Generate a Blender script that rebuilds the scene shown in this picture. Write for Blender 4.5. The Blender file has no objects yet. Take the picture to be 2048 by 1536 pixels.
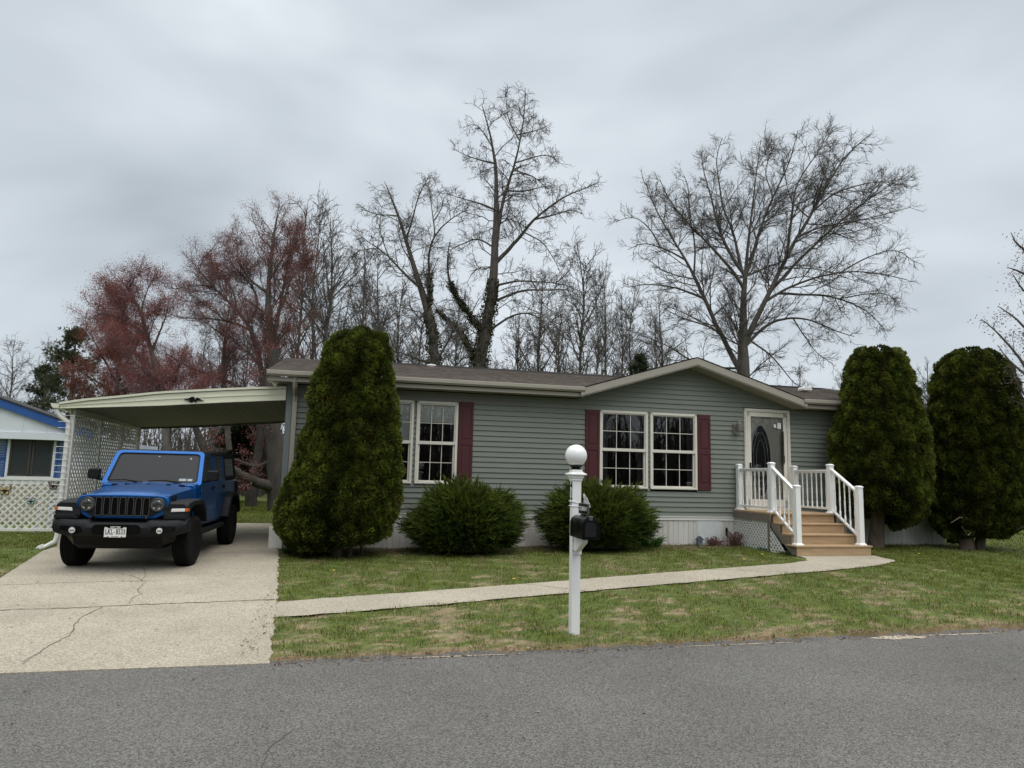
import bpy, bmesh, math, random
import numpy as np
from mathutils import Vector, Matrix
random.seed(7); rng = np.random.default_rng(11)
S = bpy.context.scene
COL = S.collection
PI = math.pi
# ------------------------------------------------------------------ camera frame and house frame
CAM_H = 1.70
FPX, ROLL, PITCH = 1420.0, math.radians(1.345), math.radians(7.374)
YAW = math.radians(13.68)
cY, sY = math.cos(YAW), math.sin(YAW)
HO = np.array([0.0, 15.45, 0.0])
EX = np.array([cY, sY, 0.0]); EY = np.array([-sY, cY, 0.0])
def W(u, v, z=0.0): return HO + EX*u + EY*v + np.array([0, 0, z])
def at(px, py, y):
    """photo pixel (2048 wide) -> point at distance y; used to carry traced outlines to their real distance"""
    X = (px-1024)/FPX; U = -(py-768)/FPX
    x = X*math.cos(ROLL)-U*math.sin(ROLL); u = X*math.sin(ROLL)+U*math.cos(ROLL)
    yy = math.cos(PITCH)-u*math.sin(PITCH); z = math.sin(PITCH)+u*math.cos(PITCH)
    k = y/yy
    return np.array([x*k, y, z*k+CAM_H])
def sstep(a, b, x):
    t = np.clip((x-a)/(b-a), 0, 1); return t*t*(3-2*t)
def gz(u, v):
    t = np.clip((np.asarray(v, float)+8.6)/8.6, 0, 1)
    s = sstep(-3.5, 4.0, np.asarray(u, float))
    f = t*(1-s) + (1-(1-t)**2.2)*s
    z = f*(.18+.07*s)
    z = z - .13*sstep(-8.9, -10.5, u)*sstep(-2, 4, v)
    return z
# ------------------------------------------------------------------ mesh helpers
class MB:
    def __init__(s): s.v = []; s.f = []; s.m = []; s.mi = 0
    def add(s, vs, fs):
        n = len(s.v); s.v += [tuple(map(float, p)) for p in vs]
        for f in fs: s.f.append([i+n for i in f]); s.m.append(s.mi)
        return s
    def box(s, x0, x1, y0, y1, z0, z1, M=None):
        vs = [(x0,y0,z0),(x1,y0,z0),(x1,y1,z0),(x0,y1,z0),(x0,y0,z1),(x1,y0,z1),(x1,y1,z1),(x0,y1,z1)]
        if M is not None: vs = [M @ Vector(p) for p in vs]
        return s.add(vs, [(0,3,2,1),(4,5,6,7),(0,1,5,4),(1,2,6,5),(2,3,7,6),(3,0,4,7)])
    def prism(s, poly, a, b, axis='y', M=None):
        """extrude a 2-D outline from a to b along axis; poly given in the other two axes"""
        n = len(poly)
        def P(p, t):
            if axis == 'y': return (p[0], t, p[1])
            if axis == 'x': return (t, p[0], p[1])
            return (p[0], p[1], t)
        vs = [P(p, a) for p in poly]+[P(p, b) for p in poly]
        if M is not None: vs = [M @ Vector(p) for p in vs]
        ar = sum(poly[i][0]*poly[(i+1)%n][1]-poly[(i+1)%n][0]*poly[i][1] for i in range(n))
        fs = [tuple(range(n)), tuple(range(2*n-1, n-1, -1))]+[(i, i+n, (i+1)%n+n, (i+1)%n) for i in range(n)]
        return s.add(vs, fs)
    def tube(s, pts, r, n=8, cap=True):
        pts = [np.array(p, float) for p in pts]; rs = r if hasattr(r, '__len__') else [r]*len(pts)
        rings = []; up = np.array([0, 0, 1.0]); vs = []
        for i, p in enumerate(pts):
            d = pts[min(i+1, len(pts)-1)]-pts[max(i-1, 0)]; d = d/(np.linalg.norm(d)+1e-9)
            ref = up if abs(d[2]) < .95 else np.array([1.0, 0, 0])
            if i == 0: a = np.cross(d, ref)
            else: a = pa-d*(pa@d)
            a = a/(np.linalg.norm(a)+1e-9); pa = a; b = np.cross(d, a)
            for k in range(n):
                t = 2*PI*k/n; vs.append(p+(a*math.cos(t)+b*math.sin(t))*rs[i])
        fs = []
        for i in range(len(pts)-1):
            for k in range(n):
                fs.append((i*n+k, i*n+(k+1)%n, (i+1)*n+(k+1)%n, (i+1)*n+k))
        if cap: fs += [tuple(range(n-1, -1, -1)), tuple(range((len(pts)-1)*n, len(pts)*n))]
        return s.add(vs, fs)
    def lathe(s, prof, n=24, M=None, closed=False):
        """prof: (radius, height) pairs, turned about z"""
        vs = []; 
        for r, z in prof:
            for k in range(n):
                t = 2*PI*k/n; vs.append((r*math.cos(t), r*math.sin(t), z))
        if M is not None: vs = [M @ Vector(p) for p in vs]
        m = len(prof); fs = []
        for i in range(m if closed else m-1):
            j = (i+1) % m
            for k in range(n): fs.append((i*n+k, i*n+(k+1)%n, j*n+(k+1)%n, j*n+k))
        if not closed:
            if prof[0][0] > 1e-4: fs.append(tuple(range(n-1, -1, -1)))
            if prof[-1][0] > 1e-4: fs.append(tuple(range((m-1)*n, m*n)))
        return s.add(vs, fs)
    def loft(s, secs, closed=True, cap=True):
        n = len(secs[0]); vs = [p for q in secs for p in q]; fs = []
        for i in range(len(secs)-1):
            for k in range(n if closed else n-1):
                fs.append((i*n+k, i*n+(k+1)%n, (i+1)*n+(k+1)%n, (i+1)*n+k))
        if cap and closed: fs += [tuple(range(n-1, -1, -1)), tuple(range((len(secs)-1)*n, len(secs)*n))]
        return s.add(vs, fs)
    def build(s, name, mats, parent=None, smooth=False, bevel=0, seg=2, loc=None, weld=False):
        me = bpy.data.meshes.new(name)
        me.from_pydata(s.v, [], s.f)
        mats = mats if isinstance(mats, (list, tuple)) else [mats]
        for m in mats: me.materials.append(m)
        if len(mats) > 1: me.polygons.foreach_set('material_index', s.m)
        bm = bmesh.new(); bm.from_mesh(me)
        if weld: bmesh.ops.remove_doubles(bm, verts=bm.verts, dist=1e-4)
        bmesh.ops.recalc_face_normals(bm, faces=bm.faces)
        bm.to_mesh(me); bm.free()
        o = bpy.data.objects.new(name, me); COL.objects.link(o)
        if parent is not None: o.parent = parent
        if loc is not None: o.location = loc
        if smooth: 
            for p in me.polygons: p.use_smooth = True
            md = o.modifiers.new('n', 'EDGE_SPLIT'); md.split_angle = math.radians(38)
        if bevel:
            b = o.modifiers.new('b', 'BEVEL'); b.width = bevel; b.segments = seg; b.limit_method = 'ANGLE'; b.angle_limit = math.radians(30)
            if smooth: o.modifiers.move(1, 0)
        return o
def np_mesh(name, V, F, mat, parent=None, col=None, smooth=False):
    """V (n,3), F (m,k) uniform faces, col (n,3) per-vertex colour"""
    V = np.asarray(V, np.float32); F = np.asarray(F, np.int32); k = F.shape[1]
    me = bpy.data.meshes.new(name)
    me.vertices.add(len(V)); me.vertices.foreach_set('co', V.ravel())
    me.loops.add(F.size); me.loops.foreach_set('vertex_index', F.ravel())
    me.polygons.add(len(F)); me.polygons.foreach_set('loop_start', np.arange(0, F.size, k, dtype=np.int32))
    me.polygons.foreach_set('loop_total', np.full(len(F), k, np.int32))
    if smooth: me.polygons.foreach_set('use_smooth', np.ones(len(F), bool))
    me.update(calc_edges=True)
    if col is not None:
        a = me.color_attributes.new('Col', 'FLOAT_COLOR', 'POINT')
        c4 = np.ones((len(V), 4), np.float32); c4[:, :3] = col; a.data.foreach_set('color', c4.ravel())
    me.materials.append(mat)
    o = bpy.data.objects.new(name, me); COL.objects.link(o)
    if parent is not None: o.parent = parent
    return o
def thing(name, label, cat, loc=(0,0,0), rz=0.0, group=None):
    o = bpy.data.objects.new(name, None); COL.objects.link(o)
    o.location = loc; o.rotation_euler = (0, 0, rz); o['label'] = label; o['category'] = cat
    o.empty_display_size = .2
    if group: o['group'] = group
    return o
def tag(o, label, cat, group=None):
    o['label'] = label; o['category'] = cat
    if group: o['group'] = group
    return o
def copy_tree(o, parent=None):
    c = o.copy(); COL.objects.link(c)
    if parent is not None: c.parent = parent
    for ch in list(o.children): copy_tree(ch, c)
    return c
def text_geo(body, size, align='CENTER'):
    cu = bpy.data.curves.new('lettering', 'FONT'); cu.body = body; cu.size = size; cu.align_x = align; cu.align_y = 'CENTER'
    cu.resolution_u = 3; cu.offset = size*.022
    ob = bpy.data.objects.new('lettering', cu); COL.objects.link(ob)
    me = bpy.data.meshes.new_from_object(ob.evaluated_get(bpy.context.evaluated_depsgraph_get()))
    vs = [tuple(v.co) for v in me.vertices]; fs = [tuple(p.vertices) for p in me.polygons]
    bpy.data.objects.remove(ob); bpy.data.curves.remove(cu); bpy.data.meshes.remove(me)
    return vs, fs
def lettering(mb, body, size, o, ax, ay, sx=1.0):
    """letters lying in the plane of ax, ay around point o"""
    vs, fs = text_geo(body, size)
    o = np.array(o); ax = np.array(ax); ay = np.array(ay)
    mb.add([o+ax*(x*sx)+ay*y for x, y, z in vs], fs); return mb
# ------------------------------------------------------------------ materials
def nmat(name):
    m = bpy.data.materials.new(name); m.use_nodes = True
    nt = m.node_tree; b = nt.nodes['Principled BSDF']; return m, nt, b
def pm(name, col, rough=.55, var=.12, scale=4.0, stretch=(1,1,1), detail=6, bump=0.0, bscale=80.0, metal=0.0, spec=.5, coat=0.0, dirt=None, dscale=1.5, dlo=.55, dhi=.75, coords='Object', attr=False, sub=0.0):
    m, nt, b = nmat(name); N = nt.nodes; L = nt.links
    tc = N.new('ShaderNodeTexCoord'); mp = N.new('ShaderNodeMapping'); mp.inputs['Scale'].default_value = stretch
    L.new(tc.outputs[coords], mp.inputs['Vector'])
    no = N.new('ShaderNodeTexNoise'); no.inputs['Scale'].default_value = scale; no.inputs['Detail'].default_value = detail
    L.new(mp.outputs['Vector'], no.inputs['Vector'])
    mr = N.new('ShaderNodeMapRange'); mr.inputs['From Min'].default_value = .25; mr.inputs['From Max'].default_value = .75
    mr.inputs['To Min'].default_value = 1-var; mr.inputs['To Max'].default_value = 1+var
    L.new(no.outputs['Fac'], mr.inputs['Value'])
    mx = N.new('ShaderNodeMix'); mx.data_type = 'RGBA'; mx.blend_type = 'MULTIPLY'; mx.inputs[0].default_value = 1.0
    if attr:
        at_ = N.new('ShaderNodeAttribute'); at_.attribute_name = 'Col'; L.new(at_.outputs['Color'], mx.inputs[6])
    else: mx.inputs[6].default_value = (*col, 1)
    L.new(mr.outputs['Result'], mx.inputs[7]); out = mx.outputs[2]
    if dirt is not None:
        n2 = N.new('ShaderNodeTexNoise'); n2.inputs['Scale'].default_value = dscale; n2.inputs['Detail'].default_value = 8; n2.inputs['Roughness'].default_value = .65
        L.new(mp.outputs['Vector'], n2.inputs['Vector'])
        r2 = N.new('ShaderNodeMapRange'); r2.inputs['From Min'].default_value = dlo; r2.inputs['From Max'].default_value = dhi
        L.new(n2.outputs['Fac'], r2.inputs['Value'])
        m2 = N.new('ShaderNodeMix'); m2.data_type = 'RGBA'; L.new(r2.outputs['Result'], m2.inputs[0]); L.new(out, m2.inputs[6]); m2.inputs[7].default_value = (*dirt, 1); out = m2.outputs[2]
    L.new(out, b.inputs['Base Color'])
    b.inputs['Roughness'].default_value = rough; b.inputs['Metallic'].default_value = metal
    b.inputs['Specular IOR Level'].default_value = spec; b.inputs['Coat Weight'].default_value = coat; b.inputs['Coat Roughness'].default_value = .03
    if bump:
        n3 = N.new('ShaderNodeTexNoise'); n3.inputs['Scale'].default_value = bscale; n3.inputs['Detail'].default_value = 4
        L.new(mp.outputs['Vector'], n3.inputs['Vector'])
        bp = N.new('ShaderNodeBump'); bp.inputs['Strength'].default_value = bump; bp.inputs['Distance'].default_value = .01
        L.new(n3.outputs['Fac'], bp.inputs['Height']); L.new(bp.outputs['Normal'], b.inputs['Normal'])
    return m
def speckle(name, base, dark, light, cell, big=.8, stain=None, rough=.9, bump=.25, mid=.5):
    """stone-chip surface: each chip its own tone, broad stains over it"""
    m, nt, b = nmat(name); N = nt.nodes; L = nt.links
    tc = N.new('ShaderNodeTexCoord')
    vo = N.new('ShaderNodeTexVoronoi'); vo.inputs['Scale'].default_value = cell; L.new(tc.outputs['Object'], vo.inputs['Vector'])
    sp = N.new('ShaderNodeSeparateColor'); L.new(vo.outputs['Color'], sp.inputs[0])
    vo2 = N.new('ShaderNodeTexNoise'); vo2.inputs['Scale'].default_value = cell*.45; vo2.inputs['Detail'].default_value = 3; L.new(tc.outputs['Object'], vo2.inputs['Vector'])
    ad = N.new('ShaderNodeMath'); ad.operation = 'MULTIPLY_ADD'; L.new(sp.outputs[0], ad.inputs[0]); ad.inputs[1].default_value = .75; 
    sc = N.new('ShaderNodeMath'); sc.operation = 'MULTIPLY'; L.new(vo2.outputs['Fac'], sc.inputs[0]); sc.inputs[1].default_value = .5; L.new(sc.outputs[0], ad.inputs[2])
    cr = N.new('ShaderNodeValToRGB'); L.new(ad.outputs[0], cr.inputs[0])
    e = cr.color_ramp.elements; e[0].position = .2; e[0].color = (*dark, 1); e[1].position = .95; e[1].color = (*light, 1)
    k = e.new(mid); k.color = (*base, 1)
    n2 = N.new('ShaderNodeTexNoise'); n2.inputs['Scale'].default_value = big; n2.inputs['Detail'].default_value = 7; n2.inputs['Roughness'].default_value = .6; L.new(tc.outputs['Object'], n2.inputs['Vector'])
    mr = N.new('ShaderNodeMapRange'); mr.inputs['From Min'].default_value = .3; mr.inputs['From Max'].default_value = .7; mr.inputs['To Min'].default_value = .84; mr.inputs['To Max'].default_value = 1.13; L.new(n2.outputs['Fac'], mr.inputs['Value'])
    mx = N.new('ShaderNodeMix'); mx.data_type = 'RGBA'; mx.blend_type = 'MULTIPLY'; mx.inputs[0].default_value = 1; L.new(cr.outputs[0], mx.inputs[6]); L.new(mr.outputs['Result'], mx.inputs[7]); out = mx.outputs[2]
    if stain:
        n4 = N.new('ShaderNodeTexNoise'); n4.inputs['Scale'].default_value = 1.7; n4.inputs['Detail'].default_value = 9; n4.inputs['Roughness'].default_value = .7
        L.new(tc.outputs['Object'], n4.inputs['Vector'])
        r4 = N.new('ShaderNodeMapRange'); r4.inputs['From Min'].default_value = .56; r4.inputs['From Max'].default_value = .72; r4.inputs['To Max'].default_value = .55; L.new(n4.outputs['Fac'], r4.inputs['Value'])
        m4 = N.new('ShaderNodeMix'); m4.data_type = 'RGBA'; L.new(r4.outputs['Result'], m4.inputs[0]); L.new(out, m4.inputs[6]); m4.inputs[7].default_value = (*stain, 1); out = m4.outputs[2]
    L.new(out, b.inputs['Base Color']); b.inputs['Roughness'].default_value = rough; b.inputs['Specular IOR Level'].default_value = .25
    bp = N.new('ShaderNodeBump'); bp.inputs['Strength'].default_value = bump; bp.inputs['Distance'].default_value = .006; L.new(vo.outputs['Distance'], bp.inputs['Height']); L.new(bp.outputs['Normal'], b.inputs['Normal'])
    return m
def leaf_mat(name, rough=.6, trans=.25, spec=.25):
    m, nt, b = nmat(name); N = nt.nodes; L = nt.links
    a = N.new('ShaderNodeAttribute'); a.attribute_name = 'Col'
    L.new(a.outputs['Color'], b.inputs['Base Color']); b.inputs['Roughness'].default_value = rough; b.inputs['Specular IOR Level'].default_value = spec
    tr = N.new('ShaderNodeBsdfTranslucent'); L.new(a.outputs['Color'], tr.inputs['Color'])
    mx = N.new('ShaderNodeMixShader'); mx.inputs[0].default_value = trans
    L.new(b.outputs[0], mx.inputs[1]); L.new(tr.outputs[0], mx.inputs[2]); L.new(mx.outputs[0], N['Material Output'].inputs['Surface'])
    return m
def glass_mat(name, tint=(.90,.92,.92), refl=.85, rough=.01, see=.75):
    """window pane: a clear tinted sheet that mirrors more at grazing angles"""
    m, nt, b = nmat(name); N = nt.nodes; L = nt.links
    tr = N.new('ShaderNodeBsdfTransparent'); tr.inputs['Color'].default_value = (*tint, 1)
    gl = N.new('ShaderNodeBsdfGlossy'); gl.inputs['Roughness'].default_value = rough; gl.inputs['Color'].default_value = (refl, refl, refl, 1)
    fr = N.new('ShaderNodeFresnel'); fr.inputs['IOR'].default_value = 1.52
    mu = N.new('ShaderNodeMath'); mu.operation = 'MULTIPLY'; mu.inputs[1].default_value = 2.1; L.new(fr.outputs[0], mu.inputs[0])
    mx = N.new('ShaderNodeMixShader'); L.new(mu.outputs[0], mx.inputs[0]); L.new(tr.outputs[0], mx.inputs[1]); L.new(gl.outputs[0], mx.inputs[2])
    L.new(mx.outputs[0], N['Material Output'].inputs['Surface'])
    return m
M = {}
M['siding'] = pm('siding vinyl', (.196,.216,.188), .55, .09, 1.6, (.22,1,8.9), spec=.3, detail=2, dirt=(.155,.160,.135), dscale=.55, dlo=.52, dhi=.85)
M['siding_faded'] = pm('siding faded brown grey', (.19,.185,.165), .6, .10, 1.5, (.4,1,3))
M['trim'] = pm('taupe metal trim', (.34,.315,.265), .45, .06, 2)
M['trim_dark'] = pm('dark taupe trim', (.13,.12,.10), .5, .08, 2)
M['corner'] = pm('grey corner post', (.155,.185,.18), .55, .06, 2)
M['soffit'] = pm('soffit', (.28,.27,.22), .6, .08, 3)
M['shingle'] = None
M['cream'] = pm('cream painted window frame', (.72,.69,.615), .45, .06, 3)
M['white'] = pm('white vinyl', (.86,.865,.86), .38, .05, 3, dirt=(.56,.55,.50), dscale=3.2, dlo=.60, dhi=.92)
M['white_old'] = pm('weathered white paint', (.72,.72,.69), .5, .07, 2, dirt=(.5,.48,.42), dscale=2.5, dlo=.58, dhi=.85)
M['skirt'] = pm('skirting vinyl', (.60,.59,.56), .55, .12, 1.5, (3,1,.4), dirt=(.42,.40,.35), dscale=1.2, dlo=.5, dhi=.8)
M['skirt_trim'] = pm('skirting trim', (.72,.72,.69), .5, .06, 2)
M['burg'] = pm('burgundy shutter', (.080,.0225,.027), .5, .12, 2, spec=.3)
M['glass'] = glass_mat('window glass')
M['clear_glass'] = glass_mat('storm door glass', (.95,.96,.96), .85)
M['void'] = pm('near black fill', (.022,.022,.026), .9, .3, 1, spec=.1)
M['blind'] = pm('pale roller blind', (.80,.82,.76), .7, .08, 6)
M['wood'] = pm('tan composite tread', (.41,.285,.165), .6, .16, 3, (1,6,6), bump=.1, bscale=40)
M['wood_grey'] = pm('weathered grey lumber', (.19,.16,.13), .8, .25, 3, (1,8,8))
M['black'] = pm('black satin', (.0035,.0035,.004), .28, .1, 3, spec=.16)
M['black_plastic'] = pm('black textured plastic', (.0078,.009,.011), .6, .12, 8, bump=.15, bscale=300, spec=.24)
M['carport'] = pm('pale cream metal', (.70,.70,.56), .4, .05, 1.5, dirt=(.5,.46,.34), dscale=2, dlo=.62, dhi=.9)
M['carport_under'] = pm('carport ceiling pans', (.155,.150,.118), .6, .08, 1.5)  # darker than the roof cream: shade under the roof put into the colour
M['blue'] = pm('royal blue paint', (.018,.085,.30), .45, .10, 3)
M['blue_dark'] = pm('dark blue shutter', (.010,.040,.16), .5, .10, 3)
M['bronze'] = pm('bronze window frame', (.055,.045,.035), .5, .1, 3)
M['bark'] = pm('grey bark', (.088,.078,.066), .9, .38, 9, (1,1,.25), bump=.8, bscale=25)
M['bark_dark'] = pm('dark furrowed bark', (.050,.043,.036), .9, .4, 8, (1,1,.25), bump=.9, bscale=22)
M['bark_pale'] = pm('pale grey bark', (.125,.115,.10), .9, .4, 7, (1,1,.4), bump=.7, bscale=25)
M['bark_brown'] = pm('stringy brown bark', (.125,.092,.070), .9, .3, 12, (1,1,.12), bump=.7, bscale=30)
M['twig'] = pm('twig', (.105,.092,.084), .9, .2, 3)
M['leaf'] = leaf_mat('leaf')
M['bud'] = leaf_mat('red buds', trans=.15)
M['rubber'] = pm('tyre rubber', (.0065,.0065,.007), .8, .15, 20, spec=.15)
M['chrome'] = pm('chrome', (.7,.7,.72), .12, .02, 3, metal=1)
M['steel'] = pm('grey rim', (.16,.16,.165), .35, .05, 3, metal=.7)
def car_paint():
    m, nt, b = nmat('blue car paint'); N = nt.nodes; L = nt.links
    tc = N.new('ShaderNodeTexCoord'); no = N.new('ShaderNodeTexNoise'); no.inputs['Scale'].default_value = 900; L.new(tc.outputs['Object'], no.inputs['Vector'])
    cr = N.new('ShaderNodeValToRGB'); cr.color_ramp.elements[0].color = (.0015,.064,.245,1); cr.color_ramp.elements[1].color = (.0025,.115,.40,1); cr.color_ramp.elements[0].position = .35; cr.color_ramp.elements[1].position = .7
    L.new(no.outputs['Fac'], cr.inputs[0]); L.new(cr.outputs[0], b.inputs['Base Color'])
    b.inputs['Metallic'].default_value = .7; b.inputs['Roughness'].default_value = .36; b.inputs['Coat Weight'].default_value = .35; b.inputs['Coat Roughness'].default_value = .03
    return m
M['paint'] = car_paint()
M['car_glass'] = pm('tinted car glass', (.022,.025,.028), .04, .05, 2, spec=.6)
M['windscreen'] = pm('windscreen glass', (.013,.016,.019), .07, .10, 1.2, spec=.25)
M['lens'] = pm('clear lamp lens', (.75,.75,.74), .15, .1, 40, spec=.8)
M['amber'] = pm('amber lens', (.55,.10,.02), .2, .1, 20)
M['dark_lens'] = pm('dark headlamp lens', (.03,.033,.036), .06, .2, 30, spec=.9)
M['red_lens'] = pm('red lamp lens', (.25,.01,.01), .2, .1, 20)
M['asphalt'] = speckle('asphalt road', (.104,.100,.094), (.056,.054,.052), (.195,.19,.18), 115, .5, None, .92, .5, .52)
M['concrete'] = speckle('exposed aggregate concrete', (.335,.300,.236), (.215,.187,.142), (.46,.42,.345), 90, .7, (.25,.21,.15), .9, .3, .5)
M['crack'] = pm('dark crack', (.085,.075,.06), .95, .2, 20)
M['globe'] = pm('milk glass globe', (.82,.83,.83), .25, .02, 3, coat=.3)
# ------------------------------------------------------------------ camera, sky, sun
cam = bpy.data.objects.new('camera', bpy.data.cameras.new('camera')); COL.objects.link(cam)
cam.data.sensor_width = 36; cam.data.lens = 36*FPX/2048; cam.data.clip_end = 2000; cam.data.clip_start = .1
cam.matrix_world = Matrix.Translation((0, 0, CAM_H)) @ Matrix.Rotation(PI/2+PITCH, 4, 'X') @ Matrix.Rotation(ROLL, 4, 'Z')
S.camera = cam
S.view_settings.view_transform = 'Standard'; S.view_settings.look = 'None'; S.view_settings.gamma = 1; S.view_settings.exposure = 0.82
wd = bpy.data.worlds.new('World'); S.world = wd; wd.use_nodes = True
nt = wd.node_tree; N = nt.nodes; L = nt.links; bg = N['Background']
SUN_EL, SUN_AZ = math.radians(52), math.radians(150)
sky = N.new('ShaderNodeTexSky'); sky.sky_type = 'NISHITA'; sky.sun_disc = False; sky.sun_elevation = SUN_EL; sky.sun_rotation = SUN_AZ; sky.dust_density = 3; sky.air_density = 1.0
sk = N.new('ShaderNodeMix'); sk.data_type = 'RGBA'; sk.blend_type = 'MULTIPLY'; sk.inputs[0].default_value = 1; sk.inputs[7].default_value = (.06,.06,.06,1); L.new(sky.outputs[0], sk.inputs[6])
tc = N.new('ShaderNodeTexCoord'); sep = N.new('ShaderNodeSeparateXYZ'); L.new(tc.outputs['Generated'], sep.inputs[0])
# cloud deck: project the view direction on to a flat layer so the cloud bands flatten towards the horizon
mz = N.new('ShaderNodeMath'); mz.operation = 'ADD'; mz.inputs[1].default_value = .22; L.new(sep.outputs[2], mz.inputs[0])
mz2 = N.new('ShaderNodeMath'); mz2.operation = 'MAXIMUM'; mz2.inputs[1].default_value = .06; L.new(mz.outputs[0], mz2.inputs[0])
dv = N.new('ShaderNodeVectorMath'); dv.operation = 'DIVIDE'; L.new(tc.outputs['Generated'], dv.inputs[0])
cmb = N.new('ShaderNodeCombineXYZ'); L.new(mz2.outputs[0], cmb.inputs[0]); L.new(mz2.outputs[0], cmb.inputs[1]); cmb.inputs[2].default_value = 1; L.new(cmb.outputs[0], dv.inputs[1])
mp = N.new('ShaderNodeMapping'); mp.inputs['Location'].default_value = (3.3, 1.2, .4); mp.inputs['Scale'].default_value = (1.5, 1.5, 3.6); mp.inputs['Rotation'].default_value = (0, .12, .5); L.new(tc.outputs['Generated'], mp.inputs['Vector'])
n1 = N.new('ShaderNodeTexNoise'); n1.inputs['Scale'].default_value = 1.25; n1.inputs['Detail'].default_value = 3.5; n1.inputs['Roughness'].default_value = .5; n1.inputs['Distortion'].default_value = .35; L.new(mp.outputs[0], n1.inputs['Vector'])
cr = N.new('ShaderNodeValToRGB'); L.new(n1.outputs['Fac'], cr.inputs[0]); e = cr.color_ramp.elements
e[0].position = .31; e[0].color = (.272,.304,.334,1); e[1].position = .73; e[1].color = (.490,.527,.560,1)
k = e.new(.5); k.color = (.360,.395,.426,1)
# overcast sky brightens towards the zenith
gr = N.new('ShaderNodeMapRange'); gr.inputs['From Min'].default_value = .60; gr.inputs['From Max'].default_value = 1.0; gr.inputs['To Min'].default_value = 0.0; gr.inputs['To Max'].default_value = 1.0; L.new(sep.outputs[2], gr.inputs['Value'])
ml = N.new('ShaderNodeMix'); ml.data_type = 'RGBA'; ml.blend_type = 'MULTIPLY'; ml.inputs[0].default_value = 1; L.new(cr.outputs[0], ml.inputs[6])
gc_ = N.new('ShaderNodeMix'); gc_.data_type = 'RGBA'; L.new(gr.outputs['Result'], gc_.inputs[0]); gc_.inputs[6].default_value = (1,1,1,1); gc_.inputs[7].default_value = (4.35,3.95,3.55,1); L.new(gc_.outputs[2], ml.inputs[7])
mx = N.new('ShaderNodeMix'); mx.data_type = 'RGBA'; mx.inputs[0].default_value = .93; L.new(sk.outputs[2], mx.inputs[6]); L.new(ml.outputs[2], mx.inputs[7])
L.new(mx.outputs[2], bg.inputs['Color']); bg.inputs['Strength'].default_value = 1.0
sun = bpy.data.objects.new('sun', bpy.data.lights.new('sun', 'SUN')); COL.objects.link(sun)
sun.data.energy = .5; sun.data.angle = math.radians(40); sun.data.color = (1, .97, .93)
sun.location = (0, 0, 40); 
sd = Vector((math.sin(SUN_AZ)*math.cos(SUN_EL), math.cos(SUN_AZ)*math.cos(SUN_EL), math.sin(SUN_EL)))
sun.rotation_euler = sd.to_track_quat('Z', 'Y').to_euler()
S.cycles.use_denoising = True; S.cycles.denoiser = 'OPENIMAGEDENOISE'; S.cycles.denoising_input_passes = 'RGB_ALBEDO_NORMAL'; S.cycles.denoising_prefilter = 'ACCURATE'
S.cycles.max_bounces = 6; S.cycles.diffuse_bounces = 3; S.cycles.glossy_bounces = 3; S.cycles.transparent_max_bounces = 12
S.cycles.caustics_reflective = False; S.cycles.caustics_refractive = False
# ------------------------------------------------------------------ ground, road, drive, path
def shingle_mat():
    m, nt, b = nmat('asphalt shingles'); N = nt.nodes; L = nt.links
    tc = N.new('ShaderNodeTexCoord'); mp = N.new('ShaderNodeMapping'); mp.inputs['Scale'].default_value = (3.2, 7.2, 7.2); L.new(tc.outputs['Object'], mp.inputs['Vector'])
    vo = N.new('ShaderNodeTexNoise'); vo.inputs['Scale'].default_value = 1.6; vo.inputs['Detail'].default_value = 2; L.new(mp.outputs[0], vo.inputs['Vector'])
    n2 = N.new('ShaderNodeTexNoise'); n2.inputs['Scale'].default_value = 160; L.new(tc.outputs['Object'], n2.inputs['Vector'])
    ad = N.new('ShaderNodeMath'); ad.operation = 'MULTIPLY_ADD'; L.new(n2.outputs['Fac'], ad.inputs[0]); ad.inputs[1].default_value = .55; L.new(vo.outputs['Fac'], ad.inputs[2])
    cr = N.new('ShaderNodeValToRGB'); L.new(ad.outputs[0], cr.inputs[0]); e = cr.color_ramp.elements
    e[0].position = .45; e[0].color = (.075,.062,.055,1); e[1].position = 1.05; e[1].color = (.20,.175,.155,1)
    L.new(cr.outputs[0], b.inputs['Base Color']); b.inputs['Roughness'].default_value = .95; b.inputs['Specular IOR Level'].default_value = .2
    return m
M['shingle'] = shingle_mat()
def patch(u, v):
    """slow patchiness of the lawn: 0 lush green .. 1 bare straw"""
    p = .42+.09*np.sin(1.3*u+2.1*np.sin(.9*v)+.7)*np.cos(1.7*v-.6*u)+.13*np.sin(3.1*u-1.2*v+1.5*np.sin(2.3*v+u))+.17*np.sin(6.3*u+4.1*v)*np.sin(5.2*v-2.2*u)
    p = p+.17*np.sin(13*u+3*np.sin(9*v))*np.sin(11*v+2.5*np.sin(8*u))+.20*np.sin(27*u+2*np.sin(19*v))*np.sin(23*v+2*np.sin(17*u))+.12*np.sin(51*u+3*np.sin(33*v))*np.sin(47*v)
    p = p+.15*sstep(-7.3, -8.05, v)-.30*sstep(5.2, 8, u)-.14*sstep(-3.5, -1.0, v)-.35*sstep(-8.0, -9.5, u)-.35*sstep(1, 4, v)
    p = p+.16*np.exp(-((u+2.6)/1.5)**2-((v+7.2)/.9)**2)
    return np.clip(p, 0, 1)
def lawn_col(p, r):
    g = np.array([.070,.114,.015]); y = np.array([.165,.182,.026]); st = np.array([.30,.235,.135])
    p = np.asarray(p)[:, None]; r = np.asarray(r)[:, None]
    c = g*(1-r)+y*r
    w = sstep(.50, .84, p+.50*(r-.5))
    return c*(1-w)+st*w*(.75+.5*r)
def edge_v(u): return np.interp(u, [-40,-6.3,-5.1,-4.1,-3,-1.3,1.3,4.5,40], [-7.6,-8.02,-8.09,-8.15,-8.13,-8.11,-8.02,-7.89,-7.3])
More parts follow.
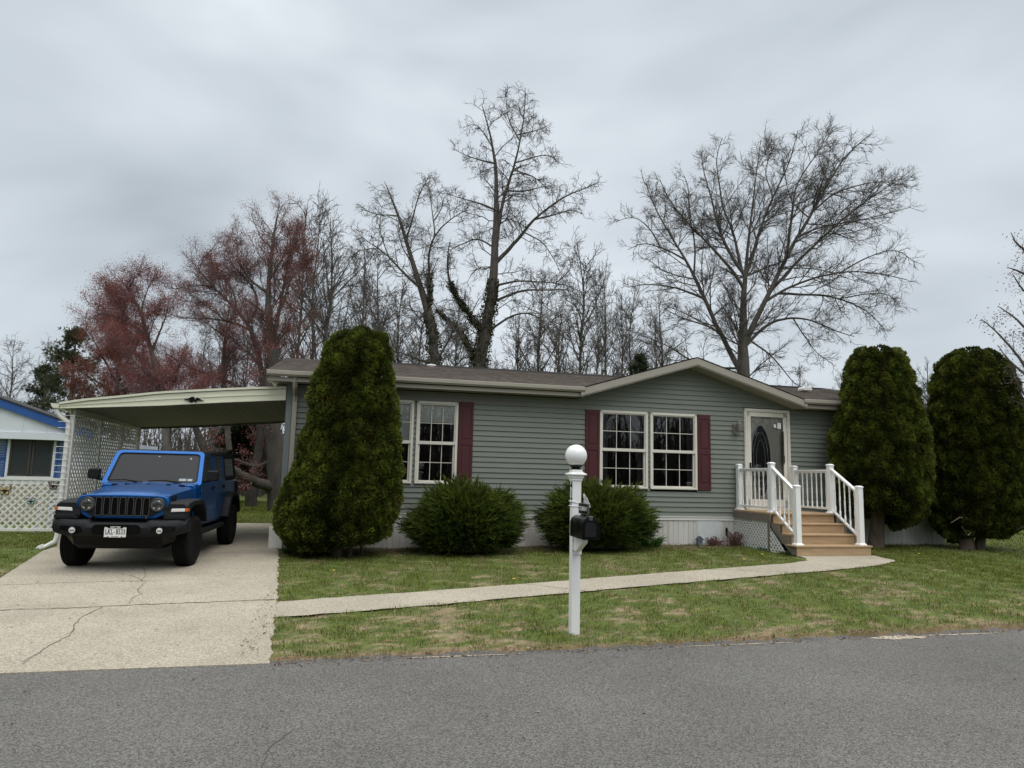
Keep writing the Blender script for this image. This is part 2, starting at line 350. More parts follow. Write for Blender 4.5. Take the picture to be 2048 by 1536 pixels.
us = np.concatenate([[-900,-500,-300,-180,-110,-70,-45,-32,-24,-19,-16,-14], np.arange(-12.5, 14.5, .11), [15,16,18,22,28,38,60,100,180,320,560,900]])
vs = np.concatenate([[-900,-400,-150,-60,-30,-16], [-.30,-.16]-np.array([8.0]), np.arange(-8.06, .2, .075), np.arange(.4, 12, .4), [14,17,21,26,33,42,55,75,100,150,250,450,900]])
UU, VV = np.meshgrid(us, vs); sh = UU.shape
near = sstep(-14, -9, VV)*(1-sstep(-6.5, -4, VV))
VV2 = VV+near*(edge_v(UU)+8.1)
wob = .035*np.sin(5.1*UU+1.7*np.sin(2.2*UU))+.025*np.sin(17*UU)+.012*np.sin(41*UU)
ZZ = gz(UU, VV2)-.004
ZZ = np.where(VV < -7.99+wob, -.06, ZZ+.012*np.sin(7*UU+3*VV)*np.sin(6*VV-2*UU)*(VV < .3))
ZZ = np.where(VV2 > 14, ZZ+.0*VV2, ZZ)
P3 = HO+UU[..., None]*EX+VV2[..., None]*EY; P3[..., 2] = ZZ
nu, nv = len(us), len(vs); ii = np.arange(nv*nu).reshape(nv, nu)
Fq = np.stack([ii[:-1,:-1], ii[:-1,1:], ii[1:,1:], ii[1:,:-1]], -1).reshape(-1, 4)
uf, vf = UU.ravel(), VV2.ravel()
pc = patch(uf, vf); rr_ = rng.random(len(uf))
gc = lawn_col(np.clip(pc+.12, 0, 1), rr_*.6)*.8
edge_soil = np.exp(-((vf-edge_v(uf)-.03)/.17)**2)*((uf > -4.2))
gc = gc*(1-edge_soil[:, None]*.85)+np.array([.185,.118,.068])*edge_soil[:, None]*.85
bed = sstep(-1.0, -.55, vf)*(1-sstep(.1, .3, vf))*(uf > -4.6)*(uf < 5.2)   # bare planting bed along the skirting
gc = gc*(1-.8*bed[:, None])+np.array([.11,.075,.05])*.8*bed[:, None]
M['ground'] = pm('lawn soil and thatch', (1,1,1), .95, .35, 9, detail=9, bump=.5, bscale=60, attr=True)
g = np_mesh('ground', P3.reshape(-1, 3), Fq, M['ground'], col=gc, smooth=True); g['kind'] = 'structure'
# road: one sheet under the lawn edge
ru = np.concatenate([[-300,-120,-60,-30,-20,-15], np.arange(-12, 13, .5), [15,20,30,60,120,300]])
V_, F_ = [], []
for i, u in enumerate(ru):
    for v in (-22, -16, -12, -10, -9, float(edge_v(u))+.32):
        V_.append(W(u, v, 0.0))
for i in range(len(ru)-1):
    for k in range(5): F_.append((i*6+k, (i+1)*6+k, (i+1)*6+k+1, i*6+k+1))
road = MB(); road.add(V_, F_)
def ribbon(mb, pts, w, z, seed=1, zf=None):
    """an uneven thin strip along pts (u, v)"""
    r = np.random.default_rng(seed); P = []
    for i in range(len(pts)-1):
        a, b = np.array(pts[i]), np.array(pts[i+1]); n = max(2, int(np.linalg.norm(b-a)/.06))
        for k in range(n): P.append(a+(b-a)*k/n)
    P.append(np.array(pts[-1])); P = np.array(P); j = np.cumsum(r.normal(0, .012, P.shape), 0); j -= np.linspace(0, 1, len(P))[:, None]*j[-1]; P = P+j*.8+r.normal(0, .006, P.shape)
    vs = []
    for i, p in enumerate(P):
        d = P[min(i+1, len(P)-1)]-P[max(i-1, 0)]; d = d/(np.linalg.norm(d)+1e-9); nrm = np.array([-d[1], d[0]]); ww = w*(.6+.8*r.random())/2
        for s in (-1, 1):
            q = p+nrm*ww*s; zz = z if zf is None else float(zf(q[0], q[1]))+z
            vs.append(W(q[0], q[1], zz))
    mb.add(vs, [(2*i, 2*i+2, 2*i+3, 2*i+1) for i in range(len(P)-1)])
road.mi = 2
rs_ = np.random.default_rng(8)
for (cu, cv, ru_, rv_) in ((2.62,-8.02,.36,.10), (3.4,-7.985,.6,.022), (-2.4,-8.13,.6,.016), (.5,-8.075,.7,.014)):
    q = [W(cu+ru_*math.cos(t)*(.75+.5*rs_.random()), cv+rv_*math.sin(t)*(.7+.6*rs_.random()), .004) for t in np.linspace(0, 2*PI, 40, endpoint=False)]
    road.add([W(cu, cv, .004)]+q, [(0, i+1, (i+1) % 40+1) for i in range(40)])
road.mi = 1; ribbon(road, [(-4.0,-10.6),(-3.93,-10.1),(-3.85,-9.9)], .008, .004, 3)
M['grit'] = speckle('pale sandy grit', (.36,.31,.235), (.2,.17,.13), (.55,.5,.42), 140, 2.5, None, .95, .3, .5)
rd = road.build('road', [M['asphalt'], M['crack'], M['grit']]); rd['kind'] = 'structure'
# driveway slab
def slab(name, outline_u, vlist, mats, zoff, uleft, uright, extra=None, ncol=14):
    mb = MB(); vs = []; n = ncol
    for v in vlist:
        a, b = uleft(v), uright(v)
        for k in range(n+1):
            u = a+(b-a)*k/n; vs.append(W(u, v, float(gz(u, v))+(zoff if v > -7.6 else .001+(zoff-.001)*max(0, (v+8.16)/.56))))
    fs = [(i*(n+1)+k, i*(n+1)+k+1, (i+1)*(n+1)+k+1, (i+1)*(n+1)+k) for i in range(len(vlist)-1) for k in range(n)]
    # skirts
    m = len(vs); 
    top = [i*(n+1) for i in range(len(vlist))]; rt = [i*(n+1)+n for i in range(len(vlist))]
    loop = list(range(n+1))+rt[1:]+list(range((len(vlist)-1)*(n+1)+n-1, (len(vlist)-1)*(n+1)-1, -1))+top[-2:0:-1]
    for i in loop: vs.append((vs[i][0], vs[i][1], vs[i][2]-.14))
    k = len(loop)
    for i in range(k): fs.append((loop[i], m+i, m+(i+1)%k, loop[(i+1)%k]))
    mb.add(vs, fs)
    if extra: extra(mb)
    return mb.build(name, mats)
dl = lambda v: float(np.interp(v, [-8.2,-3.48,-.54,5.0,6.2], [-7.3,-8.1,-8.62,-8.7,-7.9]))
def dr(v):
    b = float(np.interp(v, [-8.2,-5.45,-.9,0,6.2,6.6], [-4.13,-4.28,-4.6,-4.72,-4.74,-5.1]))
    return b+(.012*math.sin(7*v)+.009*math.sin(19*v)+.006*math.sin(47*v))*(v < -.4)
def dextra(mb):
    mb.mi = 1; zf = lambda u, v: gz(u, v)+.022
    for k, pts in enumerate([[(-7.65,-5.8),(-4.3,-5.38)], [(-8.0,-4.1),(-6.15,-3.88)], [(-6.15,-3.88),(-4.9,-3.74)], [(-8.5,-.85),(-4.62,-.80)]]):
        ribbon(mb, pts, (.020,.011,.006,.014)[k], .004, 20+k, zf)
    ribbon(mb, [(-6.14,-7.95),(-6.18,-7.4),(-6.11,-7.0),(-6.24,-6.4),(-6.2,-5.63)], .008, .004, 31, zf)
    ribbon(mb, [(-5.96,-5.5),(-6.0,-5.1),(-5.95,-4.85),(-6.12,-4.5),(-6.12,-4.0)], .007, .004, 32, zf)
    ribbon(mb, [(-6.2,-3.9),(-6.3,-3.2),(-6.5,-2.6),(-6.55,-1.6)], .006, .004, 33, zf)
    ribbon(mb, [(-6.2,-3.9),(-6.45,-3.4),(-6.9,-3.0)], .006, .004, 34, zf)
vl = list(np.arange(-8.16, -.2, .05))+list(np.arange(-.2, 6.2, .2))+[6.2, 6.45, 6.6]
d = slab('driveway', None, vl, [M['concrete'], M['crack']], .022, dl, dr, dextra); d['kind'] = 'structure'
# front path to the steps
PT = [(-4.30,-5.47),(-3.51,-5.23),(-2.72,-5.03),(-1.24,-4.67),(.89,-4.19),(2.92,-3.77),(4.51,-3.31),(5.10,-2.98),(5.36,-2.62),(5.40,-2.30)]
PB = [(-4.24,-6.36),(-3.52,-6.17),(-2.8,-5.97),(-1.46,-5.62),(.49,-5.14),(2.62,-4.72),(4.59,-4.18),(6.02,-3.69),(7.02,-3.12),(7.20,-2.30)]
def resamp(P, n):
    P = np.array(P, float); d = np.r_[0, np.cumsum(np.linalg.norm(np.diff(P, axis=0), axis=1))]; t = np.linspace(0, d[-1], n)
    return np.stack([np.interp(t, d, P[:, k]) for k in range(P.shape[1])], 1)
A, B = resamp(PT, 70), resamp(PB, 70)
wv = rng.normal(0, .012, (70, 2)); A = A+wv; B = B+rng.normal(0, .016, (70, 2))
mb = MB(); vs_ = []
for i in range(70):
    for k in range(5):
        q = A[i]+(B[i]-A[i])*k/4; vs_.append(W(q[0], q[1], float(gz(q[0], q[1]))+.014))
mb.add(vs_, [(i*5+k, i*5+k+1, (i+1)*5+k+1, (i+1)*5+k) for i in range(69) for k in range(4)])
mb.mi = 1
for i in (23, 46): ribbon(mb, [tuple(A[i]), tuple(B[i])], .012, .018, 40+i, gz)
mb.mi = 0
p_ = mb.build('path', [M['concrete'], M['crack']]); p_['kind'] = 'structure'
# ------------------------------------------------------------------ grass blades
def in_drive(u, v):
    a = np.interp(v, [-8.2,-3.48,-.54,5.0,6.2], [-7.3,-8.1,-8.62,-8.7,-7.9]); b = np.interp(v, [-8.2,-5.45,-.9,0,6.2,6.6], [-4.13,-4.28,-4.6,-4.72,-4.74,-5.1])
    return (u > a+.03) & (u < b-.025) & (v < 6.6)
def in_path(u, v):
    t = np.interp(u, [p[0] for p in PT[:8]]+[7.3], [p[1] for p in PT[:8]]+[-2.2]); t = np.where(u > 5.15, -2.2, t)
    b = np.interp(u, [p[0] for p in PB[:9]]+[7.2,7.25], [p[1] for p in PB[:9]]+[-2.6,-2.2])
    return (u > -4.3) & (u < 7.2) & (v < t-.02) & (v > b+.02)
def blades(n, ulo, uhi, vlo, vhi, hmin, hmax, w, keep=None):
    u = rng.uniform(ulo, uhi, n); v = rng.uniform(vlo, vhi, n)
    ok = ~in_drive(u, v) & ~in_path(u, v) & (v > edge_v(u)+.02) & ~((u > -4.7) & (u < 11.25) & (v > -.03) & (v < 8.4)) & ~((u > 5.3) & (u < 7.12) & (v > -2.4) & (v < 0))
    p = patch(u, v)
    ok &= rng.random(n) > sstep(.6, .98, p)*.55
    ok &= rng.random(n) > .8*np.exp(-((v-edge_v(u)-.02)/.13)**2)
    ok &= rng.random(n) > .6*((v > -.75) & (v < 0) & (u < 5.3))
    if keep is not None: ok &= keep(u, v)
    u, v, p = u[ok], v[ok], p[ok]; n = len(u); r = rng.random(n)
    cl = .5+.5*np.sin(9*u+2*np.sin(7*v))*np.sin(8*v-1.3*np.sin(6*u))
    h = (hmin+(hmax-hmin)*rng.random(n)**1.5)*(.45+1.05*cl**2)*(1-.5*sstep(.55, .95, p)); a = rng.uniform(0, 2*PI, n); ln = rng.uniform(.2, 1.3, n)*h
    base = HO+u[:, None]*EX+v[:, None]*EY; base[:, 2] = gz(u, v)-.006
    d = np.stack([np.cos(a), np.sin(a), 0*a], 1); t = np.stack([-np.sin(a), np.cos(a), 0*a], 1)
    ww = (w*rng.uniform(.6, 1.3, n))[:, None]
    v0 = base-t*ww/2; v1 = base+t*ww/2; mid = base+d*(ln*.3)[:, None]+np.array([0,0,1])*(h*.62)[:, None]; v2 = mid+t*ww*.4; v3 = mid-t*ww*.4
    tip = base+d*ln[:, None]+np.array([0,0,1])*h[:, None]
    Vv = np.stack([v0, v1, v2, v3, tip], 1).reshape(-1, 3); i0 = np.arange(n)*5
    Fv = np.concatenate([np.stack([i0, i0+1, i0+2], 1), np.stack([i0, i0+2, i0+3], 1), np.stack([i0+3, i0+2, i0+4], 1)])
    c = lawn_col(p, r)*rng.uniform(.75, 1.3, n)[:, None]
    dry = rng.random(n) < .10; c[dry] = np.array([.30,.245,.14])*rng.uniform(.6, 1.2, dry.sum())[:, None]
    cc = np.repeat(c, 5, 0)
    return Vv, Fv, cc
parts_ = [blades(210000, -4.8, 9.5, -8.2, 0, .018, .062, .0062), blades(60000, 7, 15, -8, 6, .025, .07, .009), blades(60000, -11.5, -7.4, -7, 5, .02, .055, .009), blades(45000, -9.5, -4, 6, 22, .03, .08, .016), blades(40000, 11.3, 34, 3, 30, .05, .11, .03), blades(14000, 10, 26, -8, -2, .03, .07, .012), blades(26000, -18, -11.5, -8, 6, .02, .06, .014), blades(26000, 15, 32, -3, 6, .04, .09, .022)]
off = 0; Vs, Fs, Cs = [], [], []
for a, b, c in parts_: Vs.append(a); Fs.append(b+off); Cs.append(c); off += len(a)
M['grass'] = leaf_mat('grass blade', .7, .3, .2)
gr_ = np_mesh('grass', np.concatenate(Vs), np.concatenate(Fs), M['grass'], col=np.concatenate(Cs)); gr_['kind'] = 'stuff'
gr_['label'] = 'short patchy spring grass with straw coloured bare spots over the lawn'; gr_['category'] = 'grass'
# fallen leaves and bits of straw, thick along the road edge and under the shrubs
def litter(n, ulo, uhi, vlo, vhi, size, zoff, keep=lambda u, v: np.ones(len(u), bool), vdist=None):
    u = rng.uniform(ulo, uhi, n); v = rng.uniform(vlo, vhi, n) if vdist is None else vdist(u, n); ok = keep(u, v); u, v = u[ok], v[ok]; n = len(u)
    z = np.where(v < edge_v(u)+.02, .004, gz(u, v)+np.where(in_drive(u, v) | in_path(u, v), .026, zoff))
    c = HO+u[:, None]*EX+v[:, None]*EY; c[:, 2] = z; a = rng.uniform(0, 2*PI, n); s_ = size*rng.uniform(.4, 1.3, n); el = rng.uniform(.25, 1, n)
    d1 = np.stack([np.cos(a), np.sin(a), rng.normal(0, .22, n)], 1)*s_[:, None]; d2 = np.stack([-np.sin(a), np.cos(a), rng.normal(0, .25, n)], 1)*(s_*el*.6)[:, None]; up = np.array([0,0,.008])
    V = np.stack([c-d1, c-d2*.9+up*.5, c+d1+up, c+d2+up*.7], 1).reshape(-1, 3); F = np.arange(len(V)).reshape(-1, 4)
    pal = np.array([[.20,.13,.075],[.27,.20,.125],[.13,.085,.055],[.33,.27,.18],[.17,.10,.07]])[rng.integers(0, 5, n)]*rng.uniform(.6, 1.2, n)[:, None]
    return V, F, np.repeat(pal, 4, 0)
lt = [litter(2600, -4.1, 9.5, 0, 1, .020, .012, vdist=lambda u, n: edge_v(u)+rng.normal(.05, .07, n)), litter(260, -7, 9, -10.5, -8, .018, 0), litter(900, -4.5, 5.2, -1.3, -.05, .030, .022), litter(900, -4.2, 9, -8, -1.4, .022, .03, keep=lambda u, v: ~in_path(u, v)), litter(90, -8, -4.4, -8, -1, .022, .0), litter(80, -4, 7, -6.3, -2.2, .016, 0, keep=in_path), litter(700, 7.2, 14, -1.8, .8, .028, .02), litter(350, -4.45, -4.25, -8, -1, .018, .012)]
off = 0; a_, b_, c_ = [], [], []
for x, y, z in lt: a_.append(x); b_.append(y+off); c_.append(z); off += len(x)
lo_ = np_mesh('leaf_litter', np.concatenate(a_), np.concatenate(b_), M['grass'], col=np.concatenate(c_)); lo_['kind'] = 'stuff'; lo_['label'] = 'brown fallen leaves and straw bits scattered along lawn and road edge'; lo_['category'] = 'leaf litter'
# dandelions: each a little flower head on a stem
def dandelion(u, v):
    t = thing('dandelion', '', 'flower', tuple(W(u, v, float(gz(u, v)))), 0)
    m_ = MB(); m_.lathe([(0,.055),(.016,.058),(.021,.064),(.012,.070),(0,.072)], 9); m_.build('flower_head', M['dandelion'], t)
    s_ = MB(); s_.tube([(0,0,-.005),(.004,0,.03),(0,.002,.056)], .002, 5); s_.build('stem', M['stem'], t)
    return t
M['dandelion'] = pm('dandelion yellow', (.75,.52,.02), .7, .15, 60); M['stem'] = pm('green stem', (.12,.18,.05), .6, .1, 20)
for (u, v), lb in {(-.98,-4.42): 'yellow dandelion at the upper edge of the path, left of the lamp post', (4.53,-2.40): 'yellow dandelion in the grass in front of the white porch lattice', (-3.6,-3.3): 'yellow dandelion beside the driveway edge below the tall left evergreen', (3.7,-3.10): 'yellow dandelion near the path edge in front of the pale skirting panels', (8.2,-2.4): 'small yellow dandelion in the lawn right of the rounded path end'}.items():
    dandelion(u, v)['label'] = lb
# ------------------------------------------------------------------ the house
def clip_poly(P, poly):
    """Sutherland-Hodgman: P clipped by convex counter-clockwise poly"""
    out = [tuple(p) for p in P]
    for i in range(len(poly)):
        a, b = poly[i], poly[(i+1) % len(poly)]; inp = out; out = []
        if not inp: break
        side = lambda p: (b[0]-a[0])*(p[1]-a[1])-(b[1]-a[1])*(p[0]-a[0])
        for j in range(len(inp)):
            p, q = inp[j], inp[(j+1) % len(inp)]; sp_, sq = side(p), side(q)
            if sp_ >= 0: out.append(p)
            if sp_*sq < 0:
                t = sp_/(sp_-sq); out.append((p[0]+(q[0]-p[0])*t, p[1]+(q[1]-p[1])*t))
    return out
def lattice(mb, poly, pitch, width, thick, mp):
    """two layers of diagonal slats inside a convex outline; mp(x, y, depth) places them"""
    xs = [p[0] for p in poly]; ys = [p[1] for p in poly]; cx, cy = (min(xs)+max(xs))/2, (min(ys)+max(ys))/2
    R = math.hypot(max(xs)-min(xs), max(ys)-min(ys))/2+pitch
    for layer, sg in enumerate((1, -1)):
        d = np.array([.7071, .7071*sg]); nn = np.array([-d[1], d[0]]); k = -R
        while k < R:
            c = np.array([cx, cy])+nn*k
            q = [c-d*R-nn*width/2, c+d*R-nn*width/2, c+d*R+nn*width/2, c-d*R+nn*width/2]
            if sg < 0: pass
            cp = clip_poly(q, poly); k += pitch
            if len(cp) < 3: continue
            n = len(cp); d0 = layer*thick; vs = [mp(x, y, d0) for x, y in cp]+[mp(x, y, d0+thick*.96) for x, y in cp]
            mb.add(vs, [tuple(range(n)), tuple(range(2*n-1, n-1, -1))]+[(i, i+n, (i+1)%n+n, (i+1)%n) for i in range(n)])
    return mb
house = thing('manufactured_house', 'single storey grey green vinyl sided manufactured home with burgundy shutters and a low front gable', 'house', tuple(HO), YAW)
EXPO = .1118; Z0 = .87
GL, GR, GA = (1.50, 3.62), (7.02, 3.62), (4.232, 4.44)     # gable feet and apex (u, z)
def gable_u(z):
    return GL[0]+(z-3.44)/(GA[1]-.14-3.44)*(GA[0]-GL[0]), GR[0]-(z-3.44)/(GA[1]-.14-3.44)*(GR[0]-GA[0])
OPEN = [(-2.99,-2.116,1.49,3.23), (-2.058,-1.175,1.49,3.23), (2.04,3.20,1.475,3.215), (3.262,4.43,1.475,3.215), (5.66,6.885,.95,3.42)]
side_, fade_ = MB(), MB()
def lap(mb, a, b, z0, z1, y=0.0):
    """one siding course between u=a and b: a double lap with a shadow lip"""
    zm = (z0+z1)/2
    mb.add([(a,y-.027,z0),(b,y-.027,z0),(b,y-.003,z1),(a,y-.003,z1),(a,y+.004,z0),(b,y+.004,z0)], [(0,1,2,3),(4,5,1,0)])
k = 0
while True:
    z0, z1 = Z0+k*EXPO, Z0+(k+1)*EXPO; zm = (z0+z1)/2; k += 1
    if z0 > GA[1]-.2: break
    if z1 > 3.47:
        a, b = gable_u(z0)
        if b-a < .1: break
    else: a, b = -4.62, 11.2
    cuts = sorted([(o[0], o[1]) for o in OPEN if o[2] < zm < o[3]])
    segs = []; x = a
    for c0, c1 in cuts:
        if c0 > x: segs.append((x, c0))
        x = max(x, c1)
    segs.append((x, b))
    r = random.Random(k)
    for s0, s1 in segs:
        # 3.7 m panels: a hairline step where two meet
        j = s0-r.uniform(0, 3.6); pts = [s0]
        while j < s1:
            if s0+.3 < j < s1-.3 and z1 < 3.47 and (k % 2 == 0): pts.append(j)
            j += 3.7
        pts.append(s1)
        for q in range(len(pts)-1):
            mbx = fade_ if (22 <= k <= 23 and pts[q] < .3 and k == 22) else side_
            if mbx is fade_:
                lap(fade_, pts[q], min(.35, pts[q+1]), z0, z1, -.001)
                if pts[q+1] > .35: lap(side_, .35, pts[q+1], z0, z1)
            else: lap(side_, pts[q], pts[q+1], z0, z1, -.0012*(q % 2))
# end walls and back wall
for z0 in np.arange(Z0, 3.45, EXPO):
    for x, s in ((-4.62, -1), (11.2, 1)):
        side_.add([(x+s*.016,0,z0),(x+s*.016,8.2,z0),(x+s*.003,8.2,z0+EXPO),(x+s*.003,0,z0+EXPO)], [(0,1,2,3)])
for x in (-4.615, 11.195): side_.add([(x,0,3.4),(x,8.2,3.4),(x,4.05,4.42)], [(0,1,2)])
side_.box(-4.6, 11.18, 8.15, 8.2, .2, 3.5)
wall = side_.build('wall', M['siding'], house)
fade_.build('faded_siding_strip', M['siding_faded'], house)
for q in ((-4.70,-4.585,-.045,.10,.14,3.47), (11.15,11.26,-.04,.08,.87,3.47)):
    cp = MB(); cp.box(*q); cp.build('corner_post', M['corner'], house, bevel=.006)
# skirting
sk_ = MB(); prof = []; u = -4.62; r = random.Random(5)
while u < 11.2:
    w_ = .128
    prof += [(u, .012), (u+.008, .0), (u+w_-.008, .0), (u+w_, .012)]
    u += w_
vs_ = []
for a, b in prof: vs_ += [(a, b-.012, .02), (a, b-.012, .80)]
sk_.add(vs_, [(2*i, 2*i+2, 2*i+3, 2*i+1) for i in range(len(prof)-1)])
sk_.add([(-4.62,0,.02),(-4.62,8.2,.02),(-4.62,8.2,.8),(-4.62,0,.8),(11.2,0,.02),(11.2,8.2,.02),(11.2,8.2,.8),(11.2,0,.8)], [(0,1,2,3),(4,5,6,7)])
sk_.build('skirting', M['skirt'], house)
st_ = MB(); st_.box(-4.6, 11.15, -.030, .0, .79, .855); st_.box(-4.6, 11.15, -.044, .0, .857, .874)
st_.box(-4.66,-4.63,0,8.2,.79,.874)
st_.build('skirting_trim', M['skirt_trim'], house, bevel=.004)
ap = MB()
for a, b, t in ((4.42,4.70,.02),(4.71,5.02,-.01)): ap.add([(a+t,-.022,.24),(b,-.022,.24),(b+t*.5,-.020,.785),(a,-.020,.785)], [(0,1,2,3)])
ap.build('access_panel', pm('pale galvanised sheet', (.60,.63,.64), .4, .12, 3, (3,1,1)), house)
cs = MB(); cs.box(-4.86,-4.60,-.10,-.03,.12,.60); 
for i in range(6): cs.box(-4.855+i*.043,-4.83+i*.043,-.112,-.10,.15,.59)
cs.build('corner_skirting', M['skirt_trim'], house, bevel=.004)
# roof: lapped shingle courses on both slopes
EV, EZ, RV, RZ = -.44, 3.66, 4.05, 4.60
sl = (RZ-EZ)/(RV-EV); U0, U1 = -5.06, 11.0
rf = MB(); n = 32
for i in range(n):
    va, vb = EV+(RV-EV)*i/n, EV+(RV-EV)*(i+1)/n+.02; za, zb = EZ+sl*(va-EV), EZ+sl*(vb-EV)
    tv = (va-EV)/3.55
    sp = [(U0, U1)] if tv > 1 else [(U0, GL[0]+(GA[0]-GL[0])*max(tv, 0)+.03), (GR[0]-(GR[0]-GA[0])*max(tv, 0)-.03, U1)]
    for ua, ub in sp: rf.add([(ua,va,za+.012),(ub,va,za+.012),(ub,vb,zb+.002),(ua,vb,zb+.002),(ua,va,za),(ub,va,za)], [(0,1,2,3),(4,5,1,0)])
rf.add([(U0,RV,RZ),(U1,RV,RZ),(U1,8.7,3.62),(U0,8.7,3.62)], [(0,1,2,3)])
# gable slopes: triangles dying into the main roof along the valleys
vb = EV+(GA[1]+.05-EZ)/sl
for foot, s in ((GL, 1), (GR, -1)):
    nn = 20
    for i in range(nn):
        t0, t1 = i/nn, min(1, (i+1)/nn+.01)
        def row(t): 
            u = foot[0]+(GA[0]-foot[0])*t; z = 3.655+(GA[1]+.05-3.655)*t
            return u, z, EV+(vb-EV)*t
        u0, z0, b0 = row(t0); u1, z1, b1 = row(t1)
        rf.add([(u0,-.47,z0+.012),(u1,-.47,z1+.003),(u1,b1+.02,z1+.003),(u0,b0+.02,z0+.012),(u0,-.47,z0),(u0,b0,z0)], [(0,1,2,3),(0,3,5,4)])
roof = rf.build('roof', M['shingle'], house)
dk = MB(); dk.prism([(.05,3.475),(.05,3.74),(4.05,4.565),(8.4,3.60),(8.4,3.475)], -4.6, U1-.04, 'x'); dk.prism([(GL[0]+.05,3.47),(GR[0]-.05,3.47),(GA[0],GA[1]+.0)], .05, 3.3, 'y'); dk.build('attic_filler', M['void'], roof)  # added dark filler, keeps sky from showing through gaps in the roof shell
rv = MB(); rv.prism([(3.90,4.570),(3.93,4.630),(4.17,4.630),(4.2,4.57)], -2.9, 10.95, 'x')
rvo = rv.build('ridge_vent', M['black'], roof)
# soffit, fascia, gutter, rake boards
for a, b in ((U0, 1.52), (7.0, U1)):
    tr_ = MB(); tr_.box(a, b, -.405, -.36, 3.455, 3.535); tr_.build('fascia', M['trim'], house, bevel=.003)
    tr_ = MB()
    tr_.prism([(-.41,3.548),(-.47,3.548),(-.50,3.585),(-.50,3.655),(-.47,3.662),(-.47,3.640),(-.41,3.640)], a-.01, b+.01, 'x')   # K-style gutter
    tr_.build('gutter', M['trim'], house, bevel=.003)
rk = MB()
for foot, s in ((GL, -1), (GR, 1)):
    for (d0, d1, y) in ((.012,.060,-.455), (.060,.168,-.470), (.172,.196,-.452)):
        f = np.array(foot)+np.array([s*.06, -.0]); a = np.array(GA)+np.array([0, .045]); f[1] = 3.655-.02
        rk.add([(f[0],y,f[1]-d0),(a[0],y,a[1]-d0),(a[0],y,a[1]-d1),(f[0],y,f[1]-d1),(f[0],y+.03,f[1]-d0),(a[0],y+.03,a[1]-d0),(a[0],y+.03,a[1]-d1),(f[0],y+.03,f[1]-d1)],
               [(0,1,2,3),(4,7,6,5),(0,4,5,1),(3,2,6,7),(0,3,7,4),(1,5,6,2)])
rk.build('rake_board', M['trim'], house)
sf = MB()
for a, b in ((U0, 1.56), (6.98, U1)): sf.box(a, b, -.36, .0, 3.458, 3.470)
for foot in (GL, GR):
    f, a = (foot[0], 3.44), (GA[0], GA[1]-.14)
    sf.add([(f[0],-.44,f[1]),(a[0],-.44,a[1]),(a[0],.02,a[1]),(f[0],.02,f[1])], [(0,1,2,3)])
# left roof end: boxed return under the overhang
sf.add([(-5.02,-.36,3.47),(-4.63,-.36,3.47),(-4.63,8.5,3.47),(-5.02,8.5,3.47)], [(0,1,2,3)])
for i in range(4):
    z = 3.30+i*.05; sf.add([(-4.98+i*.03,.05,z),(-4.70,.05,z),(-4.70,.055,z+.05),(-4.98+i*.03+.02,.055,z+.05)], [(0,1,2,3)])
sf.build('soffit', M['soffit'], house)
ef = MB()
ef.add([(U0-.005,-.44,3.50),(U0-.005,4.05,4.46),(U0-.005,8.7,3.50),(U0-.005,8.7,3.63),(U0-.005,4.05,4.60),(U0-.005,-.44,3.66)], [(0,1,4,5),(1,2,3,4)])
ef.build('end_fascia', M['trim'], house)
ds = MB(); ds.tube([(-4.53,-.40,3.55),(-4.53,-.40,3.46),(-4.53,-.34,3.36),(-4.53,-.10,3.22),(-4.53,-.085,3.1)], .048, 4); ds.box(-4.575,-4.485,-.11,-.045,.3,3.16); ds.build('downspout', M['trim'], house)
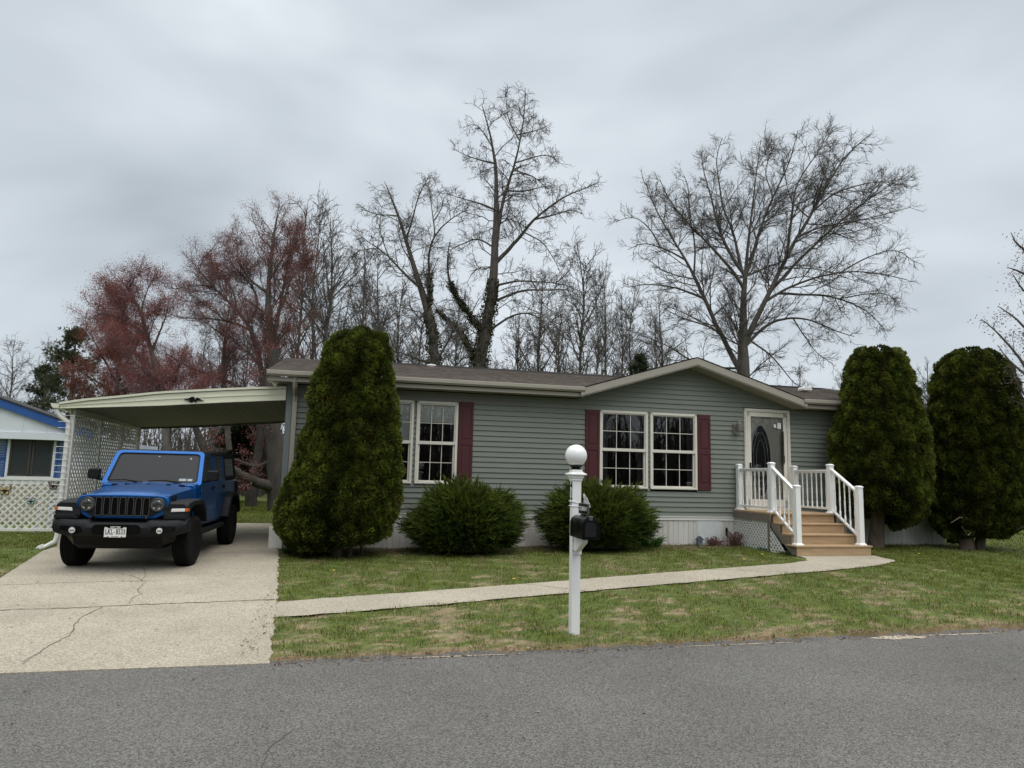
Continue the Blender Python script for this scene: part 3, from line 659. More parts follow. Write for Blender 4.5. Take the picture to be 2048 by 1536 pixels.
# windows
def window(u0, u1, z0, z1, blind=0.0):
    f = MB(); fl = .052
    f.box(u0, u1, -.050, .0, z1-fl, z1); f.box(u0, u1, -.056, .0, z0, z0+fl*.9); f.box(u0, u0+fl, -.050, .0, z0, z1); f.box(u1-fl, u1, -.050, .0, z0, z1)
    f.box(u0+.012, u1-.012, -.062, -.05, z0+.012, z0+.028)
    a0, a1 = u0+fl, u1-fl; zm = (z0+z1)/2-.005
    f.box(a0, a1, -.040, .02, zm-.036, zm+.030)                         # meeting rail
    f.box(a0, a0+.026, -.03, .03, zm, z1-fl); f.box(a1-.026, a1, -.03, .03, zm, z1-fl); f.box(a0, a1, -.03, .03, z1-fl-.024, z1-fl)
    f.box(a0, a0+.036, -.006, .05, z0+fl*.9, zm-.036); f.box(a1-.036, a1, -.006, .05, z0+fl*.9, zm-.036); f.box(a0, a1, -.006, .05, z0+fl*.9, z0+fl*.9+.030)
    fo = f.build('window', M['cream'], house, bevel=.004)
    mu = MB()
    for lo, hi, y, i0 in ((zm+.03, z1-fl-.024, -.008, .026), (z0+fl*.9+.03, zm-.036, .022, .036)):
        b0, b1 = a0+i0, a1-i0
        for q in (1, 2): x = b0+(b1-b0)*q/3; mu.box(x-.0065, x+.0065, y-.004, y+.006, lo, hi)
        zz = (lo+hi)/2; mu.box(b0, b1, y-.0065, y+.0085, zz-.0065, zz+.0065)
    mu.build('muntins', M['cream'], fo)
    g = MB(); g.add([(a0,.008,zm),(a1,.008,zm),(a1,.008,z1-fl),(a0,.008,z1-fl)], [(0,1,2,3)]); g.add([(a0,.034,z0+fl*.8),(a1,.034,z0+fl*.8),(a1,.034,zm),(a0,.034,zm)], [(0,1,2,3)])
    g.build('pane', M['glass'], fo)
    if blind:
        b = MB(); zb = z1-(z1-z0)*blind; nsl = 10
        b.add([(a0,.026+.004*(i%2),z1-.03-(z1-.03-zb)*i/nsl) for i in range(nsl+1)]+[(a1,.026+.004*(i%2),z1-.03-(z1-.03-zb)*i/nsl) for i in range(nsl+1)], [(i,i+nsl+1,i+nsl+2,i+1) for i in range(nsl)])
        b.box(a0, a1, .024, .032, zb-.02, zb)
        b.build('blind', M['blind'], fo)
    return fo
window(*OPEN[0], .48); window(*OPEN[1], .24); window(*OPEN[2]); window(*OPEN[3])
def shutter(u0, u1, z0, z1):
    s = MB(); s.box(u0, u1, -.045, -.005, z0, z1)
    zc = z0+(z1-z0)*.50
    for a, b in ((z0+.14, zc-.055), (zc+.055, z1-.12)):
        s.add([(u0+.055,-.046,a),(u1-.055,-.046,a),(u1-.055,-.046,b),(u0+.055,-.046,b),(u0+.068,-.032,a+.014),(u1-.068,-.032,a+.014),(u1-.068,-.032,b-.014),(u0+.068,-.032,b-.014)],
              [(0,1,5,4),(1,2,6,5),(2,3,7,6),(3,0,4,7)])
        s.box(u0+.085, u1-.085, -.056, -.046, a+.04, b-.04)
    s.box(u0, u0+.045, -.056, -.045, z0, z1); s.box(u1-.045, u1, -.056, -.045, z0, z1)
    s.box(u0+.045, u1-.045, -.056, -.045, z1-.10, z1); s.box(u0+.045, u1-.045, -.056, -.045, z0, z0+.12); s.box(u0+.045, u1-.045, -.056, -.045, zc-.05, zc+.05)
    return s.build('shutter', M['burg'], house, bevel=.004)
shutter(-1.162,-.842,1.505,3.25); shutter(1.702,2.03,1.50,3.215); shutter(4.445,4.772,1.476,3.217)
# rooms behind the panes
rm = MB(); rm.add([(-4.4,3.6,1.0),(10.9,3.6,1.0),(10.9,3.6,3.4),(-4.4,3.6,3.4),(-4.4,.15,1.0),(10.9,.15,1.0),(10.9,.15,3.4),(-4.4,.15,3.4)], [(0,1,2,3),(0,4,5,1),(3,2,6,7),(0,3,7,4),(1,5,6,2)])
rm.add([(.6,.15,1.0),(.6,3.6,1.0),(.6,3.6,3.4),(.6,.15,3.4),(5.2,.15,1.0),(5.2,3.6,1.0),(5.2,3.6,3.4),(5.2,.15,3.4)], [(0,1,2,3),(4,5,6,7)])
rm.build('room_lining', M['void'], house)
M['net'] = pm('dim net curtain', (.10,.11,.115), .8, .2, 5, (4,1,1))
for (a, b, y) in ((2.10,2.30,.16), (3.02,3.16,.16), (3.3,3.42,.16), (4.27,4.40,.16), (-1.30,-1.2,.16)):
    cur = MB(); nn = 14; cur.add([(a+(b-a)*i/nn, y+.018*math.sin(i*2.2), z) for z in (1.1, 3.2) for i in range(nn+1)], [(i, i+1, i+nn+2, i+nn+1) for i in range(nn)]); cur.build('curtain', M['net'], house)
# front door behind its storm door
dr_ = MB(); a, b, z0, z1 = 5.66, 6.885, 1.05, 3.42
dr_.box(a, a+.075, -.055, .03, z0, z1); dr_.box(b-.075, b, -.055, .03, z0, z1); dr_.box(a, b, -.055, .03, z1-.075, z1); dr_.box(a+.09,b-.09,-.05,.03,z0-.02,z0+.05)
dr_.box(a+.02, b-.02, -.067, -.055, z1-.05, z1-.02); dr_.box(a+.02, a+.05, -.067, -.055, z0, z1-.05); dr_.box(b-.05, b-.02, -.067, -.055, z0, z1-.05)
door = dr_.build('door', M['cream'], house, bevel=.005)
sd_ = MB(); c0, c1 = a+.085, b-.085
sd_.box(c0, c0+.095, -.040, -.01, z0+.06, z1-.085); sd_.box(c1-.095, c1, -.040, -.01, z0+.06, z1-.085); sd_.box(c0, c1, -.040, -.01, z1-.085-.10, z1-.085); sd_.box(c0, c1, -.040, -.01, z0+.06, z0+.24)
sd_.build('storm_door_frame', M['cream'], door, bevel=.006)
gp = MB(); gp.add([(c0+.09,-.02,z0+.2),(c1-.09,-.02,z0+.2),(c1-.09,-.02,z1-.18),(c0+.09,-.02,z1-.18)], [(0,1,2,3)]); gp.build('storm_glass', M['clear_glass'], door)
ld = MB(); ld.box(a+.06, b-.06, .045, .085, z0, z1-.06); ld.build('door_leaf', pm('cream door leaf', (.62,.59,.50), .5, .08, 2), door)
ov = MB(); ring = [((a+b)/2-.14+.26*math.cos(t), 2.20+.83*math.sin(t)) for t in np.linspace(0, 2*PI, 40, endpoint=False)]
ov.prism(ring, .036, .05, 'y'); ov.build('oval_glass', pm('dark leaded glass', (.012,.016,.022), .08, .1, 3, spec=.6), door)
orr = MB(); n = 40
vs_ = []
for rr2, y in ((1.0,.046),(1.0,.026),(1.13,.021),(1.18,.046)):
    for t in np.linspace(0, 2*PI, n, endpoint=False): vs_.append(((a+b)/2-.14+.26*rr2*math.cos(t), y, 2.20+.83*(1+(rr2-1)*.4)*math.sin(t)))
orr.add(vs_, [(i*n+k, i*n+(k+1)%n, (i+1)*n+(k+1)%n, (i+1)*n+k) for i in range(3) for k in range(n)])
for q in (.45, .75):
    pts = [((a+b)/2-.14+.26*q*math.cos(t), .034, 2.20+.83*(.25+.75*q)*math.sin(t)) for t in np.linspace(0, 2*PI, 33)]
    orr.tube(pts, .005, 4, cap=False)
orr.build('oval_moulding', M['cream'], door, smooth=True)
hd = MB(); hd.box(c0+.035,c0+.075,-.055,-.04,1.96,2.14); hd.tube([(c0+.055,-.05,2.02),(c0+.055,-.095,2.02),(c0+.13,-.10,2.02)], .011, 8); hd.build('handle', M['black'], door)
cl = MB(); cl.box(c1-.13,c1-.08,-.06,-.042,2.15,2.32); cl.tube([(c1-.105,-.05,2.2),(c1-.105,-.05,2.9)], .016, 8); cl.build('door_closer', M['bronze'], door)
dst = MB(); dst.box(c1-.24,c1-.14,-.0215,-.0212,2.97,3.11); dst.box(c1-.34,c1-.27,-.0215,-.0212,2.99,3.07); dst.build('sticker', M['white'], door)
# things on the roof
rvt = thing('roof_vent', 'small white square vent cap on the roof right of the front gable', 'vent', tuple(W(8.83, 2.0, EZ+sl*(2.0-EV))), YAW)
m_ = MB(); m_.lathe([(.09,-.02),(.09,.05)], 14); m_.build('stack', M['trim_dark'], rvt)
m_ = MB(); m_.prism([(-.13,.05),(.13,.05),(.14,.11),(.10,.15),(-.10,.15),(-.14,.11)], -.13, .13, 'y'); m_.build('cap', M['white_old'], rvt, bevel=.012)
rvt2 = thing('roof_vent', 'low pale dome vent near the ridge of the left roof above the windows', 'vent', tuple(W(-1.30, 3.9, 4.57)), YAW)
m_ = MB(); m_.lathe([(.10,-.02),(.10,.02),(.13,.02),(.12,.05),(.06,.065),(0,.07)], 16); m_.build('cap', M['white_old'], rvt2, smooth=True)
sky_ = thing('skylight', 'dark framed skylight lying on the right end of the roof beside the tall evergreen', 'skylight', tuple(W(10.35, 2.2, EZ+sl*(2.2-EV))), YAW)
m_ = MB(); ta = math.atan(sl); Rm = Matrix.Rotation(ta, 4, 'X')
m_.box(-.55,.55,-.40,.40,.0,.11, Rm); m_.build('curb', M['trim_dark'], sky_, bevel=.01)
m_ = MB(); m_.box(-.50,.50,-.35,.35,.112,.125, Rm); m_.build('pane', M['car_glass'], sky_)
# wall lantern
wl = thing('wall_lantern', 'pewter coach lantern on a square plate beside the front door', 'wall lamp', tuple(W(5.45, -.02, 2.95)), YAW)
m_ = MB(); m_.prism([(-.085,-.14),(.0,-.17),(.085,-.14),(.085,.09),(-.085,.09)], -.05, .0, 'y'); m_.build('back_plate', M['pewter'] if 'pewter' in M else pm('pewter', (.30,.28,.25), .4, .1, 5, metal=.5), wl, bevel=.006)
M['pewter'] = wl.children[0].data.materials[0]
m_ = MB(); m_.tube([(0,-.05,-.08),(.02,-.11,-.11),(.06,-.17,-.06),(.09,-.18,.06),(.05,-.17,.14),(.0,-.15,.15)], .010, 7); m_.build('arm', M['pewter'], wl, smooth=True)
m_ = MB(); T_ = Matrix.Translation((0,-.15,0)); m_.lathe([(0,.15),(.012,.14),(.05,.105),(.065,.09),(.065,.08)], 12, T_); m_.build('lantern_cap', M['pewter'], wl, smooth=True); m_ = MB(); m_.lathe([(.045,-.10),(.05,-.09),(.03,-.12),(0,-.13)], 12, T_); m_.build('lantern_base', M['pewter'], wl, smooth=True)
m_ = MB(); m_.lathe([(.042,-.09),(.060,.0),(.058,.08)], 12, T_); m_.build('lamp_glass', pm('smoky lamp glass', (.20,.20,.19), .15, .1, 8), wl, smooth=True)
# ------------------------------------------------------------------ entry steps
BZ = .25; DZ = 1.05; RI = (DZ-BZ)/4
ep = thing('entry_steps', 'tan composite entry steps and landing with white turned baluster railings at the front door', 'steps', tuple(W(6.18, -1.2, BZ)), YAW)
OU, OV = 6.18, -1.2
def L_(u, v, z): return (u-OU, v-OV, z-BZ)
def lbox(mb, u0, u1, v0, v1, z0, z1): mb.box(u0-OU, u1-OU, v0-OV, v1-OV, z0-BZ, z1-BZ)
m_ = MB()
for i in range(10): lbox(m_, 5.345, 7.02, -1.47+i*.147, -1.47+i*.147+.142, DZ-.035, DZ)
m_.build('landing', M['wood'], ep, bevel=.004)
nos = [-2.36, -2.06, -1.76, -1.45]
for i in range(3):
    z = BZ+RI*(i+1); ua, ub = (5.33, 7.12) if i == 0 else (5.42, 6.98)
    m_ = MB(); lbox(m_, ua, ub, nos[i], nos[i]+.145, z-.032, z); lbox(m_, ua, ub, nos[i]+.150, nos[i+1]+.05, z-.032, z); m_.build('tread', M['wood'], ep, bevel=.006)
for i in range(4):
    z = BZ+RI*i; ua, ub = (5.36, 7.09) if i == 0 else (5.45, 6.95)
    m_ = MB(); lbox(m_, ua, ub, nos[i]+.025, nos[i]+.05, z-.03, z+RI-.034); m_.build('riser', M['wood'], ep)
for u_ in (5.37, 6.965):
    m_ = MB(); m_.prism([(p[0]-OV, p[1]-BZ) for p in [(-1.46,DZ-.05),(-1.46,DZ-.30),(-2.15,BZ+.0),(-2.33,BZ+.0),(-2.33,BZ+RI-.035),(-2.03,BZ+RI-.035),(-2.03,BZ+2*RI-.035),(-1.73,BZ+2*RI-.035),(-1.73,BZ+3*RI-.035),(-1.46,BZ+3*RI-.035)]], u_-OU, u_+.04-OU, 'x'); m_.build('stringer', M['wood_grey'], ep)
for u_ in (5.345, 7.005):
    m_ = MB(); lbox(m_, u_, u_+.038, -1.46, -.02, DZ-.185, DZ-.036); m_.build('side_joist', M['wood_grey'], ep)
m_ = MB(); lbox(m_, 5.36, 5.44, -1.40, -1.34, BZ-.05, DZ-.19); m_.build('support_post', M['wood_grey'], ep)
m_ = MB()
lattice(m_, [(-1.40-OV,.20-BZ),(-.02-OV,.20-BZ),(-.02-OV,.865-BZ),(-1.40-OV,.865-BZ)],   .078, .036, .007, lambda x, y, d: (5.372-OU+d, x, y))
lattice(m_, [(-2.02-OV,.20-BZ),(-1.41-OV,.20-BZ),(-1.41-OV,.73-BZ)], .078, .036, .007, lambda x, y, d: (5.372-OU+d, x, y))
m_.build('lattice_skirt', M['white_old'], ep)
m_ = MB(); m_.box(5.45-OU, 6.9-OU, -1.4-OV, -.05-OV, -.2, .02); m_.build('underside_shade', M['void'], ep)  # near black slab added for the shade under the landing
PST = {'a': (5.455,-.12,DZ,2.10), 'b': (5.455,-1.39,DZ,2.125), 'c': (5.455,-2.24,BZ+RI,1.655), 'd': (6.915,-.12,DZ,2.10), 'e': (6.915,-1.39,DZ,2.125), 'f': (6.935,-2.24,BZ+RI,1.665)}
for k_, (u_, v_, z0, z1) in PST.items():
    m_ = MB(); lbox(m_, u_-.055, u_+.055, v_-.055, v_+.055, z0, z1-.045)
    x, y = u_-OU, v_-OV; c = .064
    m_.add([(x-c,y-c,z1-.045-BZ),(x+c,y-c,z1-.045-BZ),(x+c,y+c,z1-.045-BZ),(x-c,y+c,z1-.045-BZ),(x-c,y-c,z1-.02-BZ),(x+c,y-c,z1-.02-BZ),(x+c,y+c,z1-.02-BZ),(x-c,y+c,z1-.02-BZ),(x-.035,y-.035,z1-BZ),(x+.035,y-.035,z1-BZ),(x+.035,y+.035,z1-BZ),(x-.035,y+.035,z1-BZ)],
           [(3,2,1,0),(0,1,5,4),(1,2,6,5),(2,3,7,6),(3,0,4,7),(4,5,9,8),(5,6,10,9),(6,7,11,10),(7,4,8,11),(8,9,10,11)])
    m_.lathe([(.098,.0),(.098,.008),(.085,.026),(.066,.038),(.05,.04)], 4, Matrix.Translation((x, y, z0-BZ)) @ Matrix.Rotation(PI/4, 4, 'Z') @ Matrix.Scale(1.22, 4))
    m_.build('post', M['white'], ep, bevel=.005)
balp = [(.012,0),(.019,0),(.019,.14),(.011,.15),(.017,.165),(.011,.18),(.016,.30),(.0175,.44),(.013,.50),(.018,.515),(.012,.53),(.013,.66),(.011,.70),(.016,.715),(.011,.73),(.019,.745),(.019,.86),(.012,.86)]
def rail_set(p, q, n, zt, zb):
    a, b = PST[p], PST[q]; A_ = np.array(L_(a[0], a[1], 0)); B_ = np.array(L_(b[0], b[1], 0)); d = (B_-A_)/np.linalg.norm(B_-A_)
    sdir = Vector((d[1], -d[0], 0)); A2, B2 = A_+d*.05, B_-d*.05
    m_ = MB()
    def bar(z0, z1, w, h):
        pa, pb = np.array([A2[0], A2[1], z0-BZ]), np.array([B2[0], B2[1], z1-BZ]); s = np.array(sdir)*w/2
        m_.add([pa-s, pa+s, pb+s, pb-s, pa-s+[0,0,h], pa+s+[0,0,h], pb+s+[0,0,h], pb-s+[0,0,h]], [(0,3,2,1),(4,5,6,7),(0,1,5,4),(1,2,6,5),(2,3,7,6),(3,0,4,7)])
    bar(zt[0]-.035, zt[1]-.035, .045, .035); bar(zt[0]-.002, zt[1]-.002, .075, .035)
    r = m_.build('railing', M['white'], ep, bevel=.006); m_ = MB(); bar(zb[0], zb[1], .045, .05); m_.build('bottom_rail', M['white'], r, bevel=.006)
    for i in range(n):
        t = (i+.55)/(n+.1); x, y = A2[0]+(B2[0]-A2[0])*t, A2[1]+(B2[1]-A2[1])*t
        b0 = zb[0]+(zb[1]-zb[0])*t+.035; t0 = zt[0]+(zt[1]-zt[0])*t-.02; s = (t0-b0)/.86
        m2 = MB(); m2.lathe([(rr2, z*s) for rr2, z in balp], 10, Matrix.Translation((x, y, b0-BZ))); m2.build('baluster', M['white'], r, smooth=True)
rail_set('a', 'b', 7, (1.965,1.965), (1.125,1.125)); rail_set('d', 'e', 7, (1.965,1.965), (1.125,1.125))
rail_set('b', 'c', 5, (1.99,1.52), (1.09,.60)); rail_set('e', 'f', 5, (1.99,1.53), (1.09,.60))
# ------------------------------------------------------------------ carport
cpt = thing('carport', 'cream metal carport with a bowed roof, white lattice side and eagle over the driveway', 'carport', tuple(W(-6.7, 2.4, .15)), YAW)
CU, CV, CZ = -6.7, 2.4, .15
def C_(u, v, z): return (u-CU, v-CV, z-CZ)
def cbox(mb, u0, u1, v0, v1, z0, z1): mb.box(u0-CU, u1-CU, v0-CV, v1-CV, z0-CZ, z1-CZ)
zt = lambda u: float(np.interp(u, [-8.75,-8.3,-7.75,-7.05,-6.4,-5.87,-5.3,-4.70], [2.865,2.955,3.036,3.150,3.222,3.278,3.330,3.372]))
zb_ = lambda u: float(np.interp(u, [-8.75,-7.03,-5.86,-4.70], [2.760,2.890,3.008,3.112]))
us_ = np.linspace(-8.75, -4.71, 28); BV = 4.95; drop = lambda v: -.022*max(v, 0)
m_ = MB()
vs_ = []
for u in us_: vs_ += [C_(u, -.06, zt(u)), C_(u, BV, zt(u)+drop(BV)), C_(u, BV, zt(u)+drop(BV)-.03), C_(u, -.06, zt(u)-.03)]
m_.loft([vs_[i*4:i*4+4] for i in range(len(us_))])
m_.build('roof', M['carport'], cpt)
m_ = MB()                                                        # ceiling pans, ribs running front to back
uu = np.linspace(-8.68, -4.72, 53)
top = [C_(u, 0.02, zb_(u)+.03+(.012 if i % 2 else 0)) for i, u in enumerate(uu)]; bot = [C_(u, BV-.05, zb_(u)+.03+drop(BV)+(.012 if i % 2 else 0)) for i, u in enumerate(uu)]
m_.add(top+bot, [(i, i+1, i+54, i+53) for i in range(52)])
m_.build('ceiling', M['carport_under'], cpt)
def fascia(mb, v0, v1, dz, k0, k1, out):
    secs = []
    for u in us_:
        a, b = zt(u)-.035+dz, zb_(u)+dz
        h = a-b; z1, z0 = b+h*k1, b+h*k0
        secs.append([C_(u, v0-out, z0), C_(u, v1, z0), C_(u, v1, z1), C_(u, v0-out, z1)])
    mb.loft(secs)
m_ = MB(); fascia(m_, -.075, -.03, 0, 0, .10, .014); fascia(m_, -.075, -.03, 0, .10, .50, .0); fascia(m_, -.075, -.03, 0, .50, .57, .012); fascia(m_, -.075, -.03, 0, .57, .985, .002)
secs = [[C_(u, -.105, zt(u)-.028), C_(u, -.02, zt(u)-.028), C_(u, -.02, zt(u)+.014), C_(u, -.105, zt(u)+.014)] for u in us_]; m_.loft(secs)
m_.build('front_fascia', M['carport'], cpt)
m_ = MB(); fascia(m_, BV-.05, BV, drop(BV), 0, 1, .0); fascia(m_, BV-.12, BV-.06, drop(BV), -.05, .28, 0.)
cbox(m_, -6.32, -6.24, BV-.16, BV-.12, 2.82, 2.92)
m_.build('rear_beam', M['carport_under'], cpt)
m_ = MB()                                                         # gutter along the low side
m_.loft([[C_(-8.76,v,2.845+drop(v)), C_(-8.90,v,2.855+drop(v)), C_(-8.885,v,2.80+drop(v)), C_(-8.85,v,2.765+drop(v)), C_(-8.76,v,2.765+drop(v))] for v in (-.10, 5.0)])
m_.build('gutter', M['carport'], cpt)
m_ = MB(); m_.tube([C_(-8.80,-.03,2.77), C_(-8.80,-.03,2.70), C_(-8.75,-.02,2.62), C_(-8.62,.03,2.52), C_(-8.605,.03,2.42), C_(-8.605,.03,.42), C_(-8.63,.03,.30), C_(-8.78,-.0,.20), C_(-8.86,-.02,.175)], .043, 10)
for i in range(8): m_.tube([C_(-8.80-i*.009-.0, -.005-.002*i, .215-.005*i), C_(-8.806-i*.009, -.006, .214-.005*i)], .050, 10)
m_.build('downspout', M['white_old'], cpt, smooth=True)
for v in (.12, 1.75, 3.35, 4.85):
    m_ = MB(); cbox(m_, -8.61, -8.53, v-.04, v+.04, .08, zb_(-8.6)+drop(v)+.04); cbox(m_, -8.63, -8.51, v-.06, v+.06, .08, .20); m_.build('post', M['white_old'], cpt, bevel=.004)
m_ = MB(); cbox(m_, -8.62, -8.54, .08, BV, 2.66, 2.78); m_.build('side_beam', M['carport'], cpt)
m_ = MB()
for v0, v1 in ((.18, 1.70), (1.80, 3.30), (3.40, 4.80)):
    lattice(m_, [(v0-CV,.24-CZ),(v1-CV,.24-CZ),(v1-CV,2.66-CZ),(v0-CV,2.66-CZ)], .105, .040, .008, lambda x, y, d: (-8.585-CU+d, x, y))
m_.build('lattice_screen', M['white_old'], cpt)
m_ = MB()
for i in range(17):
    z = .75+i*.118; m_.tube([C_(-8.76,-.04,z), C_(-8.50,-.02,z-.004)], .005, 5)
m_.build('wire_trellis', M['white_old'], cpt)
# eagle plaque: traced outline, cut from plate
eg = [(0,0)]
E_ = [(604,600),(640,590),(720,585),(820,530),(890,492),(950,480),(1000,495),(1022,530),(1018,590),(1040,600),(1065,590),(1080,545),(1110,515),(1140,510),(1180,525),(1250,570),(1330,615),(1405,628),(1395,650),(1300,650),(1200,640),(1110,655),(1080,670),(1110,700),(1130,735),(1085,738),(1050,700),(1020,672),(985,680),(945,735),(880,738),(850,715),(765,675),(780,660),(850,660),(870,625),(800,630),(700,635),(620,630)]
epl = thing('eagle_plaque', 'black spread winged eagle silhouette fixed on the cream carport fascia', 'plaque', tuple(W(-6.42, -.092, 3.035)), YAW)
m_ = MB(); m_.prism([((x-1000)/800*.355, -(y-610)/800*.355) for x, y in E_], -.012, .004, 'y'); bo = m_.build('eagle', M['black'], epl)
m_ = MB()
for pl in ([(640,608),(760,600),(880,540),(950,510),(985,545),(960,590),(830,610)], [(1090,600),(1110,545),(1150,535),(1250,590),(1370,635),(1250,632),(1130,635)]):
    m_.prism([((x-1000)/800*.355, -(y-610)/800*.355) for x, y in pl], -.018, -.012, 'y')
m_.build('wing_relief', M['black'], epl)
# ------------------------------------------------------------------ neighbouring house
NV = 8.6
nb = thing('neighbour_house', 'white neighbouring house with blue roof edge and blue louvred shutters behind the carport', 'house', tuple(W(-13, NV, 0)), YAW)
def N_(u, v, z): return (u+13, v-NV, z)
M['n_white'] = pm('bluish white siding', (.66,.70,.74), .5, .05, 2)
m_ = MB(); m_.box(-3, 2.05, 0, 9, -.2, 2.55)
for i in range(22): m_.add([N_(-16,NV-.020,.1+i*.115), N_(-10.95,NV-.020,.1+i*.115), N_(-10.95,NV-.004,.1+(i+1)*.115), N_(-16,NV-.004,.1+(i+1)*.115), N_(-16,NV,.1+i*.115), N_(-10.95,NV,.1+i*.115)], [(0,1,2,3),(4,5,1,0)])
m_.build('wall', M['n_white'], nb)
m_ = MB(); m_.box(-3, 2.03, -.05, -.022, -.2, 1.12)
for i in range(26): m_.box(-2.98+i*.19, -2.96+i*.19, -.058, -.05, -.2, 1.12)
m_.build('skirting', pm('tan skirting', (.34,.30,.215), .7, .12, 1.5), nb)
# gable: board panel under a sloping blue rake, then a band over the window
apx = -16.2
rz = lambda u: 3.62-.345*(u+13.35)
m_ = MB(); m_.prism([(apx+13,2.62),(-10.75+13,2.62),(-10.75+13,rz(-10.75)-.20),(apx+13,rz(apx)-.20)], -.30, -.02, 'y')
for i in range(8): x = -15.6+i*.62; m_.box(x+13-.012, x+13+.012, -.315, -.30, 2.64, rz(x)-.22)
m_.build('gable_panel', M['n_white'], nb)
m_ = MB(); m_.box(apx+13, -10.72+13, -.34, -.02, 2.42, 2.63); m_.build('eave_band', M['n_white'], nb, bevel=.006)
m_ = MB(); m_.prism([(apx+13,rz(apx)-.22),(-10.62+13,rz(-10.62)-.22),(-10.62+13,rz(-10.62)+.02),(apx+13,rz(apx)+.02)], -.40, -.32, 'y'); m_.box(-11.45+13,-11.42+13,-.41,-.40,rz(-11.4)-.18,rz(-11.4)+.01); m_.build('blue_rake', M['blue'], nb)
m_ = MB(); m_.prism([(apx+13,rz(apx)+.02),(-10.58+13,rz(-10.58)+.02),(-10.58+13,rz(-10.58)+.06),(apx+13,rz(apx)+.06)], -.43, .9, 'y'); m_.build('roof', pm('dark felt roof', (.03,.03,.035), .8, .2, 4), nb)
f = MB(); a, b, z0, z1 = -12.86, -11.74, 1.36, 2.42; fl = .07
f.box(a+13-fl, b+13+fl, -.06, 0, z0-fl, z0); f.box(a+13-fl, b+13+fl, -.06, 0, z1, z1+fl); f.box(a+13-fl, a+13, -.06, 0, z0, z1); f.box(b+13, b+13+fl, -.06, 0, z0, z1)
fo = f.build('window', M['n_white'], nb, bevel=.005)
f = MB(); mid = (a+b)/2
for q0, q1 in ((a, mid-.02), (mid+.02, b)):
    f.box(q0+13, q0+13+.05, -.05, -.0, z0, z1); f.box(q1+13-.05, q1+13, -.05, -.0, z0, z1); f.box(q0+13, q1+13, -.05, -.0, z1-.05, z1); f.box(q0+13, q1+13, -.05, -.0, z0, z0+.05)
f.build('sash', M['bronze'], fo)
f = MB(); f.box(a+13, b+13, -.028, -.024, z0, z1); f.build('pane', pm('dim screened glass', (.040,.048,.050), .15, .2, 14, (1,1,6), spec=.5), fo)
for q0, q1 in ((-13.40, -12.94), (-11.655, -11.36)):
    s = MB(); s.box(q0+13, q0+13.04, -.05, -.02, 1.26, 2.46); s.box(q1+12.96, q1+13, -.05, -.02, 1.26, 2.46)
    for zz in (1.26, 1.82, 2.40): s.box(q0+13, q1+13, -.05, -.02, zz, zz+.06)
    for i in range(24): s.add([(q0+13.03,-.022,1.30+i*.047),(q1+12.97,-.022,1.30+i*.047),(q1+12.97,-.044,1.275+i*.047),(q0+13.03,-.044,1.275+i*.047)], [(0,1,2,3)])
    s.build('shutter', M['blue'], nb)
# flat porch roof of the neighbour further back
m_ = MB(); m_.box(2.05, 3.75, 3.5, 9.5, 2.16, 2.27); m_.box(2.05, 3.80, 3.46, 9.5, 1.98, 2.16); m_.build('porch_roof', M['n_white'], nb)
for x in (2.4, 3.6):
    m_ = MB(); m_.box(x, x+.09, 3.6, 3.69, -.1, 2.0); m_.build('porch_post', M['n_white'], nb)
# lattice fence panel with butterflies
FV = 4.7
lf = thing('lattice_fence', 'white lattice fence panel with butterfly ornaments in front of the neighbouring house', 'fence', tuple(W(-11.6, FV, .05)), YAW)
m_ = MB(); lattice(m_, [(-2.6,.10),(1.78,.10),(1.78,1.29),(-2.6,1.29)], .118, .042, .010, lambda x, y, d: (x, d, y)); m_.build('lattice', M['white_old'], lf)
m_ = MB(); m_.box(-2.6, 1.80, -.02, .03, 1.275, 1.335); m_.box(-2.6, 1.80, -.02, .03, .06, .12); m_.box(1.74, 1.80, -.02, .03, .06, 1.33); m_.build('rail', M['white_old'], lf)
for x in (-2.2, -.5, .95, 1.75):
    m_ = MB(); m_.box(x, x+.08, .035, .11, -.2, 1.25); m_.build('post', M['white_old'], lf)
m_ = MB(); m_.box(1.18, 1.74, .05, .07, .12, 1.27)
for i in range(9): m_.box(1.18, 1.74, .045, .05, .16+i*.125, .172+i*.125)
m_.build('backing_panel', M['n_white'], lf)
WG = [(0,.02),(.05,.10),(.13,.20),(.24,.27),(.30,.25),(.28,.15),(.22,.05),(.16,.02),(.20,-.06),(.19,-.16),(.12,-.21),(.06,-.16),(.03,-.06),(0,-.04)]
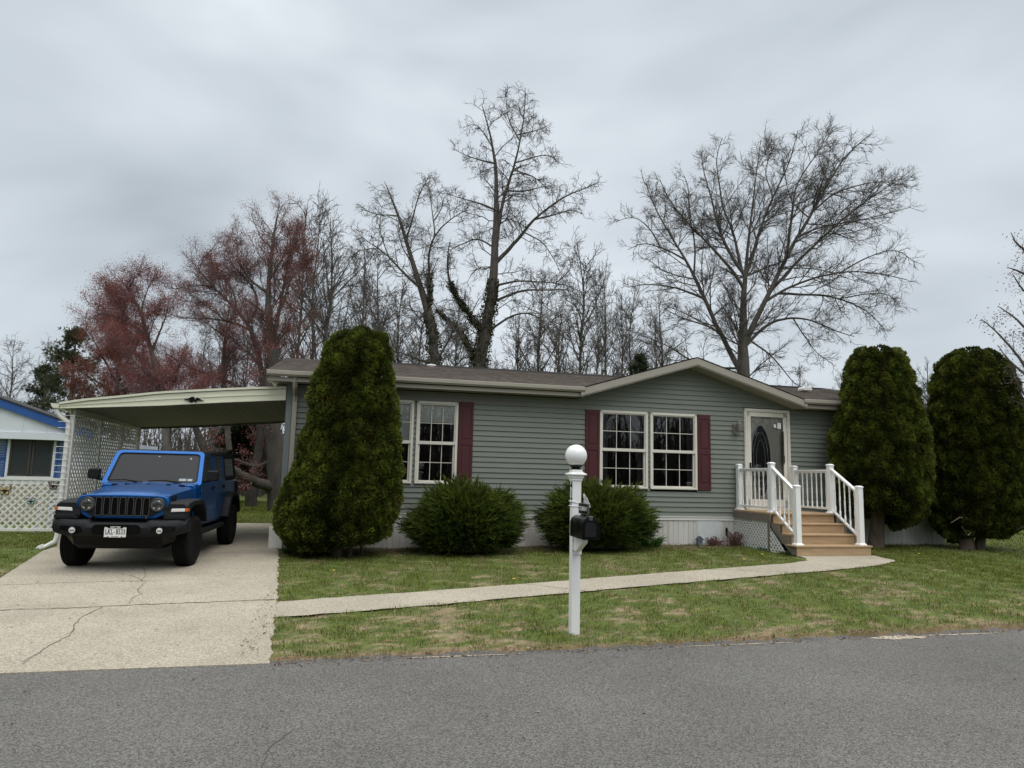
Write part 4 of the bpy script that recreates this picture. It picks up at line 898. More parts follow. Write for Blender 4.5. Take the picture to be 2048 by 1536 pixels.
def butterfly(px, py, s, colr, label):
    ct = lattice  # placement on the fence plane
    X = at(px, py, 1.0)-np.array([0,0,CAM_H]); n = EY; k = ((HO+EY*(FV-.03)-np.array([0,0,CAM_H]))@n)/(X@n); p = X*k+np.array([0,0,CAM_H])
    t = thing('butterfly_ornament', label, 'ornament', tuple(p), YAW, 'butterfly ornaments on the lattice fence')
    cm = pm('butterfly '+label.split()[0], colr, .5, .1, 20)
    for sg in (1, -1):
        m_ = MB(); q = [(sg*x*s, y*s) for x, y in WG]; m_.prism(q, -.012, -.004, 'y'); w_ = m_.build('wing', M['black'], t)
        m_ = MB()
        c1 = np.array([.15,.13]); m_.prism([(sg*(c1[0]+(x-c1[0])*.68)*s, (c1[1]+(y-c1[1])*.68)*s) for x, y in WG[:8]], -.017, -.012, 'y')
        c2 = np.array([.11,-.08]); m_.prism([(sg*(c2[0]+(x-c2[0])*.66)*s, (c2[1]+(y-c2[1])*.66)*s) for x, y in WG[7:]], -.017, -.012, 'y')
        m_.build('wing_panel', cm, w_)
    m_ = MB(); m_.tube([(0,-.01,.10*s),(0,-.02,0),(0,-.01,-.14*s)], [.012*s,.028*s,.010*s], 6); m_.tube([(0,-.012,.10*s),(.05*s,-.014,.20*s)], .005*s, 4); m_.tube([(0,-.012,.10*s),(-.05*s,-.014,.20*s)], .005*s, 4); m_.build('body', M['black'], t)
butterfly(10, 982, .46, (.55,.42,.18), 'yellow butterfly ornament, the leftmost on the white lattice fence')
butterfly(62, 1003, .33, (.36,.58,.60), 'pale blue butterfly ornament, the small middle one on the white lattice fence')
butterfly(107, 972, .40, (.25,.20,.20), 'mauve grey butterfly ornament at the right end of the white lattice fence')
# ------------------------------------------------------------------ blue off-road car
JY = math.radians(10.2)
jeep = thing('off_road_car', 'blue four door off road car with black roof and fenders parked under the carport', 'car', (-5.98, 11.60, .145), JY)
jeep.rotation_euler = (math.radians(.9), 0, JY)
def rr(x0, x1, z0, z1, r, n=5):
    """rounded rectangle outline, counter-clockwise"""
    P = []
    for cx, cz, a in ((x1-r, z0+r, -PI/2), (x1-r, z1-r, 0), (x0+r, z1-r, PI/2), (x0+r, z0+r, PI)):
        for i in range(n+1): t = a+PI/2*i/n; P.append((cx+r*math.cos(t), cz+r*math.sin(t)))
    return P
# tub: lofted along y
def tub_sec(y, w0, w1, z0, z1): return [(-w0,y,z0),(w0,y,z0),(w1+.012,y,(z0+z1)/2),(w1,y,z1-.05),(w1-.03,y,z1),(-w1+.03,y,z1),(-w1,y,z1-.05),(-w1-.012,y,(z0+z1)/2)]
m_ = MB(); m_.loft([tub_sec(.50,.70,.74,.62,1.26), tub_sec(.62,.76,.775,.56,1.285), tub_sec(1.8,.775,.785,.55,1.30), tub_sec(2.6,.775,.785,.55,1.31), tub_sec(3.70,.75,.77,.60,1.31), tub_sec(3.76,.73,.75,.66,1.29)])
body = m_.build('body', M['paint'], jeep, bevel=.012)
# hood with raised centre and rolled shoulders
def hood_sec(y, w, zs, zt_, b):
    q = [(-w,zs),(-w+.004,zt_-.09),(-w+.025,zt_-.035),(-w+.075,zt_-.008),(-w*.70,zt_),(-w*.62,zt_+b),(-w*.3,zt_+b+.012),(0,zt_+b+.016)]
    q = q+[(-x, z) for x, z in q[-2::-1]]
    return [(x, y, z) for x, z in q]
secs = [hood_sec(-.600,.585,1.03,1.105,.0), hood_sec(-.585,.60,.98,1.125,.004), hood_sec(-.50,.615,.92,1.150,.012), hood_sec(-.2,.645,.90,1.185,.022), hood_sec(.15,.685,.90,1.215,.026), hood_sec(.42,.725,.90,1.235,.026), hood_sec(.52,.738,.90,1.240,.016)]
m_ = MB(); m_.loft(secs, closed=False, cap=False); hood = m_.build('hood', M['paint'], jeep, smooth=True)
m_ = MB(); m_.loft([hood_sec(.535,.742,.90,1.242,.0), hood_sec(.60,.752,.90,1.262,.0), hood_sec(.66,.77,.90,1.285,.0)], closed=False, cap=False); m_.build('cowl', M['paint'], jeep, smooth=True)
m_ = MB(); m_.box(-.52,.52,.545,.60,1.250,1.268); m_.build('cowl_vent', M['black_plastic'], jeep, bevel=.004)
m_ = MB()
for sx in (-1, 1): m_.box(sx*.645-.02, sx*.645+.02, -.40, -.32, 1.02, 1.13); m_.box(sx*.655-.025, sx*.655+.025, -.385, -.34, 1.06, 1.145)
m_.build('hood_latch', M['black_plastic'], hood, bevel=.006)
m_ = MB()
for x in (-.30, .02, .34): m_.box(x-.03, x+.03, .36, .42, 1.255, 1.282)
for x in (-.52, .52): m_.box(x-.05, x+.05, .48, .60, 1.245, 1.268)
m_.build('washer_nozzle', M['black_plastic'], hood, bevel=.006)
# grille
out = []
for x, z in [(-.47,.785),(.47,.785),(.555,.83),(.615,.90),(.648,.99),(.650,1.05),(.628,1.10),(.585,1.128),(.50,1.142),(0,1.150)]: out.append((x, z))
out += [(-x, z) for x, z in out[8:1:-1]]
m_ = MB(); m_.prism(out, -.645, -.52, 'y'); gri = m_.build('grille', M['paint'], jeep, bevel=.018, seg=3)
ins = [(-.41,.825),(.41,.825),(.455,.840),(.490,.868),(.515,.882)]
for t in np.linspace(-1.15, 1.57, 12): ins.append((.492+.113*math.cos(t), .998+.110*math.sin(t)))
ins += [(.36,1.108),(.0,1.110)]; ins += [(-x, z) for x, z in ins[-2:1:-1]]
m_ = MB(); m_.prism(ins, -.653, -.640, 'y'); m_.build('inset', M['black_plastic'], gri)
for i in range(7):
    xc = (i-3)*.1115
    q = [(xc-.040,.832),(xc+.040,.832),(xc+.045,.845),(xc+.047,.98),(xc+.040,1.10),(xc+.034,1.106),(xc-.034,1.106),(xc-.040,1.10),(xc-.047,.98),(xc-.045,.845)]
    sk = .018*(i-3)/3
    m_ = MB(); n = len(q); ring = []
    for sc_, y in ((1.0,-.655),(1.0,-.666),(.86,-.666),(.84,-.640)):
        ring.append([(xc+(x-xc)*sc_+0*sk, y, .97+(z-.97)*(1-(1-sc_)*.35)) for x, z in q])
    m_.loft(ring, cap=False); m_.build('slot_rim', M['steel'], gri, smooth=False)
    m_ = MB(); m_.prism([(xc+(x-xc)*.86, .97+(z-.97)*.95) for x, z in q], -.6545, -.653, 'y')
    for k2 in range(9): m_.box(xc-.036, xc+.036, -.660, -.6546, .85+k2*.028, .858+k2*.028)
    m_.build('slot_mesh', M['black'], gri)
for sx in (-1, 1):
    T = Matrix.Translation((sx*.492, -.655, .998)) @ Matrix.Rotation(PI/2, 4, 'X') @ Matrix.Scale(.87, 4)
    m_ = MB(); m_.lathe([(.104,0),(.118,.012),(.121,.022),(.112,.028),(.100,.018),(.094,.005)], 32, T); hl = m_.build('headlight', M['black_plastic'], jeep, smooth=True)
    m_ = MB(); m_.lathe([(.1205,.0225),(.1235,.020),(.1235,.014),(.119,.012)], 32, T); m_.build('bezel', M['steel'], hl, smooth=True)
    m_ = MB(); m_.lathe([(.097,.004),(.090,.018),(.07,.028),(.04,.034),(0,.036)], 32, T); m_.build('lens', M['dark_lens'], hl, smooth=True)
    m_ = MB()
    for a_, b_ in ((3.75, 4.25), (5.0, 5.5), (1.1, 1.3)):
        for t in np.linspace(a_, b_, 5)[:-1]:
            dt = (b_-a_)/4; m_.add([T @ Vector((r_*math.cos(t_), r_*math.sin(t_), .0365 if r_ < .07 else .030)) for r_, t_ in ((.062,t),(.080,t),(.080,t+dt),(.062,t+dt))], [(0,1,2,3)])
    m_.build('light_guide', M['lens'], hl)
# bumper: moulded black plastic, profile lofted across the car
def bump_sec(x):
    a = abs(x); yf = -.86+.02*(a/.3)**2*(a < .3)+(.02 if a >= .3 else 0)+max(0, a-.42)**2*.55; zt_ = float(np.interp(a, [0,.34,.42,.52,.70,.90,.94], [.735,.735,.775,.775,.775,.80,.79])); zb = float(np.interp(a, [0,.45,.70,.86,.94], [.545,.545,.550,.565,.60]))
    yb = yf+.26
    return [(x,yb,zb),(x,yf+.05,zb-.01),(x,yf+.005,zb+.05),(x,yf,zb+.12),(x,yf+.025,zt_-.045),(x,yf+.06,zt_-.008),(x,yf+.10,zt_),(x,yb,zt_)]
m_ = MB(); m_.loft([bump_sec(x) for x in (-.94,-.90,-.82,-.74,-.64,-.56,-.50,-.42,-.36,-.31,-.15,0,.15,.31,.36,.42,.50,.56,.64,.74,.82,.90,.94)])
bmp = m_.build('front_bumper', M['black_plastic'], jeep, smooth=True, bevel=.006)
m_ = MB()
for sx in (-1, 1):
    m_.prism([(sx*x, z) for x, z in ((.60,.78),(.93,.79),(.925,.845),(.66,.845),(.60,.80))], -.70, -.48, 'y')
m_.build('end_cap', M['black_plastic'], bmp, bevel=.012)
m_ = MB(); m_.prism(rr(-.335,.335,.565,.715,.07), -.862, -.84, 'y'); m_.build('plate_recess', M['black'], bmp)
for sx in (-1, 1):
    m_ = MB(); q = [(sx*x, z) for x, z in ((.475,.60),(.53,.570),(.72,.580),(.80,.625),(.80,.685),(.55,.690),(.49,.675))]; 
    secs = [[(x, y-.015+max(0, abs(x)-.42)**2*.55, z) for x, z in q] for y in (-.838, -.815)]; m_.loft(secs); m_.build('lamp_pocket', M['black'], bmp)
    T = Matrix.Translation((sx*.60, -.842, .628)) @ Matrix.Rotation(PI/2, 4, 'X')
    m_ = MB(); m_.lathe([(.050,0),(.056,.014),(.052,.020),(.047,.012)], 22, T); fg = m_.build('fog_lamp', M['black_plastic'], jeep, smooth=True)
    m_ = MB(); m_.lathe([(.049,.006),(.04,.017),(0,.021)], 22, T); m_.build('lens', M['lens'], fg, smooth=True)
    m_ = MB(); 
    for a_ in (-.018, .004, .024): m_.box(a_-.006+sx*.60, a_+.006+sx*.60, -.866, -.862, .612, .640)
    m_.build('reflector', M['steel'], fg)
    m_ = MB(); m_.tube([(sx*.375,-.60,.765),(sx*.375,-.76,.785),(sx*.39,-.80,.81),(sx*.36,-.79,.835),(sx*.35,-.74,.80)], .016, 8); m_.build('tow_hook', M['black'], jeep, smooth=True)
m_ = MB(); m_.loft([[(-.80,-.62,.56),(-.62,-.78,.545),(.62,-.78,.545),(.80,-.62,.56)], [(-.74,-.50,.44),(-.62,-.68,.40),(.62,-.68,.40),(.74,-.50,.44)], [(-.64,-.42,.35),(-.58,-.58,.335),(.58,-.58,.335),(.64,-.42,.35)]], closed=True); m_.build('air_dam', M['black'], jeep)
# number plate
npl = MB(); npl.prism(rr(-.153,.153,.530,.690,.012), -.880, -.876, 'y'); plate = npl.build('number_plate', pm('number plate white', (.78,.79,.78), .35, .04, 10), jeep)
m_ = MB(); lettering(m_, 'LKL', .108, (-.083,-.8808,.607), (1,0,0), (0,0,1), .60); lettering(m_, '8533', .108, (.073,-.8808,.607), (1,0,0), (0,0,1), .60)
m_.add([(-.030,-.8808,.602),(-.018,-.8808,.606),(-.010,-.8808,.614),(-.006,-.8808,.600),(-.020,-.8808,.597)], [(0,1,2,3,4)])
m_.build('lettering', pm('plate navy ink', (.02,.03,.07), .5, .05, 10), plate)
m_ = MB(); m_.box(-.105,.105,-.8845,-.8802,.664,.694); m_.box(-.155,-.075,-.8845,-.8802,.680,.694); m_.box(.075,.155,-.8845,-.8802,.680,.694); m_.box(-.097,-.085,-.8845,-.8802,.528,.548); m_.box(-.16,-.090,-.8845,-.8802,.524,.534); m_.box(.090,.16,-.8845,-.8802,.524,.534); m_.box(-.160,-.152,-.8845,-.8802,.526,.694); m_.box(.152,.160,-.8845,-.8802,.526,.694); m_.box(.085,.097,-.8845,-.8802,.528,.548)
m_.build('plate_frame', M['black'], plate)
m_ = MB(); lettering(m_, 'NEW YORK', .030, (0,-.8852,.679), (1,0,0), (0,0,1), .9); m_.build('state_lettering', M['white'], plate)
m_ = MB(); lettering(m_, 'EXCELSIOR', .022, (0,-.8808,.541), (1,0,0), (0,0,1), .9); m_.build('motto_lettering', pm('plate ink', (.05,.06,.09), .5, .05, 10), plate)
# fenders
def fender(sx, yc, front):
    q = ([(-.655,.80),(-.665,.84),(-.640,.99),(-.56,1.030),(-.30,1.055),(.22,1.055),(.42,1.02),(.60,.88),(.70,.66)] if front else [(-.60,.60),(-.52,.80),(-.38,.97),(-.22,1.045),(.20,1.05),(.36,1.0),(.52,.84),(.62,.62)])
    qi = ([(-.56,.80),(-.52,.88),(-.44,.94),(-.26,.985),(.18,.985),(.36,.95),(.52,.82),(.61,.65)] if front else [(-.53,.60),(-.46,.76),(-.33,.91),(-.19,.975),(.17,.98),(.31,.93),(.45,.80),(.54,.62)])
    m = MB(); poly = q+qi[::-1]
    xs = (.60, .86, .915, .935); 
    secs = []
    for x, ins_ in ((.58,0),(.84,0),(.905,.006),(.932,.035)):
        cy, cz = 0.0, .75
        secs.append([(sx*x, yc+y*(1-ins_), cz+(z-cz)*(1-ins_*.9)) for y, z in poly])
    m.loft(secs)
    if front:
        m.prism([(sx*x, z) for x, z in ((.615,.80),(.925,.815),(.930,.90),(.915,.985),(.86,1.02),(.66,1.02),(.62,.98))], yc-.655, yc-.55, 'y')
    return m.build('fender', M['black_plastic'], jeep, bevel=.010)
for sx in (-1, 1):
    fd = fender(sx, 0, True); fender(sx, 3.0, False)
    m_ = MB(); q = [(sx*x, z) for x, z in ((.690,.895),(.895,.905),(.890,.952),(.700,.945))]; m_.prism(q, -.668, -.62, 'y'); m_.build('turn_lamp', M['lens'], fd, bevel=.006)
    m_ = MB(); m_.prism([(sx*x, z) for x, z in ((.897,.905),(.938,.905),(.934,.955),(.893,.952))], -.664, -.56, 'y'); m_.build('side_marker', M['amber'], fd, bevel=.005)
# dark underbody and wheel wells
m_ = MB(); m_.box(-.60,.60,-.50,3.65,.42,.92); m_.box(-.58,.58,-.52,.5,.70,1.08); m_.box(-.40,.40,-.3,3.6,.30,.45); m_.tube([(-.7,0,.40),(.7,0,.40)], .05, 8); m_.tube([(-.7,3.0,.40),(.7,3.0,.40)], .06, 8); m_.build('underbody', M['black'], jeep)
m_ = MB()
for sx in (-1, 1): m_.box(sx*.80-.06, sx*.80+.06, .72, 2.42, .42, .50)
m_.build('side_step', M['black_plastic'], jeep, bevel=.02)
# wheels
def wheel(x, y, sx, steer=0.0):
    T = Matrix.Translation((x, y, .402)) @ Matrix.Rotation(steer, 4, 'Z') @ Matrix.Rotation(sx*PI/2, 4, 'Y')
    w_ = MB(); hw = .125
    w_.lathe([(.225,-hw+.015),(.30,-hw-.004),(.365,-hw+.004),(.392,-hw+.030)]+[p for k2 in range(5) for p in ((.402,-hw+.034+k2*.041),(.402,-hw+.066+k2*.041),(.389,-hw+.068+k2*.041),(.389,-hw+.073+k2*.041))][:-2]+[(.392,hw-.030),(.365,hw-.004),(.30,hw+.004),(.225,hw-.015)], 48, T, closed=False)
    wh = w_.build('wheel', M['rubber'], jeep, smooth=True)
    r_ = MB(); r_.lathe([(.236,-.10),(.236,.102),(.222,.108),(.205,.095),(.200,.03),(.205,-.1)], 36, T, closed=True); r_.lathe([(.0,.085),(.035,.085),(.045,.07),(.06,.06),(.062,.02)], 16, T)
    for k2 in range(5):
        for dd in (-.14, .14):
            t = 2*PI*k2/5+dd; c_, s_ = math.cos(t), math.sin(t)
            vs_ = []
            for rr_2, hw2, z in ((.05,.020,.060),(.205,.016,.088)):
                for k3, zz in ((-1,z),(1,z),(1,z-.03),(-1,z-.03)): vs_.append(T @ Vector((rr_2*c_-k3*hw2*s_, rr_2*s_+k3*hw2*c_, zz)))
            r_.add(vs_, [(0,1,5,4),(1,2,6,5),(2,3,7,6),(3,0,4,7),(4,5,6,7)])
    r_.build('rim', M['steel'], wh)
    d_ = MB(); d_.lathe([(0,-.02),(.16,-.02),(.16,-.005),(0,-.005)], 24, T); d_.build('brake_disc', M['black'], wh)
for sx in (-1, 1): wheel(sx*.80, 0, sx, math.radians(-3)); wheel(sx*.80, 3.0, sx)
# windscreen frame and glass: plane tilted back
def ws(x, t): return (x*(.79-.075*t)/.79, .635+.42*t, 1.262+.552*t)
def ring_loft(mb, outl, inl, dn):
    n = len(outl); d = Vector(dn)
    vs_ = outl+inl+[tuple(Vector(p)+d) for p in inl]+[tuple(Vector(p)+d) for p in outl]
    mb.add(vs_, [(i, (i+1)%n, n+(i+1)%n, n+i) for i in range(n)]+[(n+i, n+(i+1)%n, 2*n+(i+1)%n, 2*n+i) for i in range(n)]+[(3*n+i, 3*n+(i+1)%n, (i+1)%n, i) for i in range(n)]+[(2*n+i, 2*n+(i+1)%n, 3*n+(i+1)%n, 3*n+i) for i in range(n)])
o2 = [ws(x, t) for x, t in rr(-.80,.80,-.03,1.04,.10,5)]
i2 = [ws(x, t) for x, t in rr(-.725,.725,.055,.955,.085,5)]
m_ = MB(); ring_loft(m_, o2, i2, (0,.05,-.036)); wsf = m_.build('windscreen_frame', M['paint'], jeep, bevel=.008)
m_ = MB(); n = len(i2); gs = [tuple(Vector(p)+Vector((0,.016,-.012))) for p in [ws(x, t) for x, t in rr(-.74,.74,.04,.97,.085,5)]]; m_.add(gs, [tuple(range(n))]); m_.build('windscreen', M['windscreen'], wsf)
m_ = MB(); bd = [ws(x, t) for x, t in rr(-.727,.727,.052,.958,.085,5)]; bi = [ws(x, t) for x, t in rr(-.70,.70,.085,.925,.07,5)]
m_.add([tuple(Vector(p)+Vector((0,.0135,-.010))) for p in bd+bi], [(i, (i+1)%n, n+(i+1)%n, n+i) for i in range(n)]); m_.build('glass_border', M['black'], wsf)
m_ = MB()
for x0, x1, t0, t1 in ((.42,.54,.13,.20),(.56,.64,.13,.20),(.545,.575,.80,.85),(-.03,.0,.86,.885)):
    m_.add([tuple(Vector(ws(x, t))+Vector((0,.0125,-.0095))) for x, t in ((x0,t0),(x1,t0),(x1,t1),(x0,t1))], [(0,1,2,3)])
m_.build('sticker', pm('faded sticker', (.28,.33,.36), .5, .2, 40), wsf)
m_ = MB()
for x in (-.70, -.06):
    a_, b_ = Vector(ws(x, .09))+Vector((0,-.012,.008)), Vector(ws(x+.55, .045))+Vector((0,-.02,.014))
    m_.tube([a_, (a_+b_)/2+Vector((0,-.006,.02)), b_], .009, 6); m_.tube([Vector(ws(x+.26,.11))+Vector((0,-.02,.015)), Vector(ws(x+.60,-.05))+Vector((0,-.04,.02))], [.008,.013], 6)
m_.build('wiper', M['black'], jeep)
# hard top and cab sides
def top_sec(y, w, z, r): return [(-w-.012,y,z-.10),(w+.012,y,z-.10),(w+.004,y,z-.045),(w-.03,y,z-.012),(w-.12,y,z),(-w+.12,y,z),(-w+.03,y,z-.012),(-w-.004,y,z-.045)]
m_ = MB(); m_.loft([top_sec(1.075,.702,1.826,0), top_sec(1.14,.708,1.846,0), top_sec(2.0,.715,1.858,0), top_sec(3.3,.71,1.850,0), top_sec(3.62,.70,1.832,0), top_sec(3.68,.69,1.81,0)]); m_.build('hard_top', M['black_plastic'], jeep, bevel=.012)
def side(y, z, sx, off=0.0):   # cab side plane leans in above the waist
    t = (z-1.30)/.5; return (sx*(.778-.062*t+off), y, z)
for sx in (-1, 1):
    for nm, y0, y1, yt0, yt1, mt in (('front_door', .72, 1.74, 1.04, 1.74, 'paint'), ('rear_door', 1.77, 2.60, 1.77, 2.56, 'paint')):
        q = [(y0+.02,.62),(y1-.02,.60),(y1,.66),(y1,1.30),(y0,1.29),(y0,.70)] if nm == 'front_door' else [(y0+.02,.60),(2.34,.60),(2.46,.80),(y1,1.02),(y1,1.31),(y0,1.30),(y0,.66)]
        m_ = MB(); m_.prism([(y, z) for y, z in q], sx*.772, sx*.800, 'x'); dd = m_.build(nm, M['paint'], jeep, bevel=.010)
        wo = [(y0+.05,1.30),(y1,1.30),(yt1,1.79),(yt0,1.79)]; wi = [(y0+.16,1.335),(y1-.055,1.335),(yt1-.055,1.745),(yt0+.05,1.745)]
        m_ = MB(); A1 = [side(y, z, sx) for y, z in wo]; B1 = [side(y, z, sx) for y, z in wi]; ring_loft(m_, A1, B1, (-sx*.03, 0, 0)); m_.build('window_frame', M['paint'], dd, bevel=.004)
        m_ = MB(); m_.add([side(y, z, sx, -.012) for y, z in [(y0+.1,1.31),(y1-.02,1.31),(yt1-.02,1.77),(yt0+.02,1.77)]], [(0,1,2,3)]); m_.build('pane', M['car_glass'], dd)
        m_ = MB(); yh = y1-.20; m_.box(min(sx*.80,sx*.822), max(sx*.80,sx*.822), yh-.09, yh+.09, 1.17, 1.20); m_.box(min(sx*.798,sx*.812), max(sx*.798,sx*.812), yh-.10, yh+.10, 1.155, 1.215); m_.build('handle', M['black_plastic'], dd, bevel=.006)
        m_ = MB()
        for zz in (.78, 1.12): m_.box(min(sx*.79,sx*.815), max(sx*.79,sx*.815), y0-.045, y0+.035, zz, zz+.035)
        m_.build('hinge', M['paint'], dd, bevel=.004)
    m_ = MB(); wo = [(2.60,1.30),(3.70,1.30),(3.64,1.80),(2.57,1.80)]; wi = [(2.70,1.37),(3.58,1.37),(3.53,1.72),(2.68,1.72)]
    ring_loft(m_, [side(y, z, sx) for y, z in wo], [side(y, z, sx) for y, z in wi], (-sx*.03, 0, 0)); q_ = m_.build('quarter_panel', M['black_plastic'], jeep, bevel=.005)
    m_ = MB(); m_.add([side(y, z, sx, -.012) for y, z in [(2.64,1.33),(3.62,1.33),(3.58,1.76),(2.64,1.76)]], [(0,1,2,3)]); m_.build('pane', M['car_glass'], q_)
    m_ = MB()
    for k2 in range(9): z = 1.38+k2*.042; m_.add([side(2.74,z,sx,-.0105), side(3.52,z,sx,-.0105), side(3.52,z+.009,sx,-.0105), side(2.74,z+.009,sx,-.0105)], [(0,1,2,3)])
    m_.build('pane_line', M['steel'], q_)  # thin grey lines across the rear side pane
    m_ = MB(); m_.add([side(1.02,1.30,sx,-.05), side(3.7,1.30,sx,-.05), side(3.6,1.80,sx,-.05), side(1.04,1.80,sx,-.05)], [(0,1,2,3)]); m_.build('cab_lining', M['black'], jeep)
    # mirror
    m_ = MB(); m_.loft([[(sx*x, y, z) for x, z in rr(.855,1.045,1.325,1.515,.035,3)] for y in (.80,)]+[[(sx*(.95+(x-.95)*.88), .70, 1.42+(z-1.42)*.86) for x, z in rr(.855,1.045,1.325,1.515,.035,3)]]); mi_ = m_.build('mirror', M['black_plastic'], jeep, bevel=.012)
    m_ = MB(); m_.tube([(sx*.79,.80,1.32),(sx*.86,.78,1.335),(sx*.93,.77,1.36)], [.03,.028,.03], 8); m_.build('mirror_arm', M['black_plastic'], mi_, smooth=True)
    m_ = MB(); m_.add([(sx*.87,.802,1.34),(sx*1.03,.802,1.34),(sx*1.03,.802,1.50),(sx*.87,.802,1.50)], [(0,1,2,3)]); m_.build('mirror_glass', M['chrome'], mi_)
    m_ = MB(); m_.box(sx*.76-.05, sx*.76+.05, 3.74, 3.82, 1.00, 1.24); m_.build('tail_lamp', M['black_plastic'], jeep, bevel=.012)
T = Matrix.Translation((.12, 3.93, 1.08)) @ Matrix.Rotation(PI/2, 4, 'X')
m_ = MB(); m_.lathe([(.20,-.10),(.36,-.11),(.395,-.08),(.395,.08),(.36,.11),(.20,.10)], 36, T, closed=False); m_.build('spare_wheel', M['rubber'], jeep, smooth=True)
m_ = MB(); m_.box(-.85,.85,3.80,3.94,.58,.72); m_.build('rear_bumper', M['black_plastic'], jeep, bevel=.02)
# ------------------------------------------------------------------ lamp post with number and mailbox
PU, PV = -1.075, -7.50; PZ = float(gz(PU, PV))
lp = thing('lamp_post', 'white square lamp post with a round milk glass globe standing between path and road', 'lamp post', tuple(W(PU, PV, PZ)), YAW)
def z_(z): return z-PZ
hw = .049
m_ = MB(); m_.box(-hw, hw, -hw, hw, -.15, z_(1.705)); m_.build('post', M['white'], lp, bevel=.006)
def sq(mb, prof, x=0, y=0):
    secs = [[(x-w,y-w,z),(x+w,y-w,z),(x+w,y+w,z),(x-w,y+w,z)] for w, z in prof]; mb.loft(secs)
m_ = MB(); sq(m_, [(w, z_(z-.030)) for w, z in [(.054,1.690),(.060,1.700),(.058,1.712),(.070,1.728),(.070,1.742),(.076,1.748),(.098,1.760),(.098,1.766),(.066,1.785),(.058,1.790),(.058,1.815),(.02,1.816)]]); m_.build('cap', M['white'], lp, bevel=.002)
m_ = MB(); m_.lathe([(.052,z_(1.785)),(.056,z_(1.795)),(.046,z_(1.802)),(.066,z_(1.822)),(.070,z_(1.830)),(.0,z_(1.831))], 20); m_.build('fitter', M['black'], lp, smooth=True)
m_ = MB(); n = 26; R_ = .122; m_.lathe([(R_*math.sin(t), z_(1.940)-R_*math.cos(t)) for t in np.linspace(.42, PI, n)], 40); m_.build('globe', M['globe'], lp, smooth=True)
m_ = MB()
for k, ch in enumerate('417'): lettering(m_, ch, .112, (-hw-.002, .0, z_(1.610)-.088*k), (0,-1,0), (0,0,1), 1.2)
m_.build('house_number', M['black'], lp)
m_ = MB(); m_.prism([(-.052-.26,z_(1.068)),(-.052,z_(1.068)),(-.052,z_(.91)),(-.052-.05,z_(.91)),(-.052-.26,z_(1.02))], -.032, .032, 'x'); m_.box(-.055,.055,-.064,-hw-.001,z_(.872),z_(1.068))
m_.build('bracket', M['white'], lp, bevel=.004)
m_ = MB()
for z in (.915, 1.02): m_.lathe([(.006,0),(.006,.004),(0,.005)], 8, Matrix.Translation((-.042,-.064,z_(z))) @ Matrix.Rotation(PI/2, 4, 'X'))
m_.build('bolt', M['bronze'], lp)
# mailbox: arched body with a door towards the road
mbx = thing('mailbox', 'black arched metal mailbox mounted on the white lamp post', 'mailbox', tuple(W(PU-.006, PV-.07, 1.075)), YAW)
def arch(w, h, n=10): return [(-w, 0), (w, 0)]+[(w*math.cos(t), h-w+w*math.sin(t)) for t in np.linspace(0, PI, n)]
MR = Matrix.Rotation(math.radians(-3.5), 4, 'Z')
m_ = MB(); m_.prism(arch(.083,.225), -.50, -.02, 'y', MR); m_.build('body', M['black'], mbx, smooth=True, bevel=.004)
m_ = MB(); m_.prism(arch(.088,.231,14), -.520, -.498, 'y', MR); dd = m_.build('door', M['black'], mbx, smooth=True, bevel=.005)
m_ = MB(); m_.prism([(-.018,.195),(.018,.195),(.022,.238),(-.022,.238)], -.530, -.520, 'y', MR); m_.build('latch', M['steel'], dd, bevel=.003)
m_ = MB(); m_.prism(arch(.060,.150,10), -.5215, -.520, 'y', MR @ Matrix.Translation((0,0,.03))); m_.build('embossing', M['black_plastic'], dd)
sg = thing('street_name_sign', 'small black name sign with pale letters on top of the mailbox', 'sign', tuple(W(PU-.006, PV-.07, 1.302)), YAW)
m_ = MB(); m_.box(-.008,.008,-.43,-.10,.02,.125, MR); m_.build('panel', M['black'], sg)
m_ = MB(); 
for (a, b, c, d) in ((-.435,-.095,.118,.128), (-.435,-.095,.017,.026)): m_.box(-.0095,.0095,a,b,c,d, MR)
m_.box(-.0095,.0095,-.435,-.428,.02,.125,MR); m_.box(-.0095,.0095,-.102,-.095,.02,.125,MR)
m_.build('border', M['steel'], sg)
ax = MR @ Vector((0,-1,0)); o_ = MR @ Vector((-.0088,-.265,.072))
m_ = MB(); lettering(m_, 'COLUMBINE WY', .062, o_, ax, (0,0,1), .62); m_.build('lettering', M['white'], sg)
m_ = MB(); m_.tube([MR @ Vector((0,-.17,-.035)), MR @ Vector((0,-.17,.03))], .008, 6); m_.tube([MR @ Vector((0,-.38,-.035)), MR @ Vector((0,-.38,.03))], .008, 6); m_.build('stand', M['steel'], sg)
# clear plastic bag tied round the post
bagm, nt_, b_ = nmat('clear crumpled plastic'); b_.inputs['Base Color'].default_value = (.85,.87,.88,1); b_.inputs['Roughness'].default_value = .22; b_.inputs['Alpha'].default_value = .55
no_ = nt_.nodes.new('ShaderNodeTexNoise'); no_.inputs['Scale'].default_value = 40; mr_ = nt_.nodes.new('ShaderNodeMapRange'); mr_.inputs['From Min'].default_value = .35; mr_.inputs['From Max'].default_value = .65; mr_.inputs['To Min'].default_value = .05; mr_.inputs['To Max'].default_value = .65; nt_.links.new(no_.outputs['Fac'], mr_.inputs['Value']); nt_.links.new(mr_.outputs['Result'], b_.inputs['Alpha'])
bg_ = thing('plastic_bag', 'crumpled clear plastic bag tied to the lamp post above the mailbox sign', 'bag', tuple(W(PU+.055, PV-.05, 1.385)), YAW)
m_ = MB(); r = random.Random(4); secs = []
